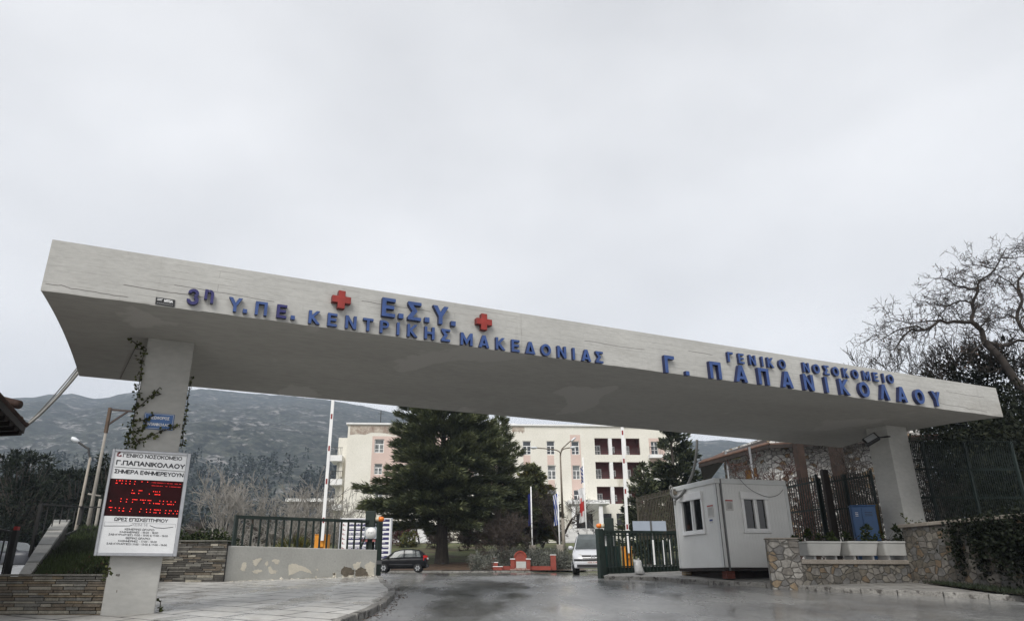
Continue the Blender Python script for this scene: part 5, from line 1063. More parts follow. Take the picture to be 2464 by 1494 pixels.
V, F = leaves(C, rs.normal(size=(n, 3)) * [1, 1, .3], .09, .05, rs); np_build('fallen_leaves', V, F, np.zeros(n), [mat('fallen_leaf', (.07, .045, .03), .9, scale=6, var=.5)], None, kind='stuff', label='brown fallen leaves scattered at the foot of the grass bank', cat='leaves')
# stone ramp coping
cop = mat('coping_stone', (.22, .215, .195), .7, scale=3, col2=(.33, .32, .295), fine=.15, bump=.3)
A0, A1, B0, B1 = at(45, 1380, 14.1), at(74, 1380, 14.1), at(130, 1249, 20.5), at(170, 1249, 20.5)
rt = thing('stair_coping', 'sloping pale stone coping climbing the bank beside black railings', 'coping', (A0.x, 13.4, A0.z), 0)
f0 = 0; rr = random.Random(3); cuts = [0, .16, .30, .44, .58, .64, .70, .74, .82, .93, 1]
m = MB(); Lw = .0
Wd = Vector((.46, .05, 0))
for i in range(len(cuts) - 1):
    f, g = cuts[i] + .003, cuts[i + 1] - .003; a = A0.lerp(B0, f); c = A0.lerp(B0, g); b_ = A1.lerp(B1, f); d = A1.lerp(B1, g); dz = Vector((0, 0, -.09)); j = Vector((0, 0, rr.uniform(-.008, .008)))
    m.hexa([a + dz + j, b_ + dz + j, d + dz + j, c + dz + j, a + j, b_ + j, d + j, c + j], i % 2)
m.build('coping_slabs', [cop, mat('coping_stone_grey', (.16, .16, .15), .7, scale=3, var=.25, fine=.15)], rt, bevel=.008)
m = MB(); dz = Vector((0, 0, -.095)); e = Vector((.04, 0, 0)); m.hexa([Vector((q.x, q.y, 1.0)) for q in (A0 + e, A1 - e, B1 - e, B0 + e)] + [A0 + e + dz, A1 - e + dz, B1 - e + dz, B0 + e + dz]); m.build('side_wall', mat('rough_side_wall', (.05, .047, .04), .9, scale=3, var=.4), rt)
# black railings
def railing(name, label, posts, rails, bars=None, cat='railing', w=.05, group=None):
    p0 = posts[0][0]; t = thing(name, label, cat, tuple(p0), 0, group)
    for a, c, ww in posts: m = MB(); m.bar(a, c, ww, ww, (0, 1, 0)); m.build('post', iron, t)
    for a, c, ww in rails: m = MB(); m.bar(a, c, ww, ww * .7); m.build('rail', iron, t)
    if bars:
        m = MB()
        for a, c in bars: m.bar(a, c, .022, .022, (0, 1, 0))
        m.build('bars', iron, t)
def vb(x0, y0, x1, y1, Y, w=.06): a = at(x0, y0, Y); c = at(x1, y1, Y); return (Vector((c.x, Y, c.z)), Vector((c.x, Y, a.z)), w)
pA = vb(103, 1212, 72, 1340, 18.5, .07); pB = vb(204, 1219, 190, 1262, 21, .09)
tA, tB = pA[1], pB[1]; bA = Vector((pA[0].x, 18.5, pA[0].z + 1.0)); 
railing('iron_railing', 'black iron railing on top of the grass bank beside the stone coping', [pA, pB], [(tA, tB, .05), (tA + Vector((0, 0, -1.1)), tB + Vector((0, 0, -.62)), .05), (tB, tB + Vector((1.6, .4, 0)), .05), (tB + Vector((0, 0, -.62)), tB + Vector((1.6, .4, -.62)), .05)], [(tA.lerp(tB, f) + Vector((0, 0, -1.1 + .48 * f)), tA.lerp(tB, f)) for f in [i / 6 for i in range(1, 6)]] + [(tB + Vector((.32 * i, .08 * i, -.62)), tB + Vector((.32 * i, .08 * i, 0))) for i in range(1, 6)])
pC = vb(36, 1275, 12, 1400, 15, .10); pD = vb(-20, 1270, -48, 1400, 15.4, .12)
railing('iron_gate', 'dark iron gate post and bars at the left edge beside the slate wall', [pC, pD], [(pC[1] + Vector((0, 0, -.05)), pD[1], .05), (pC[1] + Vector((0, 0, -.95)), pD[1] + Vector((0, 0, -.95)), .06), (pC[0] + Vector((0, 0, .1)), pD[0] + Vector((0, 0, .1)), .06)], [(pC[0].lerp(pD[0], f), pC[1].lerp(pD[1], f)) for f in (.2, .4, .6, .8)], cat='gate')
m = MB(); c = pC[1]; m.box(c.x - .04, c.x + .04, c.y - .04, c.y + .04, c.z + .002, c.z + .07); m.build('post_cap', mat('red_cap', (.30, .03, .03), .5), bpy.data.objects['iron_gate'])

# ---- peeling plaster wall and the left sliding gate
plaster = mat('grey_plaster', (.35, .348, .325), .85, scale=1.3, col2=(.42, .418, .39), fine=.08, bump=.25, bscale=10)
mixin(plaster, noise_mask(3.0, .66, .69, (.5, 1, 2.2), 8), (.13, .125, .115))
W0 = at(543, 1357, 22.45); W1 = at(906, 1361, 26.0); wu = Vector((W1.x - W0.x, W1.y - W0.y, 0)); WL = wu.length; wu /= WL; WR = math.atan2(wu.y, wu.x); WMx = Matrix.Translation((W0.x, W0.y, 0)) @ Matrix.Rotation(WR, 4, 'Z')
ztopL, ztopR = at(547, 1312, 22.45).z, at(905, 1322, 26.0).z
wn = Vector((-wu.y, wu.x, 0))
def wp(x, y): P = onplane(x, y, W0, wn); q = WMx.inverted() @ P; return q.x, q.z
pw = thing('plaster_wall', 'low grey plaster wall with large cream peeled patches below the left gate', 'wall', (W0.x, W0.y, 1.2), WR)
m = MB(WMx); m.hexa([(0, 0, .9), (WL, 0, .9), (WL, .25, .9), (0, .25, .9), (0, 0, ztopL), (WL, 0, ztopR), (WL, .25, ztopR), (0, .25, ztopL)]); m.build('wall', plaster, pw, bevel=.02, seg=2)
def S3b(x, y): return ((500 + x / 1.86) / 1.44115, (1350 + y / 1.86) / 1.44115)
und = mat('cream_undercoat', (.60, .56, .47), .9, scale=4, var=.1, fine=.1); rend = mat('bare_render', (.125, .105, .08), .95, scale=4, var=.3, fine=.3, bump=.4)
def patch(poly, mm, y, seed):
    rr = random.Random(seed); Q = []; n = len(poly)
    for i in range(n):
        a, c = wp(*S3b(*poly[i])), wp(*S3b(*poly[(i + 1) % n])); k = 5
        for j in range(k):
            f = j / k; Q.append((a[0] + (c[0] - a[0]) * f + rr.uniform(-.022, .022), a[1] + (c[1] - a[1]) * f + rr.uniform(-.018, .018)))
    m = MB(WMx); m.prism([(x, -y, z) for x, z in Q], (0, y - .0005, 0)); return m
pl = [([(700, 1100), (740, 1085), (762, 1088), (745, 1110), (715, 1140), (705, 1130)], 1), ([(620, 1165), (630, 1120), (655, 1108), (662, 1130), (650, 1160), (645, 1175)], 2), ([(693, 1172), (730, 1158), (762, 1165), (750, 1180), (715, 1185)], 3), ([(778, 1130), (790, 1098), (800, 1120), (790, 1140)], 4), ([(820, 1105), (845, 1090), (872, 1100), (868, 1130), (850, 1125), (838, 1110)], 5), ([(798, 1145), (815, 1140), (830, 1165), (858, 1165), (845, 1188), (810, 1185)], 6), ([(930, 1200), (935, 1130), (965, 1120), (985, 1125), (1030, 1140), (1075, 1170), (1080, 1185), (1050, 1180), (1010, 1165), (975, 1185), (950, 1190)], 7),
      ([(1265, 1240), (1275, 1200), (1310, 1205), (1325, 1180), (1345, 1190), (1360, 1225), (1340, 1245)], 8), ([(1345, 1130), (1375, 1110), (1400, 1112), (1385, 1150), (1370, 1165), (1355, 1150)], 9), ([(1420, 1130), (1460, 1108), (1490, 1120), (1480, 1160), (1485, 1200), (1455, 1205), (1430, 1180)], 10), ([(1215, 1215), (1222, 1180), (1240, 1185), (1238, 1215), (1225, 1230)], 11), ([(1100, 1212), (1112, 1200), (1118, 1215)], 12), ([(1430, 1205), (1470, 1208), (1480, 1222), (1450, 1225)], 13), ([(1110, 1160), (1122, 1155), (1120, 1168)], 14)]
for i, (P, s) in enumerate(pl): patch(P, und, .004, s).build('peeled_patch', und, pw)
for P, s in (([(1265, 1170), (1290, 1140), (1330, 1148), (1358, 1165), (1350, 1195), (1320, 1195), (1300, 1210), (1275, 1195)], 20), ([(1365, 1165), (1400, 1140), (1430, 1160), (1445, 1190), (1450, 1215), (1490, 1222), (1480, 1235), (1420, 1235), (1375, 1225), (1358, 1200)], 21), ([(1215, 1185), (1228, 1180), (1232, 1192), (1220, 1198)], 22)): patch(P, rend, .007, s).build('bare_patch', rend, pw)
green = mat('gate_green', (.009, .019, .014), .55, scale=4, var=.35, fine=.2); mixin(green, noise_mask(4, .6, .7), (.05, .028, .016))
def gatebars(name, label, x0, x1, y0, zt0, zt1, zb0, zb1, n, M, barw=.05, low=None, mid=None, split=.5):
    t = thing(name, label, 'gate', tuple(M @ Vector((x0, y0, zb0))), 0); L_ = x1 - x0
    zt = lambda x: zt0 + (zt1 - zt0) * (x - x0) / L_; zb = lambda x: zb0 + (zb1 - zb0) * (x - x0) / L_
    m = MB(M); m.bar((x0, y0, zt(x0) - .05), (x1, y0, zt(x1) - .05), .08, .10); m.build('top_rail', green, t)
    for xx in (x0, x1): m = MB(M); m.box(xx - .05, xx + .05, y0 - .055, y0 + .055, zb(xx), zt(xx) + .004); m.build('end_post', green, t)
    m = MB(M); m.bar((x0, y0, zb(x0) + .06), (x1, y0, zb(x1) + .06), .06, .12); m.build('bottom_rail', green, t)
    if mid:
        m = MB(M)
        for h in mid: m.bar((x0, y0, zb(x0) + h), (x1, y0, zb(x1) + h), .03, .045)
        m.build('middle_rail', green, t)
    for i in range(n):
        xx = x0 + L_ * (i + 1) / (n + 1); m = MB(M); m.box(xx - barw / 2, xx + barw / 2, y0 - .018, y0 + .018, zb(xx) + .12, zt(xx) - .1); m.build('bar', green, t)
    if low:
        m = MB(M); m.hexa([(x0, y0 + .03, zb(x0)), (x1, y0 + .03, zb(x1)), (x1, y0 + .05, zb(x1)), (x0, y0 + .05, zb(x0)), (x0, y0 + .03, zb(x0) + low), (x1, y0 + .03, zb(x1) + low), (x1, y0 + .05, zb(x1) + low), (x0, y0 + .05, zb(x0) + low)]); m.build('kick_plate', green, t)
    return t
def gp(x, y, off): P = onplane(x, y, W0 + wn * off, wn); q = WMx.inverted() @ P; return q.x, q.z
ga, gb = gp(570, 1239, .45), gp(917, 1252, .45)
gl_ = gatebars('sliding_gate', 'green barred sliding gate standing behind the peeling plaster wall', ga[0], gb[0], .45, ga[1], gb[1], 1.42, 1.5, 19, WMx, .06)
m = MB(WMx); q0, q1 = gp(862, 1330, .42), gp(893, 1256, .42); m.bar((q0[0], .40, q0[1]), (q1[0], .40, q1[1]), .05, .03, (0, 1, 0)); m.build('brace', green, gl_)
# latch post at the free end with the beacon on its motor post
lpst = thing('gate_post', 'green steel post closing the right end of the peeling plaster wall', 'post', tuple(WMx @ Vector((WL + .08, .1, 1.4))), WR)
x_, zt_ = gp(914, 1256, .1); m = MB(WMx); m.box(WL + .02, WL + .17, .03, .2, 1.38, zt_); m.build('post', green, lpst, bevel=.006)
m = MB(WMx); a_, z_ = gp(908, 1355, .0); m.box(WL + .0, WL + .19, -.02, .03, z_ - .02, z_ + .1); m.build('latch_plate', mat('dull_steel', (.25, .25, .25), .4, metal=.8), lpst)
def motorpost(name, label, x, ytop, ybox0, ybox1, yb, Y, boxw, sgn, box=True, xb=None):
    c = at(x, ytop, Y); t = thing(name, label, 'post', (c.x, Y, gz(Y)), 0)
    zt, zb = c.z, gz(Y)
    m = MB(); m.box(c.x - .11, c.x + .11, Y - .08, Y + .08, zb, zt - .45); m.build('post', green, t)
    m = MB(); m.box(c.x - .17, c.x + .17, Y - .12, Y + .12, zt - .55, zt); m.box(c.x - .24, c.x + .24, Y - .14, Y + .14, zt - .62, zt - .555); m.build('motor_head', green, t, bevel=.015)
    d = sgn; m = MB(); bz = zt - .28
    m.lathe([(.075, 0), (.085, .10), (.08, .12)], (c.x + d * .18, Y - .02, bz), 12, 0, 'x' if d > 0 else 'x') if d > 0 else m.lathe([(.075, -.12), (.085, -.10), (.08, 0)], (c.x - .18, Y - .02, bz), 12, 0, 'x')
    m.build('beacon_base', mat('cream_plastic', (.55, .50, .38), .4), t)
    m = MB()
    if d > 0: m.lathe([(.085, .12), (.09, .2), (.075, .27), (.03, .30)], (c.x + .18, Y - .02, bz), 12, 0, 'x')
    else: m.lathe([(.03, -.30), (.075, -.27), (.09, -.2), (.085, -.12)], (c.x - .18, Y - .02, bz), 12, 0, 'x')
    m.build('beacon_lamp', mat('orange_lens', (.75, .19, .02), .25, scale=3, var=.1), t)
    if box:
        a, b2 = at(x - boxw, ybox0, Y - .2), at(x + boxw, ybox1, Y - .2); m = MB(); m.box(a.x, b2.x, Y - .24, Y - .1, b2.z, a.z); bx = m.build('control_box', mat('grey_plastic_box', (.33, .36, .39), .5, scale=3, var=.06), t, bevel=.01)
        m = MB(); cx, cz = (a.x + b2.x) / 2, (a.z + b2.z) / 2; m.lathe([(.19, -.012), (.19, 0)], (cx, Y - .242, cz), 24, 0, 'y'); m.build('round_label', whitep, bx)
        m = MB(); put_text(m, 'P ST', (cx, Y - .2555, cz - .03), (1, 0, 0), (0, 0, 1), h=.07, ext=.001); m.build('label_print', mat('grey_print', (.2, .2, .2), .6), bx)
        m = MB(); m.box(cx - .33, cx - .12, Y - .2, Y - .15, b2.z - .09, b2.z - .005); m.box(cx + .06, cx + .27, Y - .2, Y - .15, b2.z - .09, b2.z - .005); m.build('reflector', mat('faded_red', (.40, .14, .13), .5), t)
motorpost('gate_motor_post', 'green gate motor post with orange beacon and grey round labelled box at the left gate', 893, 1229, 1268, 1296, 1335, 26.35, 15, 1)
# ---- right sliding gate
R0, R1 = at(1443, 1275, 27.0), at(1640, 1277, 28.6); ru = Vector((R1.x - R0.x, R1.y - R0.y, 0)); RL = ru.length; RRot = math.atan2(ru.y, ru.x); RM = Matrix.Translation((R0.x, R0.y, 0)) @ Matrix.Rotation(RRot, 4, 'Z')
zb0, zb1 = at(1445, 1388, 27).z, at(1640, 1379, 28.6).z
rg = gatebars('sliding_gate', 'dark green sliding gate with close upright bars between the van and the cabin', 0, RL + .3, 0, R0.z, R1.z, zb0, zb1, 24, RM, .055, low=.3, mid=(.33, 1.42))
m = MB(RM); m.box(-.13, .09, -.1, .1, zb0 - .05, R0.z + .05); m.build('end_post', green, rg, bevel=.008)
motorpost('gate_motor_post', 'green gate motor post with orange beacon behind the right gate', 1464, 1246, 0, 0, 1385, 27.7, 0, -1, box=False)
for xx in (1459, 1474): a, c = at(xx, 1290, 27.9), at(xx, 1313, 27.9); m = MB(); m.box(a.x - .07, a.x + .07, 27.85, 27.95, c.z, a.z); m.build('white_reflector', whitep, bpy.data.objects['gate_motor_post.001'])
a, c = at(1452, 1313, 27.9), at(1492, 1385, 27.9); m = MB(); m.box(a.x, c.x, 27.8, 28.1, c.z, a.z); m.build('motor_case', mat('dark_teal_case', (.012, .04, .035), .5, scale=4, var=.3), bpy.data.objects['gate_motor_post.001'])
# plastic bag
bagm = mat('translucent_bag', (.50, .50, .49), .35, scale=6, var=.2, bump=.8, bscale=12); a, c = at(1527, 1344, 26.5), at(1553, 1381, 26.5); m = MB(); bw = (c.x - a.x) / 2; cx = (a.x + c.x) / 2; hh = a.z - c.z; rr = random.Random(4); rings = []
for i, (f, w_, d_) in enumerate(((0, .8, .8), (.08, 1.0, 1.0), (.3, 1.0, 1), (.55, .85, .8), (.78, .8, .5), (.92, .85, .25), (1.0, .55, .12))):
    rings.append([(cx + bw * w_ * math.cos(t_a) * rr.uniform(.8, 1.12) - .03 * i * .6, 26.5 + .2 * d_ * math.sin(t_a) * rr.uniform(.85, 1.1), c.z + hh * f + (rr.uniform(-.12, .05) if f == 1 else 0)) for t_a in [2 * math.pi * k / 12 for k in range(12)]])
m.loft(rings); m.build('plastic_bag', bagm, label='crumpled whitish plastic bag standing against the right gate', cat='bag', loc=(cx, 26.5, c.z))

# ---- guard cabin
C0 = at(1743, 1364, 23.1); Cl = at(1633, 1367, 25.65); Cr = at(1912, 1345, 23.75)
cu = Vector((Cr.x - C0.x, Cr.y - C0.y, 0)); cv = Vector((Cl.x - C0.x, Cl.y - C0.y, 0)); CLn = cu.length; CWn = cv.length; cu /= CLn
CR = math.atan2(cu.y, cu.x); CM = Matrix.Translation((C0.x, C0.y, 0)) @ Matrix.Rotation(CR, 4, 'Z'); CWn = abs((CM.inverted() @ Vector((Cl.x, Cl.y, 0))).y)
panel = mat('cabin_panel', (.67, .67, .65), .5, scale=1.2, var=.05, fine=.02)
t, b_ = nodes_of(panel); cc = t.nodes.new('ShaderNodeTexCoord'); sx = t.nodes.new('ShaderNodeSeparateXYZ'); t.links.new(cc.outputs['Object'], sx.inputs[0]); ad = t.nodes.new('ShaderNodeMath'); ad.operation = 'ADD'; t.links.new(sx.outputs[0], ad.inputs[0]); t.links.new(sx.outputs[1], ad.inputs[1])
mu = t.nodes.new('ShaderNodeMath'); mu.operation = 'MULTIPLY'; mu.inputs[1].default_value = 9.0; t.links.new(ad.outputs[0], mu.inputs[0]); fr = t.nodes.new('ShaderNodeMath'); fr.operation = 'PINGPONG'; fr.inputs[1].default_value = .5; t.links.new(mu.outputs[0], fr.inputs[0])
mr = t.nodes.new('ShaderNodeMapRange'); mr.inputs[1].default_value = 0; mr.inputs[2].default_value = .12; t.links.new(fr.outputs[0], mr.inputs[0]); bu = t.nodes.new('ShaderNodeBump'); bu.inputs['Strength'].default_value = .5; bu.inputs['Distance'].default_value = .012; t.links.new(mr.outputs[0], bu.inputs['Height']); t.links.new(bu.outputs[0], b_.inputs['Normal'])
zc0, zc1 = C0.z, at(1715, 1150, 23.1).z
cab = thing('guard_cabin', 'small off white prefabricated guard cabin with two roller shutter windows on blocks', 'cabin', (C0.x, C0.y, zc0), CR)
def onC(x, y, side):   # 0: front (along u) 1: left end (along v)
    n_ = Vector((-cu.y, cu.x, 0)) if side == 0 else cu; P = onplane(x, y, C0, n_); q = CM.inverted() @ P; return (q.x if side == 0 else q.y), q.z
def Z6(x, y): return (1526.6 + x / 3.3127, 1006.2 + y / 3.3127)
fr_ = [onC(*Z6(*q), 0) for q in ((852, 640), (1040, 640), (1045, 885), (880, 890))]; fw = (fr_[0][0], fr_[1][0], fr_[3][1], fr_[0][1])
el = [onC(*Z6(*q), 1) for q in ((380, 665), (540, 650), (552, 900), (400, 915))]; ew = (min(el[1][0], el[2][0]), max(el[0][0], el[3][0]), el[3][1], el[0][1])
fasc = .16
m = MB(CM); m.wall_holes(0, CLn, zc0, zc1 - fasc, [fw], 0, .1); m.face([(CLn, 0, zc0), (CLn, CWn, zc0), (CLn, CWn, zc1 - fasc), (CLn, 0, zc1 - fasc)]); m.face([(0, CWn, zc0), (0, CWn, zc1 - fasc), (CLn, CWn, zc1 - fasc), (CLn, CWn, zc0)]); m.face([(0, 0, zc0), (0, CWn, zc0), (CLn, CWn, zc0), (CLn, 0, zc0)])
Me = CM @ Matrix.Translation((0, CWn, 0)) @ Matrix.Rotation(-math.pi / 2, 4, 'Z'); m.M = Me; ee = (CWn - ew[1], CWn - ew[0], ew[2], ew[3]); m.wall_holes(0, CWn, zc0, zc1 - fasc, [ee], 0, .1)
m.build('wall', panel, cab)
trim = mat('cabin_trim', (.58, .59, .58), .45, scale=2, var=.06)
m = MB(CM); m.box(-.05, CLn + .05, -.05, CWn + .05, zc1 - fasc, zc1); m.build('roof', trim, cab, bevel=.012)
for a, c in ((0, 0), (0, CWn), (CLn, 0)):
    m = MB(CM); m.box(a - .02, a + .09, c - .02 - (.0 if c == 0 else .07), c + .09 - (0 if c == 0 else .07), zc0 - .002, zc1 - fasc - .002); m.build('corner_post', trim, cab, bevel=.01)
m = MB(CM); m.box(.0, .02, -.03, -.02, zc0, zc1); m.bar((.17, -.03, zc0 - .1), (.17, -.03, zc1 - .02), .05, .05, (0, 1, 0)); m.build('drain_pipe', mat('grey_pipe', (.12, .12, .12), .5), cab)
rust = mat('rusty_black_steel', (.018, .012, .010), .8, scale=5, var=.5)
m = MB(CM); m.box(-.02, CLn + .02, -.02, CWn + .02, zc0 - .10, zc0 - .003); m.build('base_frame', rust, cab)
m = MB(CM); m.box(.25, CLn - .1, .3, CWn - .2, zc0 - .45, zc0 - .101); m.build('underside_shade_box', rust, cab)  # added dark box, keeps light out so the gap under the cabin reads as shadow
def shutwin(M, h, sgn_):
    a, b, z0, z1 = h; w_ = .055
    m = MB(M)
    for q in ((a - .04, a + w_, z0 - .04, z1), (b - w_, b + .04, z0 - .04, z1), (a + w_, b - w_, z0 - .04, z0 + w_), ((a + b) / 2 - .035, (a + b) / 2 + .035, z0 + w_, z1)): m.box(q[0], q[1], -.05, .06, q[2], q[3])
    m.box(a - .07, b + .07, -.07, -.0, z0 - .08, z0 - .042); o = m.build('window', whitep, cab, bevel=.006)
    m = MB(M); m.box(a - .07, b + .07, -.09, .06, z1 + .002, z1 + .22); m.box(a - .07, b + .07, -.105, -.03, z1 - .02, z1 + .0); m.build('shutter_box', whitep, o, bevel=.01)
    m = MB(M); m.box(a + w_, b - w_, .02, .03, z0 + w_, z1 - .01); m.build('pane', darkgl, o)
    m = MB(M); m.box((a + b) / 2 + .06, (a + b) / 2 + .1, -.02, .018, z0 + w_, z1 - .01); m.build('sash', whitep, o)
shutwin(CM, fw, 1); shutwin(Me, ee, -1)
paper = mat('paper_notice', (.50, .49, .47), .8, scale=12, var=.12); redink = mat('red_ink', (.35, .06, .05), .7)
for side, pts_ in ((0, ((722, 648), (790, 735))), (1, ((580, 695), (637, 785)))):
    a, z1 = onC(*Z6(*pts_[0]), side); b, z0 = onC(*Z6(*pts_[1]), side)
    if side == 1: a, b = CWn - a, CWn - b
    M = CM if side == 0 else Me; a, b = min(a, b), max(a, b)
    nt_ = thing('paper_notice', ['sun bleached paper notice taped on the cabin front between corner and window', 'sun bleached paper notice taped on the cabin end beside its window'][side], 'notice', tuple(M @ Vector((a, -.01, z0))), 0, 'paper notices on the guard cabin')
    m = MB(M); m.box(a, b, -.012, -.003, z0, z1); m.build('sheet', paper, nt_)
    m = MB(M); m.box(a, b, -.014, -.0122, z1 - .04, z1); m.box(a + .05, b - .05, -.0135, -.0121, z0 + .05, z1 - .08, 1); m.build('print', [redink, mat('faded_print', (.38, .37, .36), .8)], nt_)
a, z1 = onC(*Z6(600, 805), 1); b, z0 = onC(*Z6(628, 832), 1); m = MB(Me); m.box(CWn - a, CWn - b, -.01, -.003, z0, z1); m.box(CWn - a, CWn - b, -.012, -.0102, (z0 + z1) / 2, z1, 1); m.build('small_sticker', [paper, mat('blue_ink', (.03, .06, .2), .6)], label='tiny white and blue sticker below the notice on the cabin end', cat='sticker', loc=tuple(Me @ Vector((CWn - b, 0, z0))))
# blocks under the cabin
brick = mat('red_brick', (.11, .03, .02), .85, scale=4, var=.3, fine=.2)
def blocks(name, label, x, y, n, w, mm, cat):
    c = CM @ Vector((x, y, 0)); z = gz(c.y) + .16; H = zc0 - .102 - z; M = Matrix.Translation((c.x, c.y, 0)) @ Matrix.Rotation(CR, 4, 'Z'); m = MB(M)
    for i in range(n): m.box(-w, w, -.12, .12, z + H * i / n + (.004 if i else 0), z + H * (i + 1) / n - .002)
    m.build(name, mm, label=label, cat=cat, loc=(c.x, c.y, z), rot=CR, bevel=.006)
blocks('brick_support', 'stack of red bricks under the near corner of the guard cabin', .2, .12, 3, .15, brick, 'bricks')
blocks('timber_block', 'pale timber block under the gate side corner of the guard cabin', .22, CWn - .15, 2, .2, mat('pale_timber', (.20, .15, .09), .8, scale=4, var=.2), 'block')
blocks('concrete_block', 'concrete block under the far right end of the guard cabin', CLn - .3, .5, 2, .2, kerbm, 'block')
# cables
def cable(name, label, P, r, mm, cat='cable'): m = MB(); m.tube(P, r, 6); m.build(name, mm, label=label, cat=cat, loc=tuple(P[0]))
def curve(P, n=8):
    P = [Vector(p) for p in P]; out = []
    for i in range(len(P) - 1):
        p0, p1, p2, p3 = P[max(0, i - 1)], P[i], P[i + 1], P[min(len(P) - 1, i + 2)]
        for k in range(n): t_ = k / n; out.append(.5 * ((2 * p1) + (p2 - p0) * t_ + (2 * p0 - 5 * p1 + 4 * p2 - p3) * t_ ** 2 + (3 * p1 - p0 - 3 * p2 + p3) * t_ ** 3))
    return out + [P[-1]]
cabm = mat('grey_cable', (.13, .13, .125), .6, scale=5, var=.2); palec = mat('pale_cable', (.26, .255, .24), .6, scale=5, var=.2); blackc = mat('black_cable', (.01, .01, .01), .5)
top = at(1677, 1058, 24.6)
cable('hanging_conduit', 'grey corrugated cable hanging from the canopy edge to the cabin corner', curve([top, at(1676, 1085, 24.6), at(1669, 1130, 24.7), at(1655, 1165, 24.8), at(1640, 1190, 24.9), at(1626, 1198, 25.1), at(1616, 1190, 25.3), at(1616, 1180, 25.4), at(1625, 1178, 25.4)]), .045, cabm)
cable('coiled_cable', 'loop of grey cable at the top left corner of the cabin', curve([at(1614, 1180, 25.3), at(1611, 1173, 25.3), at(1614, 1168, 25.3), at(1618, 1174, 25.3), at(1620, 1192, 25.2), at(1630, 1199, 25.1), at(1636, 1192, 25.0), at(1630, 1200, 25.1), at(1622, 1206, 25.2), at(1624, 1214, 25.2), at(1626, 1205, 25.2)]), .022, palec)
m = MB(Me); a, z1 = onC(*Z6(315, 578), 1); m.box(CWn - a, CWn - a + .22, -.14, -.004, z1 - .14, z1); m.build('junction_box', mat('beige_box', (.22, .19, .15), .6), label='small beige junction box on the cabin end where the cables enter', cat='box', loc=tuple(Me @ Vector((CWn - a, 0, z1))), bevel=.01)
q = [onC(*Z6(*p_), 0) for p_ in ((810, 475), (870, 540), (940, 590), (1040, 628), (1120, 615), (1165, 570))]
cable('loose_wire', 'thin dark wire drooping across the cabin front above its window', curve([CM @ Vector((a, -.13 - (.0), z)) for a, z in q]), .008, blackc)
# cables to the tiled house
for k, (x0, y0, x1, y1, lab, rr_) in enumerate(((188, 888, 52, 1032, 'upper grey cable strung from the canopy corner to the tiled house', .022), (190, 895, 50, 1035, 'thicker pale cable strung from the canopy corner to the tiled house', .034), (186, 884, 54, 1030, 'thin top cable strung from the canopy corner to the tiled house', .014))):
    p, q = at(x0, y0, 16.4), at(x1, y1, 16.1); md = at((98, 97, 96)[k], (994, 998, 991)[k] - 2, 16.2)
    cable('overhead_cable', lab, curve([p, at((150, 149, 147)[k], (937, 943, 932)[k], 16.3), md, q], 6), rr_, palec if k == 1 else cabm)
p = at(137, 956, 16.25); 
# ---- stone pier, low wall, planters, right wall
rub = stone_mat('tan_rubble_stone', [(0, (.125, .11, .088)), (.2, (.175, .162, .145)), (.38, (.105, .096, .083)), (.57, (.15, .11, .072)), (.66, (.13, .126, .12)), (.84, (.19, .175, .15))], (.088, .082, .07), 4.6, (1, 1, 1.25))
pierm = stone_mat('pale_rubble_stone', [(0, (.27, .255, .23)), (.25, (.19, .175, .155)), (.45, (.31, .295, .27)), (.68, (.16, .153, .145)), (.86, (.25, .19, .125))], (.13, .122, .108), 4.4, (1, 1, 1.3))
cap = mat('wall_capstone', (.20, .175, .145), .8, scale=2, col2=(.29, .26, .225), fine=.15, bump=.4)
PY = 21.1
pl_, pr_ = at(1856, 1390, PY), at(1934, 1390, PY - .2); zt = at(1890, 1297, PY).z
pv = Vector((pr_.x - pl_.x, -.2, 0)); pL = pv.length; pR = math.atan2(pv.y, pv.x)
M = Matrix.Translation((pl_.x, PY, 0)) @ Matrix.Rotation(pR, 4, 'Z'); m = MB(M)
m.box(0, pL, 0, .42, .95, zt); sp_ = thing('stone_pier', 'square pale rubble stone pier in front of the guard cabin right end', 'pier', (pl_.x, PY, 1.0), pR); m.build('masonry', pierm, sp_, bevel=.03, seg=2)
m = MB(M); m.box(-.02, pL + .02, -.02, .44, zt + .002, zt + .04); m.build('cap', cap, sp_, bevel=.01)
q0 = M @ Vector((pL, .12, 0)); q1 = at(2232, 1385, 21.9)
wv = Vector((q1.x - q0.x, q1.y - q0.y, 0)); wL = wv.length; wR = math.atan2(wv.y, wv.x); M2 = Matrix.Translation((q0.x, q0.y, 0)) @ Matrix.Rotation(wR, 4, 'Z')
zl = at(2050, 1357, (q0.y + q1.y) / 2).z
lw = thing('low_stone_wall', 'low tan rubble wall with flat cap carrying three white planters', 'wall', (q0.x, q0.y, 1), wR)
m = MB(M2); m.box(.003, wL, 0, .6, .85, zl); m.build('masonry', rub, lw)
zc_ = at(2050, 1346, (q0.y + q1.y) / 2).z; m = MB(M2); m.box(.01, wL - .4, -.05, .62, zl + .002, zc_); m.build('cap', cap, lw, bevel=.012)
q2 = at(2195, 1400, 21.75); q3 = at(2560, 1400, 17.2); wv = Vector((q3.x - q2.x, q3.y - q2.y, 0)); w2L = wv.length; w2R = math.atan2(wv.y, wv.x); M3 = Matrix.Translation((q2.x, q2.y, 0)) @ Matrix.Rotation(w2R, 4, 'Z')
zh = at(2195, 1270, 21.75).z
rw = thing('tall_stone_wall', 'taller tan rubble wall with capstone under the right column, half hidden by ivy', 'wall', (q2.x, q2.y, 1), w2R)
m = MB(M3); m.box(0, w2L, 0, .5, .4, zh); m.build('masonry', rub, rw, bevel=.02, seg=2)
m = MB(M3); x = -.08
while x < w2L: m.box(x, min(w2L, x + 1.15), -.06, .55, zh + .002, zh + .10); x += 1.16
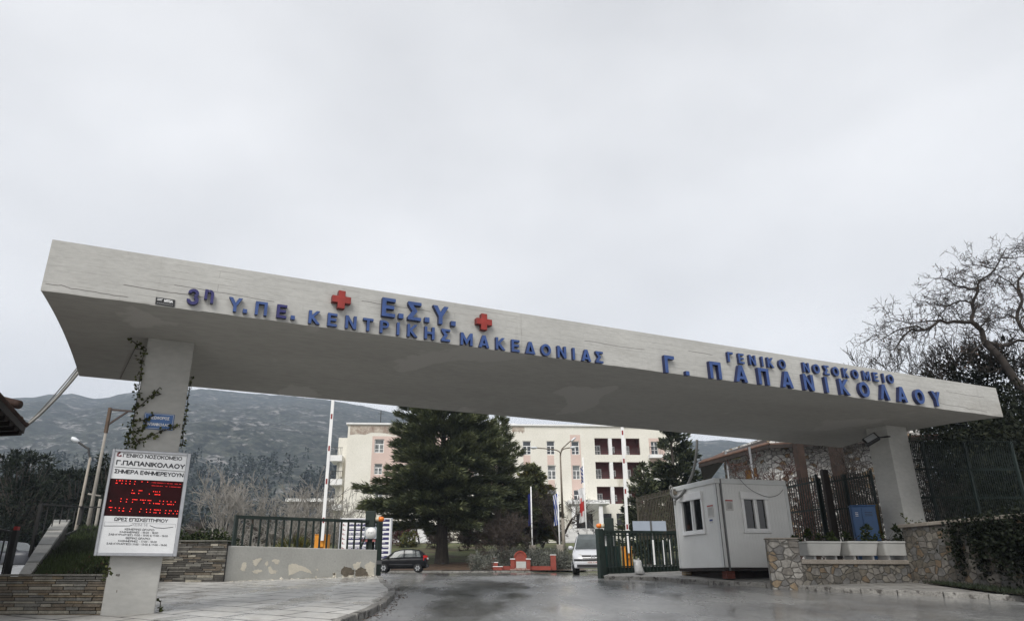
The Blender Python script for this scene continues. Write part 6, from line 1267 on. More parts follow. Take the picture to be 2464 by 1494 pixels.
m.build('cap', cap, rw, bevel=.012)
M3i = M3.inverted()
ivy('wall_ivy', 'dark ivy curtain hanging over the right part of the tall stone wall', [([(2290, 1268), (2300, 1300), (2310, 1340), (2318, 1370)], .3), ([(2340, 1265), (2350, 1300), (2360, 1340), (2372, 1375)], .3), ([(2400, 1262), (2410, 1310), (2420, 1360)], .4), ([(2460, 1262), (2466, 1320), (2470, 1370)], .5), ([(2510, 1262), (2515, 1320), (2520, 1370)], .5), ([(2425, 1265), (2432, 1310), (2440, 1368)], .6), ([(2480, 1265), (2485, 1310), (2492, 1380)], .6), ([(2375, 1262), (2385, 1300), (2392, 1330)], .5), ([(2280, 1266), (2380, 1262), (2520, 1255)], .3), ([(2330, 1280), (2350, 1290), (2440, 1300)], .3)], 190, 20, leaf=.085, mats=[thA, thA], frame=lambda x, y: tuple(onplane(x, y, q2 + Vector((0, 0, 0)) + (M3.to_3x3() @ Vector((0, -.1, 0))), M3.to_3x3() @ Vector((0, 1, 0)))))
ivy('ivy_shoot', 'single ivy shoot leaning on the right column foot', [([(2165, 1232), (2178, 1248), (2190, 1262), (2205, 1266)], .05), ([(2196, 1262), (2218, 1256), (2232, 1262)], .1)], 191, 10, leaf=.06, frame=lambda x, y: tuple(at(x, y, 21.7)))
# planters
def planter(x0, x1, lab, k):
    Yc = 21.75 - .06 * k + .0; a, b = at(x0, 1335, Yc), at(x1, 1335, Yc); w = b.x - a.x; zb = at(x0, 1345, Yc).z; zt_ = at(x0, 1301, Yc).z; zf = zb + .0
    t = thing('planter', lab, 'planter', (a.x, Yc, zb), 0, 'white planters on the low wall')
    R_ = Matrix.Translation((a.x + w * .2, Yc, 0)) @ Matrix.Rotation(R(9), 4, 'Z'); W_ = w * .90
    m = MB(R_); e = .07; d = .85
    def ringz(z, g, rad=.06): 
        P = []; 
        for cx, cy, a0 in ((g + rad, g + rad, 180), (W_ - g - rad, g + rad, 270), (W_ - g - rad, d - g - rad, 0), (g + rad, d - g - rad, 90)):
            for s in range(4): an = R(a0 + s * 30); P.append((cx + rad * math.cos(an), cy + rad * math.sin(an), z))
        return P
    z1 = zt_; z0 = zf + .11
    m.loft([ringz(z0, e), ringz(z1 - .05, .0), ringz(z1 - .045, -.025), ringz(z1, -.025), ringz(z1, .05), ringz(z1 - .1, .06)], sm=False)
    m.build('tub', mat('planter_white', (.48, .48, .46), .6, scale=2, var=.07), t)
    m = MB(R_); m.box(W_ * .25, W_ * .25 + .06, .2, d - .2, zb - .01, z0 + .001); m.box(W_ * .85, W_ * .85 + .06, .2, d - .2, zb - .01, z0 + .001); m.build('foot', whitep, t)
    m = MB(R_); m.face([(.06, .06, z1 - .06), (W_ - .06, .06, z1 - .06), (W_ - .06, d - .06, z1 - .06), (.06, d - .06, z1 - .06)]); m.build('soil', litter, t)
    return R_, W_, z1
for k, (x0, x1, lab, plab) in enumerate(((1926, 2030, 'white tapered planter nearest the stone pier', 'low leafy plant in the planter nearest the pier'), (2028, 2119, 'middle white tapered planter on the low wall', 'thin shrub in the middle planter before the blue cabinet'), (2115, 2197, 'white tapered planter nearest the right column', 'upright leafy plant in the planter nearest the column'))):
    R_, W_, z1 = planter(x0, x1, lab, k)
    c = R_ @ Vector((W_ / 2, .4, z1 - .05)); round_crown('potted_plant', plab, tuple(c), .35, [(-.35, 0, .12, .4, .25, .14), (.35, 0, .13, .35, .25, .16), ((-.1, .3, .25)[k], 0, .3, .18, .18, (.15, .25, .28)[k])], 200 + k, [hedgeA, hedgeB], 420, (.1, .05), .02, group='plants in the white planters', cat='plant', trunk=False, twig=twigD)
# blue cabinet
cabb = mat('cabinet_blue', (.024, .08, .20), .45, scale=3, var=.12); BY = 23.3
a, b = at(2059, 1290, BY), at(2108, 1290, BY + .15); zt = at(2078, 1218, BY).z; bc = thing('blue_cabinet', 'blue two door steel utility cabinet behind the middle planter', 'cabinet', (a.x, BY, 1.5), R(-20))
M = Matrix.Translation((a.x, BY, 0)) @ Matrix.Rotation(R(-20), 4, 'Z'); W_ = (b.x - a.x) * .98
m = MB(M); m.box(0, W_, .03, .45, 1.4, zt); m.box(-.02, W_ + .02, .0, .47, zt + .001, zt + .04); m.build('case', cabb, bc, bevel=.01)
for i, (x0, x1) in enumerate(((.02, W_ * .40), (W_ * .42, W_ - .02))):
    m = MB(M); m.box(x0, x1, .002, .028, 1.45, zt - .03); d_ = m.build('door', cabb, bc, bevel=.006)
    m = MB(M)
    for s in range(3): m.box(x0 + .08, x1 - .1, -.004, .001, zt - .2 - s * .05, zt - .185 - s * .05)
    m.build('vent', whitep if i == 0 else iron, d_)
    m = MB(M); m.box((x1 - .06) if i == 0 else x0 + .03, (x1 - .02) if i == 0 else x0 + .07, -.02, .001, zt - .85, zt - .72); m.build('handle', alu, d_)
a, b = at(2104, 1290, 23.9), at(2124, 1290, 23.9); zt = at(2112, 1212, 23.9).z; m = MB(); m.box(a.x, b.x, 23.85, 24.0, 1.4, zt); m.build('timber_board', mat('yellow_timber', (.19, .13, .045), .8, scale=3, var=.25), label='upright yellowish board between the blue cabinet and the column', cat='board', loc=(a.x, 23.9, 1.4), bevel=.01)
# tall bar fences
fgreen = mat('fence_green', (.006, .014, .012), .6, scale=4, var=.3)
def barfence(name, label, pts, n, bent=False, mm=None, group=None, barw=.028, rails=(.06, .5, .94), posts=2):
    """pts: (top-left px, bottom-left px, top-right px, bottom-right px, Y left, Y right)"""
    (xa, ya0, ya1, Ya), (xb, yb0, yb1, Yb) = pts; A1_, A0_ = at(xa, ya0, Ya), at(xa, ya1, Ya); B1_, B0_ = at(xb, yb0, Yb), at(xb, yb1, Yb); A1_ = Vector((A0_.x, Ya, A1_.z)); B1_ = Vector((B0_.x, Yb, B1_.z)); mm = mm or fgreen
    t = thing(name, label, 'fence', tuple(A0_)); m = MB()
    for r_ in rails: m = MB(); m.bar(A0_.lerp(A1_, r_) + Vector((0, .03, 0)), B0_.lerp(B1_, r_) + Vector((0, .03, 0)), .035, .06); m.build('rail', mm, t)
    for i in range(posts): f = i / max(1, posts - 1); m = MB(); m.bar(A0_.lerp(B0_, f) + Vector((0, .07, 0)), A1_.lerp(B1_, f) + Vector((0, .07, 0)), .08, .08, (0, 1, 0)); m.build('post', mm, t)
    m = MB()
    for i in range(n):
        f = (i + .5) / n; a, c = A0_.lerp(B0_, f), A1_.lerp(B1_, f)
        if bent: k = Vector((-.05, -.28, -.03)); m.tube([a, c - Vector((0, 0, .4)), c - Vector((0, 0, .2)) + k * .15, c - Vector((0, 0, .05)) + k * .55, c + k], barw / 2, 4)
        else: m.bar(a, c + Vector((0, 0, rnd.uniform(-.02, .02))), barw, barw, (0, 1, 0))
    m.build('bars', mm, t); return t
barfence('bar_fence', 'dark green bar fence between the guard cabin and the timber post', ((1905, 1160, 1310, 27.5), (1992, 1140, 1310, 25.8)), 15, rails=(.02, .5, .9), posts=2)
barfence('bar_fence', 'dark green bar fence behind the blue cabinet', ((1996, 1150, 1310, 25.8), (2128, 1130, 1300, 24.6)), 22, rails=(.02, .5, .92), posts=3)
barfence('bar_fence', 'tall dark bar fence with curved tops right of the right column', ((2170, 1062, 1275, 23.9), (2490, 1062, 1275, 20.6)), 62, bent=True, rails=(.05, .36, .68), posts=4)
barfence('bar_fence', 'pale rusty bar fence seen between the right gate and the cabin', ((1540, 1196, 1300, 44), (1640, 1172, 1290, 36)), 26, mm=mat('rusty_pale_bars', (.06, .05, .035), .8, scale=3, var=.3), rails=(.15, .9), barw=.035)
a, c = at(1990, 1130, 25.4), at(2012, 1310, 25.4); m = MB(); m.bar(Vector((c.x, 25.4, 1.4)), Vector((c.x, 25.4, a.z)), .2, .2, (0, 1, 0)); m.build('timber_post', darkwood, label='thick dark timber post in the middle of the bar fences', cat='post', loc=(c.x, 25.4, 1.4))
# verge earth by right wall
vm = mat('verge_earth', (.03, .022, .014), .95, scale=2, col2=(.065, .05, .03), fine=.35, bump=.6)
m = MB(); P = [at(2225, 1416, 21.3), at(2470, 1405, 18.2), at(2600, 1404, 16.5), at(2600, 1432, 15.6), at(2330, 1424, 19.2)]
m.face([Vector((p.x, p.y, gz(p.y) + .17)) for p in (P[0], P[4], P[3], P[2], P[1])]); m.build('verge', vm, kind='structure')
rs = np.random.RandomState(9); n = 2600; u = rs.rand(n, 1); v = rs.rand(n, 1); Pa = np.array([tuple(p) for p in P]); C = (Pa[0] * (1 - u) + Pa[1] * u) * (1 - v) + (Pa[4] * (1 - u) + Pa[3] * u) * v; C[:, 2] = [gz(y) + .16 for y in C[:, 1]]
V, F = leaves(C, rs.normal(size=(n, 3)) * .5 + [0, 0, 1], rs.uniform(.05, .16, n), .02, rs); np_build('verge_grass', V, F, np.zeros(n), [MATS['grass_blades_dark']], None, kind='stuff', label='dark grass tufts along the foot of the tall stone wall', cat='grass')

# flakes and litter on the pavement
rs = np.random.RandomState(12); n = 260; u = rs.rand(n); C = np.array([tuple(WMx @ Vector((x, -.04 - abs(y), 0))) for x, y in zip(u * WL, rs.exponential(.16, n))]); C[:, 2] = [gz(y) + .128 for y in C[:, 1]]
V, F = leaves(C, rs.normal(size=(n, 3)) * [1, 1, .15], rs.uniform(.03, .11, n), rs.uniform(.02, .07, n), rs, (0, 0, 3)); np_build('plaster_flakes', V, F, np.zeros(n), [und], None, kind='stuff', label='pale plaster flakes lying along the foot of the peeling wall', cat='flakes')
n = 420; P_ = [LK[k] for k in range(2, len(LK))]; k_ = rs.randint(0, len(P_) - 1, n); f_ = rs.rand(n); C = np.array([[P_[a][0] * (1 - f) + P_[a + 1][0] * f + abs(g) + .03, P_[a][1] * (1 - f) + P_[a + 1][1] * f, 0] for a, f, g in zip(k_, f_, rs.normal(0, .14, n))]); C[:, 2] = [gz(y) + .014 for y in C[:, 1]]
V, F = leaves(C, rs.normal(size=(n, 3)) * [1, 1, .15], rs.uniform(.03, .09, n), rs.uniform(.02, .05, n), rs, (0, 0, 3)); np_build('gutter_leaves', V, F, np.zeros(n), [MATS['fallen_leaf']], None, kind='stuff', label='wet brown leaves and grit lying in the gutter of the pavement kerb', cat='leaves')
# ---- street lamps and pole
poleg = mat('weathered_pole', (.20, .185, .16), .85, scale=3, col2=(.29, .27, .24), stretch=(1, 1, .2), fine=.15); lampw = mat('lamp_white', (.60, .62, .64), .4); conp = mat('concrete_pole', (.28, .25, .21), .85, scale=3, var=.15)
def post_line(P, Y): return [at(x, y, Y) for x, y in P]
SY = 27.0
t = thing('street_lamp', 'single street lamp with bent arm and white head at the left', 'street lamp', (at(183, 1262, SY).x, SY, 2.0))
b0, b1 = at(183, 1265, SY), at(212, 1100, SY); m = MB(); m.tube([Vector((b0.x, SY, 1.5)), Vector((b0.x + .04, SY, b1.z))], [.07, .042], 8); m.build('pole', conp, t)
x0 = b0.x + .04
m = MB(); m.tube(curve([Vector((x0, SY, b1.z - .05)), at(214, 1090, SY), at(213, 1080, SY), at(204, 1074, SY), at(188, 1063, SY)], 6), .04, 8); m.build('arm', iron, t)
a, c = at(189, 1064, SY), at(174, 1057, SY); m = MB(); d = (c - a); m.loft([[a + d * f + Vector((0, w * math.cos(q_), h * math.sin(q_) + .03)) for q_ in [2 * math.pi * k / 10 for k in range(10)]] for f, w, h in ((-.05, .05, .05), (.2, .11, .08), (.6, .15, .10), (.95, .13, .08), (1.05, .05, .03))]); m.build('lamp_head', lampw, t)
PYo = 23.5; b0, b1 = at(213, 1262, PYo), at(262, 981, PYo)
t = thing('utility_pole', 'weathered wooden pole with rusty bracket arm left of the column', 'utility pole', (b0.x, PYo, 2.0))
m = MB(); m.tube([Vector((b0.x - .02, PYo, 1.6)), Vector((b0.x, PYo, b1.z - .75))], [.075, .045], 8); m.build('pole', poleg, t)
m = MB(); m.box(b0.x - .045, b0.x + .045, PYo - .05, PYo + .05, b1.z - .85, b1.z); m.build('head_post', mat('rusty_head', (.09, .06, .04), .8, scale=4, var=.3), t)
m = MB(); q = at(318, 998, PYo); m.bar((b0.x, PYo, b1.z - .06), (q.x, PYo, b1.z - .12), .06); m.bar((b0.x + .05, PYo, b1.z - .55), (b0.x + .62, PYo, b1.z - .12), .05); m.build('bracket', mat('rusty_arm', (.05, .035, .03), .7), t)
m = MB(); m.tube([Vector((b0.x + .22, PYo + .05, 1.6)), Vector((b0.x + .2, PYo + .05, 3.9))], .05, 6); m.tube([Vector((b0.x - .2, PYo, 4.05)), Vector((b0.x + .22, PYo, 3.98))], .03, 5); m.build('stub_post', poleg, t)
DY = 70.0; b0 = at(1357, 1322, DY); tp = at(1352, 1095, DY)
t = thing('double_street_lamp', 'tall three armed street lamp in front of the hospital', 'street lamp', (b0.x, DY, gz(DY)))
m = MB(); m.tube([Vector((b0.x, DY, gz(DY) - .2)), Vector((b0.x, DY, gz(DY) + 3.4))], [.17, .16], 10); m.build('base', conp, t)
m = MB(); m.tube([Vector((b0.x, DY, gz(DY) + 3.35)), Vector((b0.x, DY, tp.z))], [.12, .07], 8); m.build('pole', mat('brown_pole', (.15, .12, .09), .6), t)
for P, hd in (([(1352, 1097), (1349, 1088), (1338, 1082), (1315, 1079), (1292, 1077)], ((1292, 1077), (1277, 1077))), ([(1352, 1097), (1352, 1087), (1358, 1080), (1372, 1077), (1374, 1077)], ((1372, 1077), (1384, 1076))), ([(1352, 1097), (1353, 1082), (1360, 1074), (1372, 1063), (1376, 1060)], ((1374, 1061), (1385, 1053)))):
    f = b0.x - at(1352, 1097, DY).x; m = MB(); m.tube(curve([at(x, y, DY) + Vector((f if i == 0 else f * .5, 0, -.1 if i == 0 else 0)) for i, (x, y) in enumerate(P)], 5), .055, 6); m.build('arm', MATS['brown_pole'], t)
    a, c = at(*hd[0], DY), at(*hd[1], DY); d = c - a; m = MB(); m.loft([[a + d * g + Vector((0, w * math.cos(q_), h * math.sin(q_))) for q_ in [2 * math.pi * k / 8 for k in range(8)]] for g, w, h in ((-.05, .06, .06), (.25, .17, .12), (.7, .2, .14), (1.05, .06, .05))]); m.build('lamp_head', lampw, t)

# ---- barriers
redw = mat('barrier_red', (.22, .02, .02), .5); yel_ = mat('barrier_orange', (.62, .25, .02), .45, scale=3, var=.12)
def barrier(name, label, bx0, bx1, by0, by1, Y, boom, marks, boomY):
    a, b = at(bx0, by0, Y), at(bx1, by1, Y); t = thing(name, label, 'barrier', ((a.x + b.x) / 2, Y, gz(Y))); w = b.x - a.x; c = (a.x + b.x) / 2
    m = MB(); m.box(a.x, a.x + w * .3, Y, Y + .4, gz(Y), a.z - .03); m.box(b.x - w * .3, b.x, Y, Y + .4, gz(Y), a.z - .03); m.box(a.x + w * .301, b.x - w * .301, Y + .06, Y + .38, gz(Y), a.z - .1); m.box(a.x - .02, b.x + .02, Y - .02, Y + .42, a.z - .029, a.z); m.build('housing', yel_, t, bevel=.012)
    m = MB(); m.box(c - w * .19, c + w * .19, Y - .03, Y + .055, a.z - .5, a.z - .12); m.build('crank_cover', yel_, t, bevel=.01)
    (x0, y0), (x1, y1) = boom; p, q = at(x0, y0, boomY), at(x1, y1, boomY); p = Vector((p.x, boomY, p.z)); m = MB(); m.bar(p, q, .13, .06, (0, 1, 0)); bo = m.build('boom', whitep, t)
    for f in marks: m = MB(); c0, c1 = p.lerp(q, f), p.lerp(q, f + .035); m.bar(c0, c1, .075, .07, (0, 1, 0)); m.build('red_mark', redw, bo)
barrier('road_barrier', 'orange road barrier with white boom raised high behind the left gate', 758, 787, 1285, 1335, 31, ((775, 1300), (803, 940)), (.11, .36, .58, .80), 30.9)
barrier('road_barrier', 'orange road barrier with raised white boom behind the right gate', 1499, 1524, 1314, 1378, 33, ((1512, 1330), (1496, 1010)), (.17, .43, .66, .88), 32.9)
# ---- directory sign board
IY = 58.5; a, b = at(822, 1240, IY), at(938, 1342, IY); t = thing('directory_sign', 'white directory board with dark blue strips behind the left gate end', 'sign', (a.x, IY, 1.6))
z1, z0 = at(880, 1246, IY).z, at(880, 1345, IY).z; m = MB(); m.box(a.x, b.x, IY, IY + .06, z0, z1); m.build('board', whitep, t)
for xx in (a.x - .04, b.x + .03): m = MB(); m.box(xx - .06, xx + .06, IY - .01, IY + .08, 1.9, z1 + .02); m.build('post', alu, t)
nb_ = mat('strip_navy', (.022, .018, .09), .5); n = 9; hh = (z1 - z0) / n
for i in range(n):
    m = MB(); zz = z1 - hh * (i + 1); m.box(a.x + .55, b.x - .14, IY - .012, IY - .001, zz + hh * .2, zz + hh * .78); s_ = m.build('strip', nb_, t)
    m = MB(); rr = random.Random(i); x = a.x + .65
    while x < b.x - .6: l = rr.uniform(.14, .5); m.box(x, x + l, IY - .015, IY - .013, zz + hh * .55, zz + hh * .66); x += l + .07
    x = a.x + .65
    while x < b.x - 1.2 and i % 3 == 0: l = rr.uniform(.14, .5); m.box(x, x + l, IY - .015, IY - .013, zz + hh * .32, zz + hh * .42); x += l + .07
    m.build('strip_text', whitep, s_)
    m = MB(); m.box(a.x + .17, a.x + .38, IY - .01, IY - .001, zz + hh * .3, zz + hh * .4); m.box(a.x + .17, a.x + .23, IY - .012, IY - .0105, zz + hh * .3, zz + hh * .72); m.build('red_mark', redw, t)
# ---- pale blue sign backs behind the right gate
GY_ = 36.0; a, b = at(1522, 1253, GY_), at(1611, 1274, GY_); t = thing('blank_sign', 'pale blue grey sign panels seen from behind above the right gate', 'sign', (a.x, GY_, 1.7)); m = MB(); c = (a.x + b.x) / 2; bluegrey = mat('blue_grey_panel', (.30, .34, .40), .6, scale=2, var=.05)
m.box(a.x, c - .05, GY_, GY_ + .05, b.z - .1, a.z); m.box(c + .05, b.x - .15, GY_, GY_ + .05, b.z - .1, a.z); m.build('panel', bluegrey, t)
m = MB()
for xx in (c - .045, c + .01): m.box(xx, xx + .035, GY_ - .02, GY_ + .06, 1.6, a.z + .01)
m.build('post', steelg, t)
for x in (1570, 1592, 1608): p = at(x, 1280, 35.4); m = MB(); m.box(p.x - .045, p.x + .045, 35.38, 35.47, 1.62, p.z - .35); m.build('white_bollard', whitep, label={1570: 'white upright post behind the gate below the left sign panel', 1592: 'white upright post behind the gate between the other two', 1608: 'white upright post behind the gate nearest the cabin'}[x], cat='post', group='white posts behind the right gate', loc=(p.x, 35.4, 1.62), bevel=.01)

# ---- red brick monument and pillars
rbrick = mat('painted_red_brick', (.24, .035, .02), .8, scale=2, var=.25)
tt_, bb_ = nodes_of(rbrick); src = bb_.inputs['Base Color'].links[0].from_socket
c_ = tt_.nodes.new('ShaderNodeTexCoord'); cm_ = tt_.nodes.new('ShaderNodeMapping'); cm_.inputs['Rotation'].default_value = (math.pi / 2, 0, 0); tt_.links.new(c_.outputs['Object'], cm_.inputs[0]); bk = tt_.nodes.new('ShaderNodeTexBrick'); bk.inputs['Scale'].default_value = 1; bk.inputs['Brick Width'].default_value = .22; bk.inputs['Row Height'].default_value = .075; bk.inputs['Mortar Size'].default_value = .008; tt_.links.new(cm_.outputs[0], bk.inputs[0])
mx_ = tt_.nodes.new('ShaderNodeMix'); mx_.data_type = 'RGBA'; tt_.links.new(bk.outputs['Fac'], mx_.inputs[0]); tt_.links.new(src, mx_.inputs[6]); mx_.inputs[7].default_value = (.22, .09, .07, 1); tt_.links.new(mx_.outputs[2], bb_.inputs['Base Color'])
mixin(rbrick, noise_mask(5, .66, .7), (.45, .42, .40))
MY = 57.2; a, b = at(1229, 1380, MY), at(1277, 1380, MY); zb = gz(MY) - .1; zs = at(1250, 1345, MY).z; zt = at(1250, 1324, MY).z; w = b.x - a.x; c = (a.x + b.x) / 2
t = thing('brick_monument', 'red brick arched monument with white plaque on the lawn kerb', 'monument', (c, MY, zb))
m = MB(); m.box(a.x, a.x + w * .2, MY, MY + .5, zb, zs); m.box(b.x - w * .2, b.x, MY, MY + .5, zb, zs); m.build('side_pier', rbrick, t)
m = MB()
for q in (a.x, b.x - w * .2): m.box(q - .04, q + w * .2 + .04, MY - .04, MY + .54, zs + .002, zs + .06)
m.build('pier_cap', whitep, t)
r_o = w * .32; m = MB(); zr_ = zt - r_o; P = [(c - r_o, MY + .1, zb)] + [(c + r_o * math.cos(R(180 - k * 15)), MY + .1, zr_ + r_o * math.sin(R(180 - k * 15))) for k in range(13)] + [(c + r_o, MY + .1, zb)]
m.prism(P[::-1], (0, .3, 0)); m.build('arch_panel', rbrick, t)
m = MB()
for k in range(15): a0, a1 = R(180 - k * 12 - .5), R(180 - (k + 1) * 12 + .5); ro, ri = r_o * 1.0, r_o * .8; m.prism([(c + ro * math.cos(a0), MY + .03, zr_ + ro * math.sin(a0)), (c + ri * math.cos(a0), MY + .03, zr_ + ri * math.sin(a0)), (c + ri * math.cos(a1), MY + .03, zr_ + ri * math.sin(a1)), (c + ro * math.cos(a1), MY + .03, zr_ + ro * math.sin(a1))], (0, .068, 0))
m.build('arch_ring', mat('red_brick_ring', (.27, .045, .025), .8, scale=6, var=.3), t)
p0, p1 = at(1242, 1350, MY), at(1266, 1366, MY); m = MB(); m.box(p0.x, p1.x, MY + .0, MY + .098, p1.z, p0.z); m.build('plaque', mat('grey_plaque', (.40, .41, .39), .6, scale=4, var=.1), t)
m = MB(); m.box(a.x + w * .2 + .003, b.x - w * .2 - .003, MY - .25, MY + .098, zb, p1.z - .01); m.box(a.x - .05, b.x - .1, MY - .3, MY - .253, zb, zb + .3); m.build('base_step', mat('flaking_white_brick', (.40, .33, .29), .85, scale=5, col2=(.2, .06, .04), fine=.2), t)
for x0, x1, y0, Y, lab in ((1183, 1194, 1340, 58.2, 'red brick pillar left of the monument, tallest of the left steps'), (1186, 1198, 1353, 57.5, 'middle red brick step pillar left of the monument'), (1187, 1209, 1363, 57.0, 'lowest red brick block at the left end of the brick border'), (1326, 1339, 1335, 57.8, 'red brick pillar standing alone right of the monument')):
    a, b = at(x0, 1380, Y), at(x1, 1380, Y); zt = at(x0, y0, Y).z; t = thing('brick_pillar', lab, 'pillar', (a.x, Y, gz(Y)), 0, 'red brick pillars by the monument'); m = MB(); m.box(a.x, b.x, Y, Y + .4, gz(Y) - .1, zt); m.build('shaft', rbrick, t); m = MB(); m.box(a.x - .03, b.x + .03, Y - .03, Y + .43, zt + .002, zt + .05); m.build('cap', whitep, t)
for x0, x1, lab in ((1209, 1229, 'low red brick border left of the monument'), (1277, 1326, 'low red brick border right of the monument')):
    a, b = at(x0, 1380, 57.4), at(x1, 1380, 57.4); m = MB(); m.box(a.x + .01, b.x - .01, 57.45, 57.7, gz(57.4) - .1, gz(57.4) + .42); m.build('brick_border', rbrick, label=lab, cat='border', loc=(a.x, 57.5, gz(57)))
for x0, x1, y0, y1, Y, lab in ((1130, 1144, 1332, 1350, 62.5, 'small grey concrete block on the lawn right of the cedar'),): 
    a, b = at(x0, y1, Y), at(x1, y0, Y); m = MB(); m.box(a.x, b.x, Y, Y + .4, gz(Y), b.z); m.build('concrete_block', conp, label=lab, cat='block', loc=(a.x, Y, gz(Y)), bevel=.015)
# ---- flags
def clothflag(Y, x0, x1, y0, y1, px, mats_, pat, nfold=3, lean=0):
    a, b = at(x0, y0, Y), at(x1, y1, Y); W_, H_ = b.x - a.x, a.z - b.z; nu, nv = 17, 25; V = []; F = []; I = []
    m = MB()
    def f(i, j): u, v = i / (nu - 1), j / (nv - 1); wv = math.sin(u * math.pi * nfold + v * 2.2) * .10; uu = u * (1 - .25 * math.sin(v * 3)); return (px + (W_ * uu if x1 > x0 else -abs(W_) * uu) + wv * .25, Y + wv, a.z - H_ * v - .12 * u * math.sin(v * 4) - u * .2)
    P = [f(i, j) for j in range(nv) for i in range(nu)]
    for j in range(nv - 1):
        for i in range(nu - 1): m.faces([P[j * nu + i], P[j * nu + i + 1], P[(j + 1) * nu + i + 1], P[(j + 1) * nu + i]], [(0, 1, 2, 3)], pat(i / nu, j / nv), True)
    return m
eub = mat('flag_blue', (.015, .025, .17), .8); grb = mat('flag_greek_blue', (.03, .07, .30), .8); flw = mat('flag_white', (.62, .62, .62), .8); flr = mat('flag_red', (.45, .03, .03), .8)
def flagpole(label, xb, yb, xt, yt, Y, base=True, fl=None, flabel=None):
    b0, t0 = at(xb, yb, Y), at(xt, yt, Y); t = thing('flagpole', label, 'flagpole', (b0.x, Y, gz(Y)), 0, 'flagpoles before the hospital'); m = MB(); m.tube([Vector((b0.x, Y, gz(Y))), Vector((b0.x, Y, t0.z))], [.07, .05], 8); m.build('pole', whitep, t)
    if base: m = MB(); m.box(b0.x - .28, b0.x + .28, Y - .28, Y + .28, gz(Y) - .2, b0.z + .35); m.build('base', conp, t, bevel=.02)
    if fl: 
        x0, x1, y0, y1, ms, pat = fl; m = clothflag(Y, x0, x1, y0, y1, b0.x + (.06 if x1 > x0 else -.06), ms, pat); m.build('flag', ms, label=flabel, cat='flag', group='limp flags before the hospital', loc=(b0.x, Y, at(x0, y0, Y).z))
flagpole('white flagpole with the blue flag, left of the three', 1281, 1322, 1276, 1170, 61, True, (1281, 1276, 1185, 1262, [eub], lambda u, v: 0), 'dark blue flag hanging limp on the left flagpole')
flagpole('white flagpole with the blue and white striped flag, middle of the three', 1347, 1320, 1342, 1182, 62, True, (1345, 1337, 1186, 1262, [grb, flw], lambda u, v: int((u * 4 + v * 4.5)) % 2), 'blue and white striped flag hanging limp on the middle flagpole')
flagpole('tallest white flagpole with two flags behind the van', 1414, 1330, 1407, 1100, 64, False, (1411, 1400, 1172, 1255, [flw, flr], lambda u, v: 1 if (.33 < v < .62 and u > .1) or (.42 < u < .7 and .22 < v < .75) else 0), 'white flag with red cross hanging limp behind the van')
p_ = at(1413, 1160, 64); m = clothflag(64, 1411, 1407, 1120, 1160, at(1414, 1330, 64).x - .06, None, lambda u, v: int(v * 9 + u * 3) % 2); m.build('flag', [grb, flw], label='small blue and white flag at the top of the tallest flagpole', cat='flag', group='limp flags before the hospital', loc=(p_.x, 64, p_.z))

# ================================================================ cars
tyre = mat('tyre_rubber', (.012, .012, .012), .85); rimm = mat('alloy_rim', (.45, .46, .47), .3, metal=.6); carglass = mat('car_glass', (.03, .036, .038), .1, scale=1, var=.3, spec=.4); cgl2 = mat('car_glass_pale', (.06, .07, .07), .1, scale=1.5, var=.4, spec=.45)
def car(name, label, loc, rot, prof, paint, W_, wheels, wr, glassm, trimm, lights=True, group=None, front_plate=None, grille=True, roofbars=False):
    """prof: list of (x, z_low, z_belt, z_roof, halfw_low, halfw_belt, halfw_roof) from rear (0) to front; z_roof None outside the cabin"""
    t = thing(name, label, 'car' if 'van' not in name else 'minivan', loc, rot, group); M = WM[t.name]; m = MB(M); rings = []
    for x, zl, zb, zr, hl, hb, hr_ in prof:
        r_ = [(x, -hl, zl + .05), (x, -hb * 1.0, zl + (zb - zl) * .35), (x, -hb, zl + (zb - zl) * .75), (x, -hb * .965, zb)]
        rings.append(r_ + [(x, -hb * .55, zb + .035), (x, hb * .55, zb + .035)] + [(p[0], -p[1], p[2]) for p in r_[::-1]] + [(x, hl * .8, zl), (x, -hl * .8, zl)])
    m.loft(rings); body = m.build('body', paint, t)
    cb = [p for p in prof if p[3] is not None]; rings = []
    for x, zl, zb, zr, hl, hb, hr_ in cb:
        e = (zr - zb); rings.append([(x, -hb * .955, zb - .02), (x, -(hb * .95 * .5 + hr_ * .5), zb + e * .5), (x, -hr_, zb + e * .88), (x, -hr_ * .86, zr), (x, hr_ * .86, zr), (x, hr_, zb + e * .88), (x, (hb * .95 * .5 + hr_ * .5), zb + e * .5), (x, hb * .955, zb - .02)])
    m = MB(M); m.loft(rings); m.build('roof', paint, t)
    # side glass, built just proud of the cabin
    def side(x, f, s, o=.012):
        X = [p[0] for p in cb]; zb = np.interp(x, X, [p[2] for p in cb]); zr = np.interp(x, X, [p[3] for p in cb]); hb = np.interp(x, X, [p[5] for p in cb]); h2 = np.interp(x, X, [p[6] for p in cb]); e = zr - zb
        F_ = [0, .5, .88]; Y_ = [hb * .955, hb * .475 + h2 * .5, h2]; return (x, s * (float(np.interp(f, F_, Y_)) + o), zb + e * f)
    xs = [p[0] for p in cb]; return t, M, cb, side, body
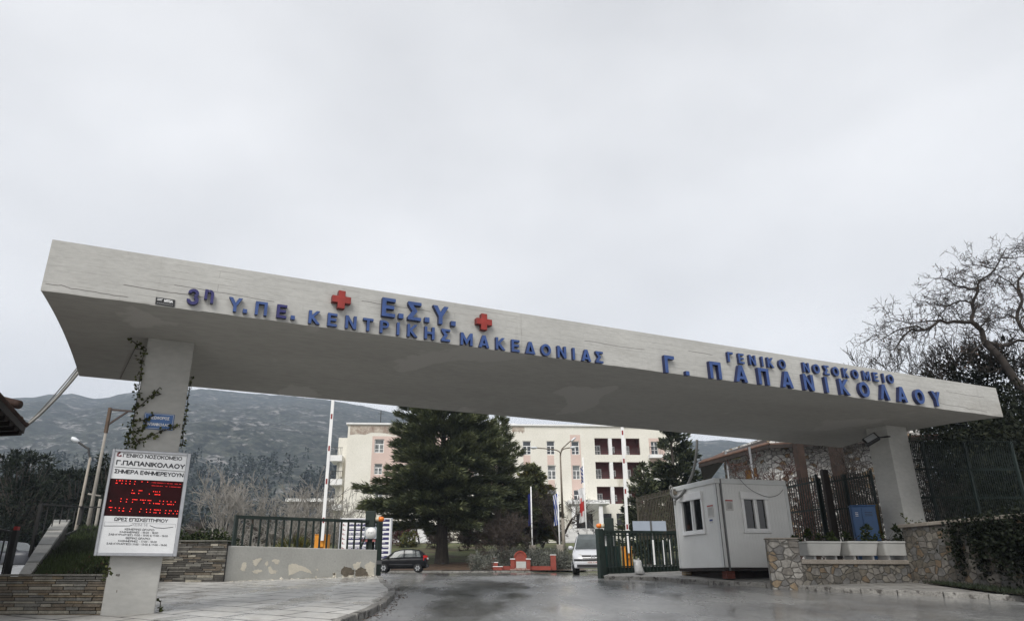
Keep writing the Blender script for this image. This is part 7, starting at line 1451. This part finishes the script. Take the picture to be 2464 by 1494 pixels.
def finish_car(t, M, cb, side, body, panes, wheels, W_, wr, glassm, prof, trimm, tail=None, head=None, gl_front=None, gl_rear=None):
    for s in (-1, 1):
        for x0b, x1b, x0t, x1t in panes:
            m = MB(M); lo = [side(x0b + (x1b - x0b) * k / 4, .10, s) for k in range(5)]; md = [side(x0b + (x0t - x0b) * .5 + ((x1b + (x1t - x1b) * .5) - (x0b + (x0t - x0b) * .5)) * k / 4, .5, s) for k in range(5)]; hi = [side(x0t + (x1t - x0t) * k / 4, .85, s) for k in range(5)]
            for A_, B_ in ((lo, md), (md, hi)):
                for k in range(4): q = [A_[k], A_[k + 1], B_[k + 1], B_[k]]; m.face(q if s < 0 else q[::-1])
            m.build('side_window', glassm, t)
    for q, nm in ((gl_front, 'windscreen'), (gl_rear, 'rear_window')):
        if q:
            m = MB(M)
            for k in range(0, len(q) - 2, 2): m.face([q[k], q[k + 1], q[k + 3], q[k + 2]])
            m.build(nm, glassm if nm == 'rear_window' else cgl2, t)
    for x in wheels:
        for s in (-1, 1):
            y = s * (W_ / 2 - .09); m = MB(M); m.lathe([(wr * .62, -.1), (wr * .97, -.1), (wr, -.06), (wr, .06), (wr * .97, .1), (wr * .62, .1)], (x, y, wr), 20, 0, 'y'); wh = m.build('wheel', tyre, t)
            m = MB(M); yy = y + s * .085
            m.lathe([(wr * .63, -.02), (wr * .66, 0), (wr * .63, .02)], (x, yy, wr), 20, 1, 'y'); m.lathe([(wr * .64, -.03), (wr * .64, .03)], (x, yy, wr), 20, 1, 'y')
            for k in range(6): an = 2 * math.pi * k / 6; m.bar((x, yy + s * .035, wr), (x + wr * .6 * math.cos(an), yy + s * .035, wr + wr * .6 * math.sin(an)), .09, .03, (0, 1, 0))
            m.lathe([(wr * .2, -.04), (wr * .2, .05 * 1)], (x, yy, wr), 10, 0, 'y'); m.build('rim', [rimm, tyre], wh)
    for s in (-1, 1):
        xm = cb[-1][0] - .25; m = MB(M); m.loft([[(xm - .03, s * (W_ / 2 - .02 + .18 * f), cb[-1][2] + .08 + .07 * w * c_)if False else (xm + .06 * math.cos(a_) * w, s * (W_ / 2 - .04 + .2 * f), cb[-1][2] + .1 + .075 * math.sin(a_) * w) for a_ in [2 * math.pi * k / 8 for k in range(8)]] for f, w in ((0, .4), (.3, 1), (.9, 1), (1, .5))]); m.build('mirror', trimm, t)
blackp = mat('black_car_paint', (.005, .005, .006), .35, scale=3, var=.2, spec=.2); tailr = mat('tail_light_red', (.45, .015, .012), .25, scale=10, var=.3); plateW = mat('number_plate', (.6, .6, .58), .5); trimb = mat('black_plastic', (.015, .015, .016), .6)
# black hatchback: rear at the right, heading left
BYc = 53.2; xr_ = at(1028, 1370, BYc).x; Lc = 3.6
hp = [(0.0, .42, .85, None, .60, .66, 0), (.06, .32, .95, 1.02, .68, .73, .6), (.25, .28, .97, 1.28, .72, .77, .58), (.55, .27, .97, 1.50, .73, .78, .56), (1.0, .26, .96, 1.56, .74, .79, .57), (1.7, .26, .94, 1.55, .74, .79, .58), (2.2, .26, .93, 1.44, .74, .79, .59), (2.75, .26, .93, 1.08, .74, .78, .62), (2.95, .26, .92, .95, .73, .77, .64), (3.35, .27, .80, None, .70, .73, 0), (3.55, .32, .66, None, .62, .64, 0), (3.62, .4, .58, None, .5, .52, 0)]
t, M, cb, side, body = car('black_hatchback', 'small black hatchback parked side on left of the cedar, red tail light toward the right', (xr_, BYc, gz(BYc) + .012), math.pi, hp, blackp, 1.6, (.62, 2.98), .29, carglass, trimb)
finish_car(t, M, cb, side, body, [(.42, .72, .55, .8), (.78, 1.55, .86, 1.55), (1.63, 2.62, 1.63, 2.28)], (.62, 2.98), 1.56, .29, cgl2, hp, trimb, gl_rear=[(.07, .55, 1.07), (.07, -.55, 1.07), (.23, .52, 1.28), (.23, -.52, 1.28), (.47, .46, 1.46), (.47, -.46, 1.46)], gl_front=[(2.90, -.6, 1.0), (2.90, .6, 1.0), (2.74, -.58, 1.10), (2.74, .58, 1.10), (2.24, -.5, 1.44), (2.24, .5, 1.44)])
for s in (-1, 1):
    m = MB(M); m.hexa([(.02, s * .60, .80), (.22, s * .76, .80), (.24, s * .785, .80), (-.012, s * .62, .80), (.05, s * .60, 1.14), (.22, s * .735, 1.14), (.25, s * .765, 1.14), (.03, s * .62, 1.14)] if s > 0 else [(-.012, s * .62, .80), (.24, s * .785, .80), (.22, s * .76, .80), (.02, s * .60, .80), (.03, s * .62, 1.14), (.25, s * .765, 1.14), (.22, s * .735, 1.14), (.05, s * .60, 1.14)]); m.build('tail_light', tailr, t)
    for x in (1.15, 1.95): m = MB(M); m.box(x - .1, x + .1, s * .782 if s < 0 else .782, s * .80 if s < 0 else .80, .84, .87) if s > 0 else m.box(x - .1, x + .1, -.80, -.782, .84, .87); m.build('door_handle', trimb, t)
    m = MB(M); m.box(.5 + .5, 2.6, min(s * .785, s * .80), max(s * .785, s * .80), .50, .56); m.build('side_strip', trimb, t)
m = MB(M); m.box(-.06, .02, -.24, .24, .88, .99); m.build('number_plate', plateW, t)
m = MB(M); m.box(-.08, .06, -.68, .68, .36, .56); m.build('bumper', trimb, t, bevel=.03)
# silver-white minivan coming out, seen from the front
silver = mat('silver_white_paint', (.50, .51, .53), .25, scale=2, var=.04, coat=.5)
VY = 30.8; vx = at(1444, 1375, VY).x
vp = [(0, .45, .95, None, .72, .78, 0), (.08, .34, 1.0, 1.2, .78, .84, .7), (.3, .3, 1.02, 1.6, .8, .87, .66), (.8, .28, 1.02, 1.66, .8, .87, .67), (1.8, .28, 1.0, 1.69, .8, .87, .68), (2.6, .28, .99, 1.64, .8, .87, .69), (3.05, .28, .99, 1.40, .8, .87, .70), (3.5, .28, .98, 1.04, .8, .87, .74), (3.7, .28, .95, None, .8, .86, 0), (4.05, .28, .84, None, .79, .84, 0), (4.25, .30, .72, None, .74, .78, 0), (4.34, .36, .62, None, .66, .70, 0)]
t, M, cb, side, body = car('silver_minivan', 'silver white minivan facing forward behind the right gate post', (vx + .42, VY + 4.3, gz(VY) + .035), -math.pi / 2 - R(9), vp, silver, 1.74, (.75, 3.45), .31, carglass, trimb, roofbars=True)
finish_car(t, M, cb, side, body, [(.35, .9, .45, .95), (1.0, 1.9, 1.0, 1.9), (1.98, 3.05, 1.98, 2.6)], (.75, 3.45), 1.74, .31, carglass, vp, silver, gl_front=[(3.53, -.74, 1.03), (3.53, .74, 1.03), (3.08, -.66, 1.43), (3.08, .66, 1.43), (2.66, -.60, 1.66), (2.66, .60, 1.66)], gl_rear=[(.06, .6, 1.08), (.06, -.6, 1.08), (.27, .56, 1.56), (.27, -.56, 1.56)])
hl_ = mat('headlight_glass', (.42, .42, .36), .12, scale=8, var=.3)
for s in (-1, 1):
    m = MB(M); m.hexa([(4.33, s * .47, .62), (4.10, s * .83, .62), (3.98, s * .72, .62), (4.2, s * .4, .63), (4.25, s * .48, .78), (4.02, s * .84, .82), (3.9, s * .72, .82), (4.1, s * .42, .8)] if s > 0 else [(4.2, s * .4, .63), (3.98, s * .72, .62), (4.10, s * .83, .62), (4.33, s * .47, .62), (4.1, s * .42, .8), (3.9, s * .72, .82), (4.02, s * .84, .82), (4.25, s * .48, .78)]); m.build('headlight', hl_, t)
    m = MB(M); m.tube([(.5, s * .62, 1.70), (.7, s * .62, 1.74), (2.2, s * .62, 1.76), (2.5, s * .62, 1.70)], .025, 6); m.build('roof_rail', trimb, t)
    m = MB(M); m.lathe([(.06, -.01), (.06, .02)], (4.33, s * .5, .40), 12, 0, 'x'); m.build('fog_lamp', hl_, t)
m = MB(M); m.hexa([(4.35, -.42, .62), (4.35, .42, .62), (4.2, .42, .62), (4.2, -.42, .62), (4.285, -.46, .755), (4.285, .46, .755), (4.12, .46, .755), (4.12, -.46, .755)]); g = m.build('grille', trimb, t)
m = MB(M); Rg = [(4.335, .07 * math.cos(2 * math.pi * k / 20), .69 + .06 * math.sin(2 * math.pi * k / 20)) for k in range(21)]; m.tube(Rg, .014, 6); m.bar((4.335, -.075, .69), (4.335, .075, .70), .02, .02); m.build('emblem', alu, g)
m = MB(M); m.box(4.2, 4.40, -.78, .78, .24, .53); m.build('bumper', silver, t, bevel=.06, seg=3)
m = MB(M); m.box(4.35, 4.406, -.66, .66, .275, .39); m.build('air_intake', trimb, t); m = MB(M); m.box(4.3, 4.415, -.79, .79, .54, .60); m.build('rubbing_strip', trimb, t, bevel=.01)
m = MB(M); m.box(4.395, 4.412, -.26, .26, .42, .52); pt_ = m.build('number_plate', plateW, t)
m = MB(M); put_text(m, 'ΝΧΕ 5243', (4.413, 0, .44), (0, 1, 0), (0, 0, 1), h=.06, w=.42, ext=.001, offset=.01); m.build('plate_text', mat('plate_ink', (.30, .05, .05), .6), pt_)
# dark car partly hidden behind the bushes on the upper drive; silver car in the left car park, pale cars behind the gate
darkp = mat('dark_blue_paint', (.012, .013, .017), .25, scale=3, coat=.5); greyp = mat('grey_car_paint', (.05, .053, .062), .35, scale=3, var=.08, spec=.35); wcar = mat('white_car_paint', (.55, .56, .57), .3, scale=3, var=.05, coat=.4)
sp_ = [(0, .42, .85, None, .66, .72, 0), (.1, .32, .98, None, .76, .82, 0), (.6, .28, .98, 1.02, .8, .86, .7), (1.2, .28, .96, 1.42, .8, .86, .64), (1.9, .28, .94, 1.48, .8, .86, .64), (2.5, .28, .93, 1.36, .8, .86, .66), (3.1, .28, .92, .96, .8, .86, .72), (3.7, .28, .82, None, .78, .82, 0), (4.15, .32, .70, None, .7, .74, 0), (4.25, .4, .6, None, .6, .62, 0)]
for k, (x, Y, z, rot, pt, lab) in enumerate(((1205, 88, gz(88) + .04, math.pi, darkp, 'dark car on the upper drive half hidden by the bare bush'), (95, 33.5, None, math.pi * .97, greyp, 'grey estate car parked behind the iron gate at the far left'), (30, 40, None, math.pi * .95, mat('dull_silver_paint', (.16, .165, .175), .35, scale=3, var=.08), 'pale car parked behind the grey car at the far left'), (690, 46, 1.78, math.pi, wcar, 'white parked car glimpsed through the left gate below the palm'), (600, 58, 2.2, math.pi * 1.02, wcar, 'white parked car glimpsed above the dark hedge'))):
    p = at(x, 1340, Y); z = p.z - .78 if z is None else z
    t, M, cb, side, body = car('parked_car', lab, (p.x + (0 if k else 0), Y, z), rot, sp_, pt, 1.75, (.8, 3.35), .32, carglass, trimb, group='parked cars in the distance')
    finish_car(t, M, cb, side, body, [(.95, 1.7, 1.2, 1.7), (1.78, 2.85, 1.78, 2.45)], (.8, 3.35), 1.74, .32, cgl2 if k else carglass, sp_, trimb, gl_front=[(3.04, -.66, 1.0), (3.04, .66, 1.0), (2.54, -.58, 1.36), (2.54, .58, 1.36)], gl_rear=[(.62, .62, 1.05), (.62, -.62, 1.05), (1.14, .56, 1.41), (1.14, -.56, 1.41)])
m = MB(); m.grid(lambda i, j: (-45 + i * 3.4, 23.5 + j * 2, 1.36 + (0.62 if j > 2 else .15 * j)), 11, 10); m.build('car_park', asphalt, kind='structure')

# ================================================================ air: thin grey haze over the whole valley
hz = bpy.data.materials.new('haze_air'); hz.use_nodes = True; t_ = hz.node_tree; t_.nodes.clear(); v_ = t_.nodes.new('ShaderNodeVolumePrincipled'); o_ = t_.nodes.new('ShaderNodeOutputMaterial')
v_.inputs['Color'].default_value = (.66, .79, .98, 1); v_.inputs['Density'].default_value = .00027; v_.inputs['Anisotropy'].default_value = 0.0
t_.links.new(v_.outputs[0], o_.inputs['Volume'])
m = MB(); m.box(-2200, 2200, -120, 2200, -9, 470); m.build('haze', hz, kind='stuff', label='thin grey haze filling the valley in front of the mountain', cat='haze')
